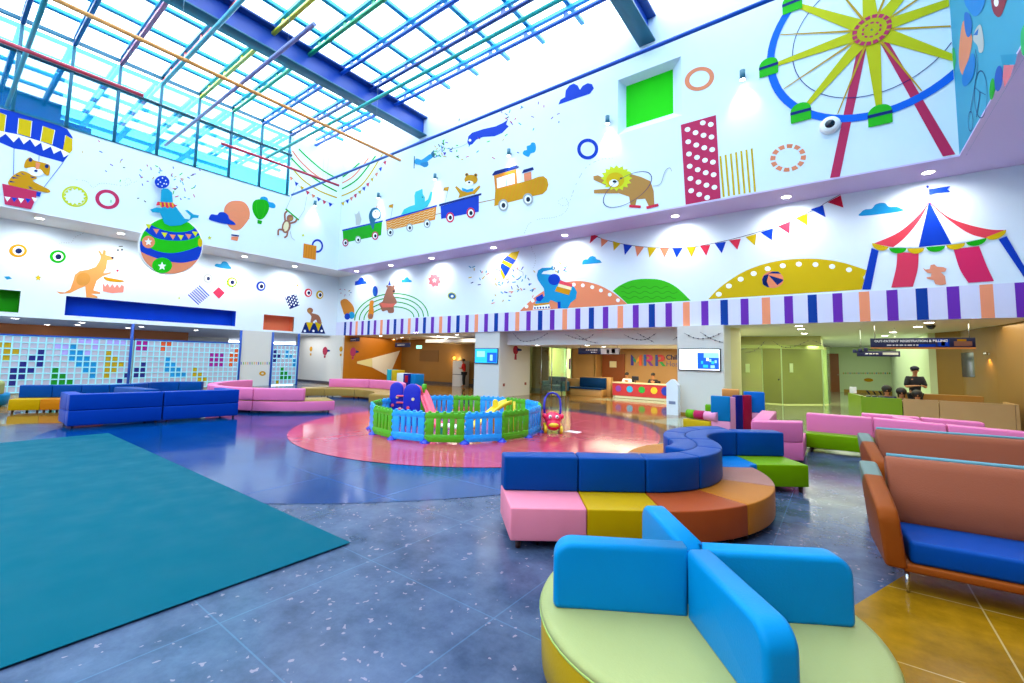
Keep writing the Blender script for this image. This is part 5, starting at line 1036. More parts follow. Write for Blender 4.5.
# toddler slide inside the pen
sl = thing('toddler_slide', 'blue toddler climber with pink slide standing inside the play fence', 'slide', (-7.75, 7.05, 0))
tb, tp = plastic('deep_blue', '#1420b8'), plastic('coral', '#e0506c')
def arch_panel(c, ang, w, h, th, m):
    pts = [(-w/2, 0), (w/2, 0), (w/2, h-w/2)]+[(w/2*math.cos(R_(t)), h-w/2+w/2*math.sin(R_(t))) for t in range(15, 180, 15)]+[(-w/2, h-w/2)]
    b = bmesh.new(); A = [b.verts.new((x, -th/2, z)) for x, z in pts]; B = [b.verts.new((x, th/2, z)) for x, z in pts]; n = len(pts)
    b.faces.new(A); b.faces.new(B[::-1])
    for k in range(n): b.faces.new((A[k], B[k], B[(k+1) % n], A[(k+1) % n]))
    bmesh.ops.recalc_face_normals(b, faces=b.faces[:]); bevel(b, .018, 3, 50); m.merge(b, None, xf(c, ang), smooth=True)
CA = at_z(393, 424, 0); CA = Vector((-8.05, 6.85, 0)); CB = Vector((-7.55, 6.95, 0)); ang = YAW-.1
for c, w in ((at_z(395.5, 422.5), .33), (at_z(411, 426), .40)):
    m = MB(); arch_panel(c, ang+.1, w, .98, .07, m); o = m.done('side_panel', tb, sl)
    for x, z, cc in ((.03, .62, 'cream'), (-.08, .42, 'coral'), (.1, .34, 'cream'), (-.06, .22, 'cream')):
        m = MB(); W = xf(c, ang+.1); m.tube(W @ Vector((x, -.06, z)), W @ Vector((x, -.03, z)), .035, .04, n=12); m.done('climbing_hold', plastic('cream', '#e8d8a8') if cc == 'cream' else tp, o)
m = MB()
for k in range(4): W = xf(at_z(404, 423), ang+.1); m.box((-.2, -.05, .15+.16*k), (.3, .05, .19+.16*k), bev=.01, mw=W)
m.done('step', tp, sl)
m = MB(); P0 = at_z(419, 424)+Vector((0, 0, .74)); P3 = at_z(438, 431)+Vector((0, 0, .08)); sd = (P3-P0); hd = Vector((sd.x, sd.y, 0)).normalized(); sn = Vector((-hd.y, hd.x, 0)); N = 12
ring = []
b = bmesh.new()
for i in range(N+1):
    t = i/N; p = P0+Vector((sd.x, sd.y, 0))*t; z = .74-.66*(t*t*(3-2*t)); c = Vector((p.x, p.y, z)); row = []
    for u, v in ((-.11, .0), (-.12, .1), (-.09, .1), (-.08, .02), (.08, .02), (.09, .1), (.12, .1), (.11, .0)): row.append(b.verts.new(c+sn*u+Vector((0, 0, v))))
    ring.append(row)
for A, B in zip(ring, ring[1:]):
    for k in range(8): f = b.faces.new((A[k], A[(k+1) % 8], B[(k+1) % 8], B[k])); f.smooth = True
b.faces.new(ring[0]); b.faces.new(ring[-1][::-1]); bmesh.ops.recalc_face_normals(b, faces=b.faces[:]); m.merge(b); m.done('slide_chute', tp, sl)
m = MB(); m.path([at_z(x_, 425)+Vector((0, 0, z_)) for x_, z_ in ((409, .90), (414, .92), (418.5, .88), (420.5, .72))], .045); m.done('handrail', tp, sl)
m = MB(); k_ = at_z(423, 424); m.box((k_.x-.05, k_.y-.05, .72), (k_.x+.05, k_.y+.05, .96), bev=.03); m.done('toy_knob', plastic('lime', '#4cac10'), sl)
# yellow slide
ys = thing('toddler_slide', 'small yellow toddler slide at the right inside the play fence', 'slide', (-6.1, 7.7, 0))
m = MB(); ring = []; b = bmesh.new(); Q0 = Vector((-6.0, 8.0, .62)); Q1 = Vector((-6.45, 7.1, .1)); sd = Q1-Q0; hd = Vector((sd.x, sd.y, 0)).normalized(); sn = Vector((-hd.y, hd.x, 0))
for i in range(N+1):
    t = i/N; p = Q0+Vector((sd.x, sd.y, 0))*t; z = .60-.52*(t*t*(3-2*t)); c = Vector((p.x, p.y, z)); row = []
    for u, v in ((-.14, .0), (-.15, .09), (-.12, .09), (-.11, .02), (.11, .02), (.12, .09), (.15, .09), (.14, .0)): row.append(b.verts.new(c+sn*u+Vector((0, 0, v))))
    ring.append(row)
for A, B in zip(ring, ring[1:]):
    for k in range(8): f = b.faces.new((A[k], A[(k+1) % 8], B[(k+1) % 8], B[k])); f.smooth = True
b.faces.new(ring[0]); b.faces.new(ring[-1][::-1]); bmesh.ops.recalc_face_normals(b, faces=b.faces[:]); m.merge(b); m.done('slide_chute', plastic('yellow', '#e8c81c'), ys)
for x in (-6.13, -5.87): m = MB(); m.tube((x, 8.02, 0), (x, 8.02, .66), .03, n=10); m.done('post', plastic('yellow', '#e8c81c'), ys)
m = MB(); arch_panel(Vector((-6.22, 7.78, 0)), .6, .12, .7, .05, m); m.done('side_panel', plastic('yellow', '#e8c81c'), ys)
bt = thing('toy_bench', 'white and turquoise plastic toy bench behind the front fence panels', 'toy', (-6.3, 6.5, 0))
m = MB(); m.box((-6.6, 6.4, .2), (-6.0, 6.65, .26), bev=.02); m.done('seat', plastic('white', '#f4f4f0'), bt)
for x in (-6.55, -6.05): m = MB(); m.box((x-.03, 6.42, 0), (x+.03, 6.62, .205), bev=.012); m.done('leg', plastic('turquoise', '#30c8c0'), bt)
# push-along car
wk = thing('push_car', 'pink push-along toy car with blue arched handle beside the play fence', 'toy car', (-5.15, 8.55, 0)); W = xf((-5.15, 8.5, 0), R_(35))
m = MB(); m.ball((0, 0, .30), (.19, .22, .16), mw=W); m.ball((0, -.13, .2), (.16, .14, .13), mw=W); m.box((-.15, -.02, .14), (.15, .34, .3), bev=.05, mw=W); m.done('body', plastic('hot_pink', '#e81c50'), wk)
for sx in (-1, 1):
    m = MB(); m.ball((sx*.19, .0, .36), (.05, .07, .06), mw=W); m.done('ear', plastic('hot_pink', '#e81c50'), wk)
    m = MB(); m.ball((sx*.075, -.2, .37), .038, mw=W); e = m.done('eye', plastic('white', '#f4f4f0'), wk); m = MB(); m.ball((sx*.075, -.235, .375), .018, mw=W); m.done('pupil', plastic('black', '#101018'), e)
    for y in (-.12, .27): m = MB(); m.tube(W @ Vector((sx*.14, y, .09)), W @ Vector((sx*.2, y, .09)), .09, n=20); m.done('wheel', plastic('yellow', '#e8c81c'), wk)
m = MB(); m.ball((0, -.25, .2), (.11, .05, .05), mw=W); m.done('mouth', plastic('yellow', '#e8c81c'), wk)
m = MB(); m.path([W @ Vector(p) for p in [(-.17, .22, .3), (-.19, .3, .55), (-.17, .33, .72), (-.1, .35, .82), (0, .35, .85), (.1, .35, .82), (.17, .33, .72), (.19, .3, .55), (.17, .22, .3)]], .024, n=10); m.done('handle', tb, wk)
m = MB(); m.box((-5.0, 8.75, .012), (-4.68, 8.97, .016), mw=None); tag(m.done('paper_sheet', plastic('white', '#f4f4f0')), 'white paper sheet lying on the pink floor circle beside the toy car', 'paper')
# soft play blocks near the right pillar
for c_, h_ in dict(teal='#0a6ca8', pink='#dc90b4', navy='#0c1870', wine='#980c34', blue='#0c60b8', green='#609c14', mag='#a82050', tan='#c88848', white='#d4d4d4', yellow='#b89814', cyan='#1c98a8', red='#b01428').items(): leather('soft_'+c_, h_)
def sblock(label, x, y, w, d, h, rz, bands, z=0, rnd_=.02):
    t = thing('soft_block', label, 'soft block', (x, y, z), rz, 'soft play pieces near the right pillar'); W = xf((x, y, z), rz); z0 = 0
    for f, c in bands:
        m = MB(); m.box((-w/2, -d/2, z0*h), (w/2, d/2, (z0+f)*h), bev=rnd_, mw=W); m.done('band', leather('soft_'+c, '#808080'), t); z0 += f
bx, by = -2.35, 11.6
sblock('wavy teal and pink soft slab, leftmost of the upright ones', bx, by, .42, .14, .82, R_(8), [(.28, 'pink'), (.72, 'teal')]); sblock('tall pink soft slab between the teal and navy ones', bx+.2, by+.18, .3, .12, .80, R_(60), [(1, 'pink')])
sblock('navy upright soft slab', bx+.33, by+.36, .3, .12, .84, R_(60), [(1, 'navy')]); sblock('wine red upright soft slab', bx+.45, by+.54, .3, .12, .84, R_(60), [(1, 'wine')]); sblock('blue and pink upright soft slab, rightmost of the row', bx+.6, by+.8, .45, .14, .92, R_(20), [(.45, 'pink'), (.55, 'blue')])
sblock('tan soft block peeking over the upright slabs', bx+.05, by+.95, .4, .3, .95, R_(10), [(.8, 'yellow'), (.2, 'tan')])
rl = thing('soft_roll', 'green, magenta and pink soft bolster lying beside the teal slab', 'soft roll', (-3.0, 11.75, .3), 0, 'soft play pieces near the right pillar')
for a, b_, c in ((0, .2, 'green'), (.2, .45, 'mag'), (.45, .75, 'pink')): m = MB(); m.tube((-3.15+a, 11.75-a*.3, .32), (-3.15+b_, 11.75-b_*.3, .32), .11, n=20); m.done('section', leather('soft_'+c), rl)
sblock('low yellow and green soft block under the bolster', -2.85, 11.72, .7, .4, .2, R_(-15), [(1, 'yellow')]); sblock('green soft cube with a teal side behind the bolster', -2.75, 12.5, .3, .3, .52, R_(10), [(.5, 'cyan'), (.5, 'green')])
# far play cubes
def cube_(label, px, w, h, c, y=13.6, x=None, inset=None):
    p = at_y(px, 390, y); t = thing('play_cube', label, 'play cube', (p.x, y, 0), 0, 'play cubes behind the fence'); m = MB(); m.box((p.x-w/2, y-.25, 0), (p.x+w/2, y+.25, h), bev=.02); o = m.done('cube', leather('soft_'+c), t)
    if inset: m = MB(); m.box((p.x-w*.22, y-.262, h*.55), (p.x+w*.22, y-.251, h*.9), bev=.003); m.done('patch', leather('soft_'+inset), o)
cube_('white and pink play cube behind the climber', 404.0, .5, .85, 'white'); cube_('navy play cube with a red patch behind the climber', 410.3, .45, .85, 'navy', 13.5, inset='red'); cube_('teal play cube at right behind the climber', 416.4, .42, .85, 'teal', 13.55); cube_('small yellow play cube at left behind the climber', 397.5, .4, .95, 'yellow', 14.2); cube_('small cyan play cube at far left behind the climber', 392.0, .3, .95, 'cyan', 14.6)
# house-shaped stand
ks = thing('house_stand', 'narrow white house-shaped display stand at the left foot of the television pillar', 'stand', (-4.15, 13.95, 0))
m = MB(); b = bmesh.new(); pts = [(-.17, 0), (.17, 0), (.17, .92), (.02, 1.08), (-.03, 1.08), (-.2, .93), (-.17, .92)]
A = [b.verts.new((-4.17+x, 13.85, z)) for x, z in pts]; B = [b.verts.new((-4.17+x, 14.1, z)) for x, z in pts]; b.faces.new(A); b.faces.new(B[::-1])
for k in range(len(pts)): b.faces.new((A[k], B[k], B[(k+1) % len(pts)], A[(k+1) % len(pts)]))
bmesh.ops.recalc_face_normals(b, faces=b.faces[:]); m.merge(b); m.done('body', plastic('stand_white', '#dfeaf2'), ks)
m = MB(); m.box((-4.27, 13.843, .33), (-4.07, 13.849, .42)); m.done('printed_label', plastic('label_grey', '#7888a8'), ks)
# ------------------------------------------------------------------ televisions
scr_w = emis('screen_white', '#dfe8ff', 1.6); scr_b = emis('screen_blue', '#1c50e0', 1.3); scr_c = emis('screen_cyan', '#28a0f0', 1.3); scr_l = emis('screen_light', '#78b0f8', 1.4); blk = plastic('black', '#101018')
def tv(label, x0, x1, z0, z1, y, draw):
    t = thing('television', label, 'television', ((x0+x1)/2, y, z0)); m = MB(); m.box((x0-.03, y-.045, z0-.03), (x1+.03, y, z1+.03), bev=.006); m.done('housing', blk, t)
    m = MB(); draw(m, x0, x1, z0, z1, y-.047); m.done('screen', None, t)
def q_(m, x0, x1, z0, z1, y, c): m.face([(x0, y, z0), (x1, y, z0), (x1, y, z1), (x0, y, z1)], c)
def d1(m, x0, x1, z0, z1, y):
    q_(m, x0, x1, z0, z1, y, scr_w); w = x1-x0; h = z1-z0
    q_(m, x0+w*.46, x1-.02, z0+.03, z1-h*.16, y-.001, scr_b); q_(m, x0+w*.62, x1-.02, z1-h*.4, z1-h*.16, y-.0015, scr_l)
    for k_, (u, v, a_, c_) in enumerate(((.55, .3, .05, scr_c), (.68, .45, .06, scr_w), (.75, .4, .05, scr_l), (.8, .3, .07, scr_c), (.88, .35, .05, scr_l), (.6, .12, .12, scr_c), (.78, .1, .1, scr_l))): q_(m, x0+w*u, x0+w*(u+a_), z0+h*v, z0+h*(v+.14), y-.002-.0002*k_, c_)
    for i in range(4): q_(m, x0+.02+i*.06, x0+.06+i*.06, z1-.06, z1-.03, y-.002, emis('screen_ink', '#203060', .3))
    q_(m, x0+w*.45, x0+w*.7, z1-.05, z1-.035, y-.002, MC['screen_ink']); q_(m, x0+.03, x0+.14, z1-h*.2, z1-h*.18, y-.002, MC['screen_ink']); q_(m, x0+.25, x0+.4, z1-h*.2, z1-h*.18, y-.002, MC['screen_ink']); q_(m, x0+.05, x0+.18, z1-h*.6, z1-h*.57, y-.002, MC['screen_ink'])
def d2_(m, x0, x1, z0, z1, y):
    q_(m, x0, x1, z0, z1, y, scr_c); w = x1-x0; q_(m, x0+w*.55, x1-.02, z0+.02, z1-.16, y-.001, scr_b); q_(m, x0+.1, x0+w*.45, z0+.25, z1-.1, y-.001, scr_l); q_(m, x0+w*.68, x0+w*.8, z0+.1, z1-.25, y-.002, scr_l)
tv('wall television with white and blue screen on the right pillar', -4.06, -2.89, 1.39, 2.01, 14.3, d1); tv('wall television with blue screen on the left pillar', -12.78, -11.55, 1.42, 2.02, 14.55, d2_)
t = thing('television', 'dark switched-off television on the brown wall at right', 'television', (3.1, 19.2, 1.34)); W = xf((3.02, 18.9, 0), R_(100))
m = MB(); m.box((-.6, -.06, 1.34), (.6, .02, 2.08), bev=.01, mw=xf((3.12, 18.6, 0), R_(102))); m.done('housing', plastic('tv_dark', '#28344c', .2), t); m = MB(); m.box((-.1, -.15, 1.5), (.1, .02, 1.9), mw=xf((3.17, 18.6, 0), R_(102))); m.done('bracket', blk, t)
# ------------------------------------------------------------------ signs and lettering
navs = mat('sign_navy', '#141848', rough=.35); wl = mat('letter_white', '#f0f0f4', rough=.4)
def sign(label, x0, x1, z0, z1, y, lines, pic=None, bar=None):
    t = thing('hanging_sign', label, 'sign', ((x0+x1)/2, y, z0)); m = MB(); m.box((x0, y, z0), (x1, y+.05, z1), bev=.004); m.done('panel', navs, t)
    for s, size, xx, zz in lines:
        if s[0] == '~':     # writing too small to read in the photo: short pale strokes
            m = MB(); L = float(s[1:]); x = xx-L/2; rr = random.Random(int(xx*100))
            while x < xx+L/2: w_ = rr.uniform(.03, .11); q_(m, x, min(x+w_, xx+L/2), zz-size/2, zz+size/2, y-.002, wl); x += w_+.025
            m.done('printed_line', None, t)
        else: text_obj('lettering', s, size, Vector((xx, y-.003, zz)), FACE_Y, wl, t, ext=.002, bold=.003)
    if pic:
        m = MB()
        for (a, b_, c, dd, col) in pic: q_(m, a, b_, c, dd, y-.003, pm(col))
        m.done('printed_picture', None, t)
    for x in (x0+.1, x1-.1): m = MB(); m.tube((x, y+.025, z1), (x, y+.025, ZF), .008, n=8); m.done('hanger_rod', mat('steel'), t)
    if bar: m = MB(); m.box((x0, y-.01, z0-.045), (x1, y+.06, z0-.002)); m.done('edge_bar', plastic('orange_bar', '#d88838'), t)
sign('long navy hanging sign over the registration desk reading OUT-PATIENT REGISTRATION & BILLING', .66, 2.66, 2.12, 2.36, 15.4, [('OUT-PATIENT REGISTRATION & BILLING', .078, 1.46, 2.28), ('~.8', .03, 1.4, 2.175)], [(1.62, 1.95, 2.13, 2.2, 'blue'), (1.98, 2.2, 2.14, 2.33, 'blue'), (2.05, 2.12, 2.16, 2.3, 'pch'), (2.28, 2.6, 2.15, 2.27, 'brn'), (2.34, 2.5, 2.27, 2.32, 'mus')], True)
sign('smaller navy hanging sign behind the long registration sign', .40, 1.39, 1.90, 2.06, 17.0, [('~.3', .03, .75, 1.98)], [(1.0, 1.35, 1.95, 2.02, 'cat')])
t = thing('sign_letters', 'small dark cut-out letters standing at the left end of the smaller registration sign', 'sign', (.45, 16.95, 2.06)); m = MB()
for k in range(3): m.box((.30+k*.13, 16.96, 2.0+k*.03), (.40+k*.13, 17.0, 2.1+k*.03), bev=.008)
m.done('letter_block', navs, t)
sign('navy hanging sign before the white entrance wall at left', -24.0, -22.0, 2.40, 2.64, 15.0, [('EMERGENCY', .14, -23.0, 2.52)]) if False else None
sign('dark hanging sign at the left entrance by the orange wall', -22.75, -21.7, 2.42, 2.64, 14.75, [('~.5', .05, -22.25, 2.53)])
sign('dark hanging sign in front of the brown corridor', -20.1, -18.85, 2.14, 2.38, 16.0, [('~.6', .05, -19.6, 2.26)])
sign('blue and white hanging sign before the reception', -8.55, -6.78, 1.86, 2.11, 16.0, [('~.5', .05, -7.95, 2.03), ('~.25', .04, -7.85, 1.94)], [(-7.55, -6.8, 1.87, 2.1, 'w'), (-7.3, -7.2, 1.9, 2.05, 'navy'), (-7.1, -6.95, 1.9, 2.08, 'navy')])
t = thing('exit_sign', 'small lit pale green exit sign hanging in the brown corridor', 'sign', (-18.2, 16.2, 2.2)); m = MB(); m.box((-18.55, 16.2, 2.07), (-18.15, 16.24, 2.24)); m.done('panel', emis('exit_green', '#80e8c0', 1.6), t)
t = thing('door_plate', 'small purple sign plate on the tan wall beside the pillar', 'sign', (-6.0, 20.4, 2.3)); m = MB(); m.box((-6.2, 20.36, 2.32), (-5.65, 20.4, 2.52)); m.done('plate', plastic('plum', '#381848'), t); m = MB(); q_(m, -6.05, -5.8, 2.4, 2.44, 20.355, wl); m.done('printed_line', None, t)
# wall logo letters
lg = thing('wall_logo', 'large multicoloured letters MRR on the tan reception wall', 'wall lettering', (-7.3, 20.4, 1.45))
LY = 20.36
def lpoly(pts, c, nm='letter_piece'):
    m = MB(); b = bmesh.new(); A = [b.verts.new((x, LY, z)) for x, z in pts]; B = [b.verts.new((x, LY+.04, z)) for x, z in pts]; b.faces.new(A); b.faces.new(B[::-1])
    for k in range(len(pts)): b.faces.new((A[k], B[k], B[(k+1) % len(pts)], A[(k+1) % len(pts)]))
    bmesh.ops.recalc_face_normals(b, faces=b.faces[:]); m.merge(b); m.done(nm, plastic('logo'+c, c), lg)
zb, zt = 1.42, 1.94; lx = -8.05
lpoly([(lx, zb), (lx+.12, zb), (lx+.12, zt-.12), (lx, zt)], '#3028a0'); lpoly([(lx+.12, zt-.12), (lx+.26, zt-.3), (lx+.26, zb+.12), (lx+.12, zb+.22)], '#109868'); lpoly([(lx+.26, zb+.12), (lx+.26, zt-.3), (lx+.4, zt-.08), (lx+.4, zb+.22)], '#e8b020'); lpoly([(lx+.4, zb), (lx+.52, zb), (lx+.52, zt), (lx+.4, zt-.08)], '#e85820')
for off, cs_ in ((.62, ('#1c58c0', '#d02070', '#7828a0')), (1.17, ('#1840a0', '#c83030', '#20a040'))):
    x = lx+off; lpoly([(x, zb), (x+.12, zb), (x+.12, zt), (x, zt)], cs_[0])
    lpoly([(x+.12, zt)]+[(x+.26+.17*math.cos(R_(a)), zt-.16+.16*math.sin(R_(a))) for a in range(90, -91, -20)]+[(x+.12, zt-.32), (x+.12, zt-.23), (x+.24, zt-.22), (x+.28, zt-.16), (x+.24, zt-.1), (x+.12, zt-.1)], cs_[1])
    lpoly([(x+.16, zt-.31), (x+.3, zt-.31), (x+.47, zb), (x+.33, zb)], cs_[2])
t = thing('wall_lettering', 'words beside the letters on the reception wall, cut off by the pillar', 'wall lettering', (-6.2, 20.4, 1.45))
nl = plastic('letter_navy', '#1c1c50'); text_obj('lettering', "Children's", .31, Vector((-6.4, LY+.03, 1.82)), FACE_Y, nl, t, ext=.01, align='LEFT', bold=.006); text_obj('lettering', 'Hospital', .33, Vector((-6.4, LY+.03, 1.52)), FACE_Y, plastic('letter_grey', '#6c6080'), t, ext=.01, align='LEFT')
# ------------------------------------------------------------------ reception
rd = thing('reception_desk', 'red reception desk front with five coloured dots', 'reception desk', (-6.4, 18.5, 0)); woodd = mat('desk_wood', '#c89858', rough=.4, var=.1, vscale=1.5)
m = MB(); m.box((-8.1, 18.36, .12), (-4.4, 18.42, .65)); m.done('front_panel', mat('desk_red', '#b83038', rough=.35, var=.05), rd); m = MB(); m.box((-8.12, 18.34, .65), (-4.4, 18.95, .69)); m.box((-8.1, 18.42, 0), (-4.4, 18.9, .65)); m.done('counter', mat('desk_cream', '#d8c8a0', rough=.4), rd)
for px_, r, c in ((618.3, .13, '#8040b0'), (629.6, .14, '#28a0e0'), (641.7, .14, '#28a038'), (654, .14, '#d8b828'), (665.6, .18, '#1430b0')):
    x = at_y(px_, 389, 18.35).x
    m = MB(); m.tube((x, 18.345, .42), (x, 18.36, .42), r, n=28); m.done('dot', plastic('dot'+c, c), rd)
m = MB(); m.box((-8.0, 18.37, .02), (-4.4, 18.4, .1)); m.done('light_strip', emis('desk_glow', '#f4f0c0', .5), rd)
t = thing('monitor', 'small black monitor on the reception counter', 'monitor', (-7.0, 18.7, .69)); m = MB(); m.box((-7.35, 18.7, .79), (-7.05, 18.73, .97), bev=.004); m.done('screen', blk, t); m = MB(); m.tube((-7.2, 18.73, .69), (-7.2, 18.73, .81), .02, n=8); m.done('stand', blk, t)
t = thing('reception_cabinet', 'tan wooden block behind the blue reception bench', 'cabinet', (-9.2, 18.9, 0)); m = MB(); m.box((-9.9, 18.95, 0), (-8.45, 19.25, .85), bev=.01); m.box((-11.0, 19.3, 0), (-9.9, 19.6, .72), bev=.01); m.done('body', tanwall, t)
bn = thing('waiting_bench', 'dark blue cushioned bench at the reception', 'bench', (-9.5, 18.5, 0))
m = MB(); m.box((-10.25, 18.3, .30), (-8.62, 18.9, .38), bev=.03); m.done('seat_cushion', leather('bench_navy', '#0c3058'), bn); m = MB(); m.box((-9.95, 18.78, .38), (-8.62, 18.92, .82), bev=.03); m.done('back_cushion', leather('bench_navy'), bn); m = MB(); m.box((-10.2, 18.36, 0), (-8.62, 18.93, .298), bev=.01); m.done('base', tanwall, bn)
t = thing('notice_door', 'brown wooden door with a pale notice behind the reception bench', 'door', (-8.6, 20.3, 0)); m = MB(); m.box((-9.5, 20.3, 0), (-8.35, 20.38, 1.95)); m.done('leaf', mat('door_wood'), t); m = MB(); m.box((-9.1, 20.28, 1.3), (-8.75, 20.299, 1.6)); m.done('notice', plastic('notice', '#e8e0b0'), t)
t = thing('glass_partition', 'clear glass partition with steel posts left of the reception', 'glass partition', (-10.8, 17.1, 0)); m = MB(); m.box((-11.9, 17.08, .05), (-9.7, 17.10, 2.2)); m.done('pane', glass('partition_glass', '#e4f4e4', refl=.1), t)
for x in (-11.0, -10.45, -9.7): m = MB(); m.tube((x, 17.07, 0), (x, 17.07, 2.3), .022, n=10); m.done('post', mat('steel'), t)
t = thing('armchair', 'blue-grey armchair behind the glass partition', 'armchair', (-11.0, 18.6, 0)); gc = leather('chair_bluegrey', '#38607c')
m = MB(); m.box((-11.7, 18.3, .12), (-10.7, 18.9, .4), bev=.05); m.done('seat', gc, t); m = MB(); m.box((-11.7, 18.8, .38), (-10.7, 19.0, .8), bev=.05); m.done('backrest', gc, t); m = MB(); m.box((-11.82, 18.3, .12), (-11.66, 19.0, .58), bev=.04); m.done('armrest', gc, t); m = MB(); m.box((-10.74, 18.3, .12), (-10.58, 19.0, .58), bev=.04); m.done('armrest', gc, t)
for x in (-11.7, -10.7):
    for y in (18.4, 18.9): m = MB(); m.tube((x, y, 0), (x, y, .13), .025, n=8); m.done('leg', legm, t)
t = thing('wall_poster', 'small dark poster on the pale green corridor wall', 'poster', (-12.0, 22.4, 1.2)); m = MB(); m.box((-12.6, 22.46, 1.1), (-12.05, 22.49, 1.7)); m.done('sheet', plastic('plum', '#381848'), t)
# glass room on the right
gr = thing('glass_room_front', 'olive tinted glass wall with double doors left of the registration area', 'glass wall', (-2.5, 20.7, 0))
og = glass('olive_glass', '#d4dc98', refl=.12, rough=.04, opac=.4, ocol='#ccd0a4'); og2 = glass('olive_glass_dark', '#b4bc68', refl=.12, rough=.04, opac=.45, ocol='#a8ac70')
def gp(a, b_, mm, nm):
    d = Vector((b_[0]-a[0], b_[1]-a[1])); m = MB(); m.box((0, -.01, .04), (d.length, .01, 2.24), mw=xf((a[0], a[1], 0), math.atan2(d.y, d.x))); m.done(nm, mm, gr)
gp((-3.62, 20.55), (-2.62, 20.85), og, 'side_pane'); gp((-2.6, 20.86), (-1.93, 20.74), og2, 'door_pane'); gp((-1.9, 20.74), (-.62, 22.1), og2, 'door_pane'); gp((-.6, 22.1), (-.38, 22.6), glass('partition_glass', '#e4f4e4', refl=.1), 'edge_pane')
for x, y in ((-3.64, 20.54), (-2.61, 20.86), (-1.915, 20.74), (-.61, 22.1)): m = MB(); m.box((x-.02, y-.02, 0), (x+.02, y+.02, 2.26)); m.done('post', plastic('post_green', '#b0c898'), gr)
m = MB(); m.prism([(-3.7, 20.5), (-2.6, 20.82), (-1.92, 20.7), (-.55, 22.1), (-.55, 22.3), (-1.92, 20.9), (-2.6, 21.0), (-3.7, 20.7)], 2.26, 2.4, None); m.done('head_rail', mat('head_olive', '#b8c878', rough=.5), gr)
for x, y, z in ((-3.1, 20.66, 1.45), (-1.6, 21.0, 1.5)): m = MB(); m.box((x-.1, y-.02, z-.2), (x+.06, y-.012, z+.16)); m.done('notice', plastic('notice_green', '#c8dca8'), gr)
m = MB(); m.ball((-2.02, 20.66, 1.0), .035); m.done('handle', blk, gr)
m = MB(); m.box((-3.65, 21.0, 2.4), (-.6, 23.2, ZF)); m.box((-3.7, 24, 0), (-.5, 24.1, 2.4)); struct(m.done('wall_glass_room', mat('room_olive', '#b8b880', rough=.6)))
# ------------------------------------------------------------------ registration desk
dk = thing('registration_desk', 'long registration desk with lime green and pale wood front panels', 'desk', (1.8, 15.5, 0)); lime = mat('desk_lime', '#7c9c0c', rough=.35, var=.03); wood = mat('desk_maple', '#c49a64', rough=.35, var=.12, vscale=1.4)
zt = .79
for x0, x1, mm, nm in ((.40, 1.24, lime, 'green_panel'), (1.25, 1.92, wood, 'wood_panel'), (1.93, 3.2, wood, 'wood_panel')):
    m = MB(); m.box((x0, 15.2, .0), (x1-.008, 15.26, zt)); m.done(nm, mm, dk)
m = MB(); m.prism([(.40, 15.2), (.14, 16.6), (.2, 16.62), (.46, 15.26)], 0, zt+.02); m.done('side_panel', lime, dk)
m = MB(); m.prism([(.40, 15.265), (3.2, 15.265), (3.2, 15.7), (1.0, 15.7), (.5, 16.6), (.22, 16.6)], .69, .73); m.prism([(3.2, 15.2), (3.26, 15.2), (3.26, 16.2), (3.2, 16.2)], 0, zt); m.done('worktop', wood, dk)
t = thing('back_desk', 'brown wooden counter behind the registration desk at right', 'counter', (2.3, 17.0, 0)); m = MB(); m.box((1.3, 16.9, 0), (3.0, 17.3, .86)); m.done('body', mat('counter_brown', '#9c6c28', rough=.4, var=.08), t); 
t = thing('paper_holder', 'white paper holder standing on the left end of the registration desk', 'holder', (.25, 16.4, .81)); m = MB(); m.box((.18, 16.3, .815), (.34, 16.33, 1.0), bev=.004); m.done('sheet', plastic('white', '#f4f4f0'), t)
for i in range(3):
    t = thing('phone', f'black desk phone on the registration desk, {("first", "second", "third")[i]} from its left end', 'phone', (.6+.13*i, 15.75, .73)); m = MB(); m.box((.53+.13*i, 15.68, .73), (.63+.13*i, 15.85, .80), bev=.01); m.done('base', blk, t); m = MB(); m.tube((.55+.13*i, 15.7, .93), (.61+.13*i, 15.8, .84), .022, n=10); m.done('handset', blk, t)
# decorations on the corridor wall at right
m = Mural('mural_ticks', 'row of tiny ticks painted along the pale green corridor wall', 'FAR', 'X')
def far(px, py, off): return at_y(px, py, 33.99-off)
m2 = MB()
for k in range(24): p = far(843+k*2.2, 374.0, .01); m2.face([p, p+Vector((.05, 0, 0)), p+Vector((.05, 0, .09)), p+Vector((0, 0, .09))], pm(('mus', 'grn', 'pch', 'sky')[k % 4]))
tag(m2.done('wall_ticks'), 'row of tiny coloured ticks painted along the far pale green wall', 'wall mural')
m2 = MB(); p = far(868.5, 380, .02); m2.face([p+Vector((.22*math.cos(R_(a)), 0, .11*math.sin(R_(a)))) for a in range(0, 360, 20)], pm('mus')); tag(m2.done('wall_ring'), 'mustard doughnut shape painted on the far pale green wall', 'wall mural')
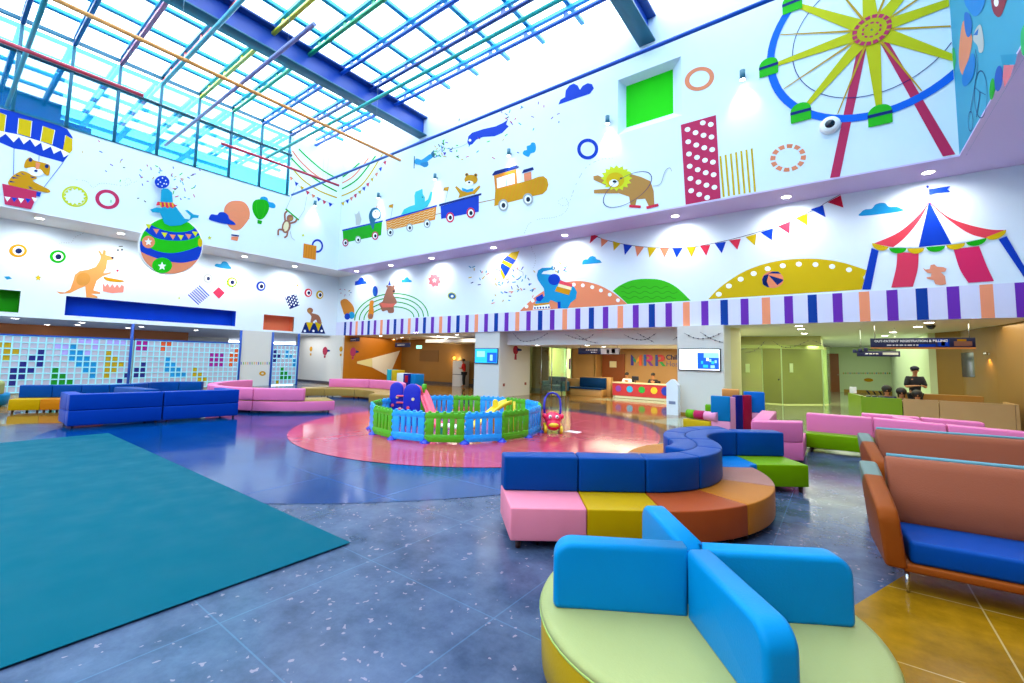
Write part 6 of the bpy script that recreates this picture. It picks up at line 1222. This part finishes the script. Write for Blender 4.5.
# painted balloons on the white entrance wall, pillar side marks
for i, (px, py, c) in enumerate(((311, 349, 'mus'), (325, 351, '#a83048'), (341, 349, 'mus'), (353, 352, '#a83048'))):
    p = at_y(px, py, 14.19); m2 = MB(); rr = .16 if c == 'mus' else .26; m2.face([p+Vector((rr*math.cos(R_(a)), 0, rr*.95*math.sin(R_(a)))) for a in range(0, 360, 20)], pm(c)); q = p+Vector((0, -.001, -.4)); m2.face([q+Vector((-.08, 0, 0)), q+Vector((.08, 0, 0)), q+Vector((.1, 0, .14)), q+Vector((-.1, 0, .14))], pm(c)); q = p+Vector((.3, -.001, 0))
    if c != 'mus': m2.face([q+Vector((-.05, 0, -.05)), q+Vector((.22, 0, -.02)), q+Vector((.22, 0, .05)), q+Vector((-.05, 0, .1))], pm('navy'))
    tag(m2.done('mural_balloon'), ('small mustard balloon, leftmost on the white entrance wall', 'dark red balloon with a blue plume, left one on the white entrance wall', 'small mustard balloon between the two red ones on the entrance wall', 'dark red balloon with a blue plume near the orange wall')[i], 'wall mural')
p = Vector((-11.47, 15.7, 2.0)); m2 = MB(); m2.face([p+Vector((0, .2*math.cos(R_(a)), .2*math.sin(R_(a)))) for a in range(0, 360, 20)], pm('#a83048')); m2.face([p+Vector((.001, -.09, -.42)), p+Vector((.001, .09, -.42)), p+Vector((.001, .07, -.2)), p+Vector((.001, -.07, -.2))], pm('#a83048')); m2.face([p+Vector((.001, .1, -.04)), p+Vector((.001, .45, -.02)), p+Vector((.001, .45, .05)), p+Vector((.001, .1, .1))], pm('navy')); tag(m2.done('mural_balloon'), 'dark red balloon painted on the side of the left television pillar', 'wall mural')
for y in (14.9, 16.5): m2 = MB(); m2.box((-11.478, y-.06, .45), (-11.46, y+.06, .57)); tag(m2.done('wall_socket', plastic('socket', '#8c4838')), 'brown wall socket low on the pillar side, ' + ('near its front edge' if y < 15 else 'near its rear edge'), 'socket')
# strings of small beads hung as garlands
def garland(label, pts, y):
    m = MB(); P = [at_y(px, py, y) for px, py in smooth_open(pts, 8)]; m.path(P, .006, n=5); d = thing('garland', label, 'garland', P[0]); m.done('cord', plastic('cord', '#585058'), d); m = MB(); acc = 0
    for a, b_ in zip(P, P[1:]):
        acc += (b_-a).length
        if acc > .13: m.ball(b_, .022, seg=6); acc = 0
    m.done('bead', plastic('bead', '#403848'), d)
for i, pts in enumerate(([(499, 339), (505, 334.5)], [(513, 333), (522, 341), (536, 339.5), (548, 333)], [(565, 334.5), (577, 338.5), (586, 339), (594, 334)], [(576, 334), (588, 341), (598, 343)], [(624, 334.5), (634, 339), (645, 339.5), (656, 333.5)], [(637, 333), (648, 339), (654, 342.5)], [(673, 340), (683, 333)])):
    garland(f'bead garland hung on the white bulkhead, {("first", "second", "third", "fourth", "fifth", "sixth", "seventh")[i]} from the left', pts, 15.08)
garland('bead garland across the top of the right television pillar', [(684, 333), (695, 338), (708, 338), (721, 333)], 14.28); garland('crossing bead garland on the right television pillar', [(700, 332), (712, 339), (723, 342.5)], 14.28)
garland('bead garland above the olive glass wall, left', [(745, 353), (756, 350), (765, 341)], 20.2); garland('bead garland above the olive glass wall, middle', [(773, 341), (783, 347), (795, 346), (808, 341)], 20.2); garland('bead garland above the olive glass wall, right', [(812, 340), (822, 344), (832, 348)], 20.2)
# water cooler cabinet and lamp in brown corridor
t = thing('white_cabinet', 'tall white cabinet standing by the person in red', 'cabinet', (-17.6, 18.6, 0)); m = MB(); m.box((-18.0, 18.5, 0), (-17.25, 19.1, 1.45), bev=.01); m.done('body', plastic('cab_white', '#c8c8c8'), t); m = MB(); m.box((-17.98, 18.485, .65), (-17.27, 18.5, .68)); m.done('drawer_gap', blk, t)
t = thing('crate', 'dark crate on the corridor floor beside the person in red', 'crate', (-17.0, 19.0, 0)); m = MB(); m.box((-16.6, 18.7, 0), (-15.7, 19.1, .45), bev=.01); m.box((-16.65, 18.66, .40), (-15.65, 19.13, .45)); m.done('body', plastic('crate', '#242428'), t)
t = thing('wall_panel_print', 'dark brown square picture on the brown corridor wall', 'picture', (-20, 19.15, 1.4)); m = MB(); m.box((-21.6, 19.16, 1.35), (-19.9, 19.19, 2.05)); m.done('sheet', mat('picture_brown', '#6c4c24', rough=.5), t)
# ------------------------------------------------------------------ people
skin = mat('skin', '#b07850', rough=.5); hairm = mat('hair_black', '#14100e', rough=.6, bump=.3, bscale=200)
def skinmesh(verts, edges, rad, sub=1):
    me = bpy.data.meshes.new('t'); me.from_pydata([tuple(v) for v in verts], edges, []); o = bpy.data.objects.new('t', me); C.objects.link(o)
    o.modifiers.new('s', 'SKIN'); sk = me.skin_vertices[0].data
    for i, r in enumerate(rad): sk[i].radius = (r, r) if not isinstance(r, tuple) else r; sk[i].use_root = (i == 0)
    sb = o.modifiers.new('u', 'SUBSURF'); sb.levels = sub; sb.render_levels = sub; bpy.context.view_layer.update()
    m2 = bpy.data.meshes.new_from_object(o.evaluated_get(bpy.context.evaluated_depsgraph_get())); bpy.data.objects.remove(o); bpy.data.meshes.remove(me)
    for p in m2.polygons: p.use_smooth = True
    return m2
def person(label, x, y, z0, rz, shirt, trousers, pose='stand', head_tilt=.25, cap=None, hair='short', reach=.35, nm='person'):
    """z0 = pelvis height; sits or stands on the floor"""
    t = thing(nm, label, 'person', (x, y, 0), rz); W = xf((x, y, 0), rz)
    V = []; E = []; Rr = []
    def a(p, r, parent=None):
        V.append(Vector(p)); Rr.append(r)
        if parent is not None: E.append((parent, len(V)-1))
        return len(V)-1
    lean = .04 if pose == 'stand' else .10
    pel = a((0, 0, z0), (.13, .09)); wa = a((0, -lean*.4, z0+.16), (.115, .08), pel); ch = a((0, -lean, z0+.36), (.14, .095), wa); nk0 = a((0, -lean, z0+.48), .055, ch); nk = a((0, -lean-.02, z0+.54), .045, nk0)
    hc = Vector((0, -lean-.04, z0+.65)); h1 = a(hc+Vector((0, -.01, -.05)), .06, nk); h2 = a(hc+Vector((0, -.0, .02)), (.072, .085), h1); h3 = a(hc+Vector((0, .01, .075)), .055, h2)
    hands = []
    for s in (-1, 1):
        sh = a((s*.16, -lean, z0+.44), .055, ch); el = a((s*.21, -lean-.05, z0+.20), .04, sh)
        wr = Vector((s*.09, -lean-reach, z0+.24)) if pose != 'side' else Vector((s*.2, -lean-.1, z0-.03))
        w = a(wr, .026, el); pd = (wr-V[el]).normalized(); palm = a(wr+pd*.05, (.036, .018), w)
        side = Vector((1, 0, 0))
        for f in range(4): b1 = a(wr+pd*.09+side*((f-1.5)*.018), .009, palm); a(wr+pd*(.125-.006*abs(f-1.5))+side*((f-1.5)*.02)+Vector((0, 0, -.015)), .007, b1)
        th_ = a(wr+pd*.05+side*(-s*.035), .009, palm); a(wr+pd*.08+side*(-s*.05), .008, th_)
    for s in (-1, 1):
        hp = a((s*.085, 0, z0-.04), .08, pel)
        if pose == 'sit': kn = a((s*.1, -.38, z0+.0), .06, hp); an = a((s*.1, -.36, .09), .04, kn)
        else: kn = a((s*.09, -.02, z0*.53), .058, hp); an = a((s*.095, .0, .09), .04, kn)
        a((s*.1, V[an].y-.13, .04), .035, an)
    me = skinmesh([W @ v for v in V], E, Rr); o = bpy.data.objects.new('body', me); me.materials.append(skin); C.objects.link(o); place(o, t)
    # shirt, trousers as slightly larger skins over the same joints
    def cloth(name, ids, grow, m):
        idx = {k: i for i, k in enumerate(ids)}; ee = [(idx[p], idx[q]) for p, q in E if p in idx and q in idx]
        rr = [tuple(c+grow for c in Rr[k]) if isinstance(Rr[k], tuple) else Rr[k]+grow for k in ids]
        mm = skinmesh([W @ V[k] for k in ids], ee, rr); oo = bpy.data.objects.new(name, mm); mm.materials.append(m); C.objects.link(oo); place(oo, t)
    arm = []
    for k in range(len(V)):
        pass
    sh_ids = [ch, wa, pel, nk0]+[k for k in range(h3+1, len(V)) if abs(V[k].x) > .15 and abs(V[k].z-(z0+.44)) < 1e-6]+[k for k in range(h3+1, len(V)) if abs(abs(V[k].x)-.21) < 1e-6]
    cloth('shirt', sh_ids, .018, shirt)
    lg_ids = [pel]+[q for p, q in E if p == pel and q != wa]; lg_ids += [q for p, q in E if p in lg_ids[1:]]; lg_ids += [q for p, q in E if p in lg_ids[3:] and q not in lg_ids][:2]
    cloth('trousers', lg_ids, .014, trousers)
    m = MB(); m.ball(W @ (hc+Vector((0, .02, .045))), (.09, .10, .088)) if hair == 'short' else m.ball(W @ (hc+Vector((0, .025, .04))), (.115, .12, .11)); 
    if hair == 'long': m.ball(W @ (hc+Vector((0, .07, -.04))), (.08, .05, .14))
    m.done('hair', hairm, t)
    m = MB(); m.ball(W @ (hc+Vector((0, -.09, -.005))), (.012, .018, .018)); m.done('nose', skin, t)
    for s in (-1, 1):
        m = MB(); m.ball(W @ (hc+Vector((s*.03, -.078, .02))), .011, seg=8); m.done('eye', mat('eye_dark', '#181010', rough=.2), t)
        m = MB(); m.ball(W @ (hc+Vector((s*.078, .0, 0))), (.012, .02, .03), seg=8); m.done('ear', skin, t)
    m = MB(); m.ball(W @ (hc+Vector((0, -.082, -.042))), (.022, .008, .006), seg=8); m.done('mouth', mat('lip', '#803c30', rough=.5), t)
    if cap: 
        m = MB(); m.ball(W @ (hc+Vector((0, .01, .06))), (.098, .108, .07)); m.prism([tuple((W @ (hc+Vector(p)))[:2]) for p in ((-.07, -.08, 0), (.07, -.08, 0), (.05, -.17, 0), (-.05, -.17, 0))], hc.z+.045, hc.z+.055); m.done('cap', cap, t)
    return t
def fab(n, c): return mat('fabric_'+n, c, rough=.85, bump=.2, bscale=150)
dk_ = fab('black', '#14161c'); nv_ = fab('navy', '#141c4c')
def seat_for(label, x, y, rz, h):
    t = thing('office_chair', label, 'chair', (x, y, 0), rz); W = xf((x, y, 0), rz)
    m = MB(); m.box((-.22, -.2, h-.08), (.22, .22, h), bev=.03, mw=W); m.done('seat', dk_, t); m = MB(); m.box((-.2, .2, h+.05), (.2, .25, h+.5), bev=.03, mw=W); m.done('backrest', dk_, t); m = MB(); m.tube(W @ Vector((0, 0, .05)), W @ Vector((0, 0, h-.08)), .025); m.done('column', mat('steel'), t)
    for k in range(5): m = MB(); m.tube(W @ Vector((0, 0, .06)), W @ Vector((.24*math.cos(k*1.257), .24*math.sin(k*1.257), .03)), .018); m.done('leg', mat('steel'), t)
person('person in black shirt and cap standing behind the registration desk looking down', 1.62, 16.55, .86, R_(10), dk_, dk_, 'stand', cap=fab('cap', '#181c34'), reach=.28)
for lab, x, y, h in (('seated person with dark hair in navy, leftmost at the registration desk', .98, 15.95, .31), ('seated person between two others at the registration desk', 1.28, 15.98, .26), ('seated person in navy nearest the standing one at the desk', 1.58, 15.85, .22)):
    seat_for('black office chair under the '+lab.split(' at ')[0].split(',')[0], x, y+.02, 0, h-.085); person(lab, x, y, h, 0, nv_, dk_, 'sit', hair='long', reach=.3)
person('person in a red shirt and black trousers standing in the brown corridor', -16.9, 18.3, .80, R_(-60), fab('red', '#c81818'), dk_, 'stand', reach=.2)
seat_for('office chair behind the red reception desk, at its middle', -6.55, 19.25, 0, .28); person('dark-haired person seated behind the red reception desk', -6.55, 19.2, .36, 0, dk_, dk_, 'sit', reach=.3)
seat_for('office chair behind the left end of the reception desk', -7.75, 19.3, 0, .28); person('person in white seated at the left end of the reception desk', -7.75, 19.25, .34, 0, fab('white', '#e8e8e8'), dk_, 'sit', reach=.3)

# ------------------------------------------------------------------ lamps
lampw = emis('lamp_white', '#fff8ec', 14)
rimm = mat('lamp_rim', '#f0f0f0', rough=.4)
def spot(loc, e, col, ang=100, blend=1.0, r=.05, tgt=(0, 0, -1)):
    l = bpy.data.lights.new('lamp', 'SPOT'); l.energy = e; l.color = col; l.spot_size = R_(ang); l.spot_blend = blend; l.shadow_soft_size = r
    o = bpy.data.objects.new('lamp_light', l); C.objects.link(o); o.location = loc; o.rotation_euler = Vector(tgt).to_track_quat('-Z', 'Y').to_euler(); return o
def downlight(label, p, group=None, r=.09, light=None, col=(1, .95, .88), ang=120, tgt=(0, 0, -1)):
    t = thing('ceiling_downlight', label, 'downlight', p, 0, group)
    x, y, z = p; m = MB(); m.lathe([(r*1.25, 0), (r*1.25, -.012), (r*1.0, -.014), (r*1.0, 0)], p, n=20); m.done('rim', rimm, t)
    m = MB(); m.lathe([(r, -.006), (r, -.0125), (.01, -.013)], p, n=20); m.done('diffuser', lampw, t)
    if light: spot((x, y, z-.05), light, col, ang, tgt=tgt)
near = {0: 'above the orange animal and corner', 1: 'above the green-line rainbow', 2: 'above the pink flower', 3: 'above the umbrella', 4: 'above the elephant', 5: 'above the left half of the long bunting', 6: 'above the right half of the long bunting', 7: 'above the circus tent flag'}
for i, x in enumerate((-20.97, -18.06, -15.1, -11.4, -8.02, -4.04, -1.06, 1.8)):
    downlight('recessed round soffit downlight '+near[i], (x, 13.9, ZS), 'soffit downlights', .11, 100, (1, .97, .95), 165, tgt=(0, .15, -1))
nearl = ['above the mustard roundel', 'above the music notes and kangaroo', 'just right of the ball panel', 'above the blue roundel', 'above the checked square']
for i, (x, y) in enumerate(((-22.44, 2.2), (-22.46, 4.4), (-22.5, 6.7), (-22.54, 8.9), (-22.7, 11.4))):
    downlight('recessed round soffit downlight '+nearl[i], (x, y, ZS), 'soffit downlights', .11, 130, (.95, .98, 1), 165, tgt=(-.15, 0, -1))
for x, y in ((-22.44, -.2), (-22.44, -2.6)): spot((x, y, ZS-.05), 110, (.93, .97, 1), 95)
# low ceiling lights
rowA = [(-20.2, 15.3), (-17.5, 15.3), (-14.7, 15.3), (-12.4, 15.2), (-10.02, 14.86), (-7.87, 14.86), (-3.86, 15.2) , (-5.9, 14.86)]
pos = [(537.7, 331.8), (587, 331), (694, 328), (705, 331), (893, 332), (885, 335.5), (832, 322), (804.5, 325.5), (810, 328), (812, 333), (808, 335.5), (810, 338.5), (929, 322), (918, 326), (392, 331), (415, 331.5), (438, 333), (446, 338), (418, 338.5), (472, 335.5), (400, 337)]
lowpts = []
for px, py in ((929, 322.3), (918, 326.5), (893, 332), (885, 335.5), (799, 325.6), (801, 328.8), (804.5, 333.3), (806, 336.8), (807.5, 339), (694.5, 328.3), (705.5, 331.3), (537.5, 331.8), (587.5, 331), (604, 333.3), (416, 332.3), (438.5, 336), (380.5, 335.8), (393.5, 339), (402, 337.5), (446, 338.5), (445, 342) , (473, 340.5), (457, 334.5)):
    p = at_z(px, py, ZF); 
    if p.y < 33 and p.x > -30: lowpts.append(p)
for i, p in enumerate(lowpts):
    downlight('small flat downlight in the low ceiling behind the striped fascia', (p.x, p.y, ZF if not (-11.5 < p.x < -4.1 and p.y > 15.2) else 2.2), 'low ceiling downlights', .1)
for i, (px, py) in enumerate(((15, 318.2), (23, 324.7), (47, 324.6), (82, 322.4), (77.5, 324.6), (75, 329.5), (128, 327.8), (142, 326.5), (196, 330), (49, 332))):
    p = at_z(px, py, ZF)
    if -36 < p.x: downlight('small flat downlight in the ceiling behind the lattice screens', (p.x, p.y, ZF), 'downlights behind the lattice', .1)
def area(loc, e, col, sx, sy, rot=(0, 0, 0)):
    l = bpy.data.lights.new('ceiling_lamp', 'AREA'); l.shape = 'RECTANGLE'; l.size = sx; l.size_y = sy; l.energy = e; l.color = col
    o = bpy.data.objects.new('ceiling_lamp', l); C.objects.link(o); o.location = loc; o.rotation_euler = rot; return o
for i in range(7):   # unseen fill spots added on the front side of the hall, without fittings
    spot((-19+3.2*i, -5.6, 6.1), 300, (1, .96, .92), 120, .7, .12, tgt=(0, .55, -1))
for i in range(4): spot((2.9, -4+4.5*i, 6.1), 110, (1, .93, .95), 110, .8, .1, tgt=(.1, 0, -1))  # more fill spots added out of view, along the right side
for args in (((-6.5, 17.5, 2.12), 150, (1, .86, .6), 5, 3), ((-20, 16.8, 2.7), 70, (1, .86, .6), 6, 2.5), ((-14.2, 16.0, 2.7), 40, (1, .86, .6), 3, 1.5), ((-1.2, 18, 2.7), 90, (.92, 1, .72), 5, 4), ((1.0, 26, 2.7), 120, (.92, 1, .75), 3, 10), ((2.0, 16.0, 2.7), 40, (1, .9, .6), 3, 1.5),
             ((-2.0, 22.3, 2.38), 110, (.9, 1, .6), 2.6, 1.5), ((-28, 4, 2.2), 160, (.95, .97, 1), 6, 12), ((-25.2, 13.2, 2.7), 30, (.95, .97, 1), 2.5, 1.2), ((-11.6, 20.5, 2.7), 110, (.95, 1, .8), 1.5, 2)):
    area(*args)
# wall washer lamps on the upper walls
def washer(label, p, dirv):
    t = thing('wall_lamp', label, 'wall lamp', p, 0, 'cylindrical wall lamps'); n = Vector(dirv); c = Vector(p)+n*.16
    m = MB(); m.tube(c+Vector((0, 0, -.13)), c+Vector((0, 0, .13)), .07, n=18); m.done('housing', mat('lamp_teal', '#2c6c80', rough=.4), t); m = MB(); m.tube(Vector(p), c, .02, n=8); m.done('bracket', mat('lamp_teal'), t)
    m = MB(); m.tube(c+Vector((0, 0, -.137)), c+Vector((0, 0, -.131)), .06, n=18); m.done('lens', lampw, t)
    spot(c+Vector((0, 0, -.16)), 60, (.95, .98, 1), 80, .9, .04, tgt=(-n.x*.25, -n.y*.25, -1))
for lab, px, py in (('cylindrical wall lamp left of the ferris wheel', 743.5, 78), ('cylindrical wall lamp above the lion', 609.5, 122), ('cylindrical wall lamp above the locomotive cab', 511.2, 154), ('cylindrical wall lamp above the blue wagon', 437.6, 178), ('cylindrical wall lamp above the penguin', 381, 196.5)):
    washer(lab, tuple(at_y(px, py, YU)), (0, -1, 0))
washer('cylindrical wall lamp right of the swinging monkey', tuple(at_x(313.5, 204, XU)), (1, 0, 0)); washer('cylindrical wall lamp above the ball panel at the left wall', tuple(at_x(55, 108, XU)), (1, 0, 0)) if False else None
# dome camera on the ferris wheel
p = at_y(830, 126, YU); t = thing('dome_camera', 'white dome camera at the foot of the ferris wheel rim', 'security camera', p); m = MB(); W = Matrix.Translation(p) @ Matrix.Rotation(R_(90), 4, 'X')
m.lathe([(.22, 0), (.22, .04), (.2, .1), (.12, .13)], (0, 0, 0), mw=W, n=28); m.done('housing', plastic('white', '#f4f4f0'), t); m = MB(); m.ball((0, 0, .11), (.11, .11, .08), mw=W); m.done('lens_dome', glass('x', '#202838') if False else mat('dome_dark', '#101c2c', rough=.1), t)
t = thing('dome_camera', 'small dark dome camera under the ceiling above the registration sign', 'security camera', (2.0, 16.6, ZF-.1)); m = MB(); m.lathe([(.1, 0), (.09, -.05), (.05, -.1), (.005, -.11)], (2.0, 16.4, ZF), n=20); m.done('dome', mat('dome_dark'), t)
# brown wall lamps beside the dark television
for lab, px, py in (('warm wall lamp left of the dark television', 957, 357), ('warm wall lamp right of the dark television', 992, 354)):
    X = 3.02 if px < 960 else 3.33; p = at_x(px, py, X); t = thing('wall_lamp', lab, 'wall lamp', p); m = MB(); m.tube(p+Vector((-.12, 0, -.03)), p+Vector((-.12, 0, .05)), .045, n=14); m.tube(p+Vector((-.12, 0, 0)), p+Vector((.06, 0, 0)), .012, n=8); m.done('housing', mat('steel'), t)
    spot(p+Vector((-.12, 0, -.06)), 14, (1, .62, .15), 100, .8, .03)
p = at_y(455, 358, 19.15); t = thing('wall_lamp', 'warm round wall lamp glowing on the brown corridor wall', 'wall lamp', p); m = MB(); m.ball(p+Vector((0, -.06, 0)), .07); m.done('globe', emis('lamp_amber', '#ffb030', 5), t)
l = bpy.data.lights.new('lamp', 'POINT'); l.energy = 12; l.color = (1, .7, .2); o = bpy.data.objects.new('lamp_light', l); C.objects.link(o); o.location = p+Vector((0, -.25, 0))

# ------------------------------------------------------------------ world and colour
w = bpy.data.worlds.new('sky'); bpy.context.scene.world = w; w.use_nodes = True
bg = w.node_tree.nodes['Background']; bg.inputs[0].default_value = (.9, .955, 1, 1); bg.inputs[1].default_value = 3.7
for (cx, cyy, z, sx, sy, rot) in ((-9.6, 3.1, 12.94, 23.5, 20, (0, 0, 0)),):
    l = bpy.data.lights.new('skylight_portal', 'AREA'); l.shape = 'RECTANGLE'; l.size = sx*SC; l.size_y = sy*SC; l.cycles.is_portal = True; o = bpy.data.objects.new('skylight_portal', l); C.objects.link(o); o.location = (cx, cyy, z)
vs = bpy.context.scene.view_settings; vs.view_transform = 'Standard'; vs.look = 'None'; vs.gamma = 1; vs.use_curve_mapping = False; vs.exposure = .86
cyc_ = bpy.context.scene.cycles; cyc_.use_denoising = True; cyc_.max_bounces = 8; cyc_.diffuse_bounces = 4; cyc_.glossy_bounces = 3; cyc_.transparent_max_bounces = 16; cyc_.caustics_reflective = False; cyc_.caustics_refractive = False; cyc_.sample_clamp_indirect = 6

# ------------------------------------------------------------------ enlarge the whole place
done = set(); S4 = Matrix.Diagonal((SC, SC, SC, 1))
for o in list(C.objects):
    if o.type == 'MESH' and o.data.name not in done: done.add(o.data.name); o.data.transform(S4)
    o.location = o.location*SC
    if o.type == 'LIGHT' and not getattr(o.data.cycles, 'is_portal', False):
        o.data.energy *= SC*SC
        if o.data.type == 'AREA': o.data.size *= SC; o.data.size_y *= SC
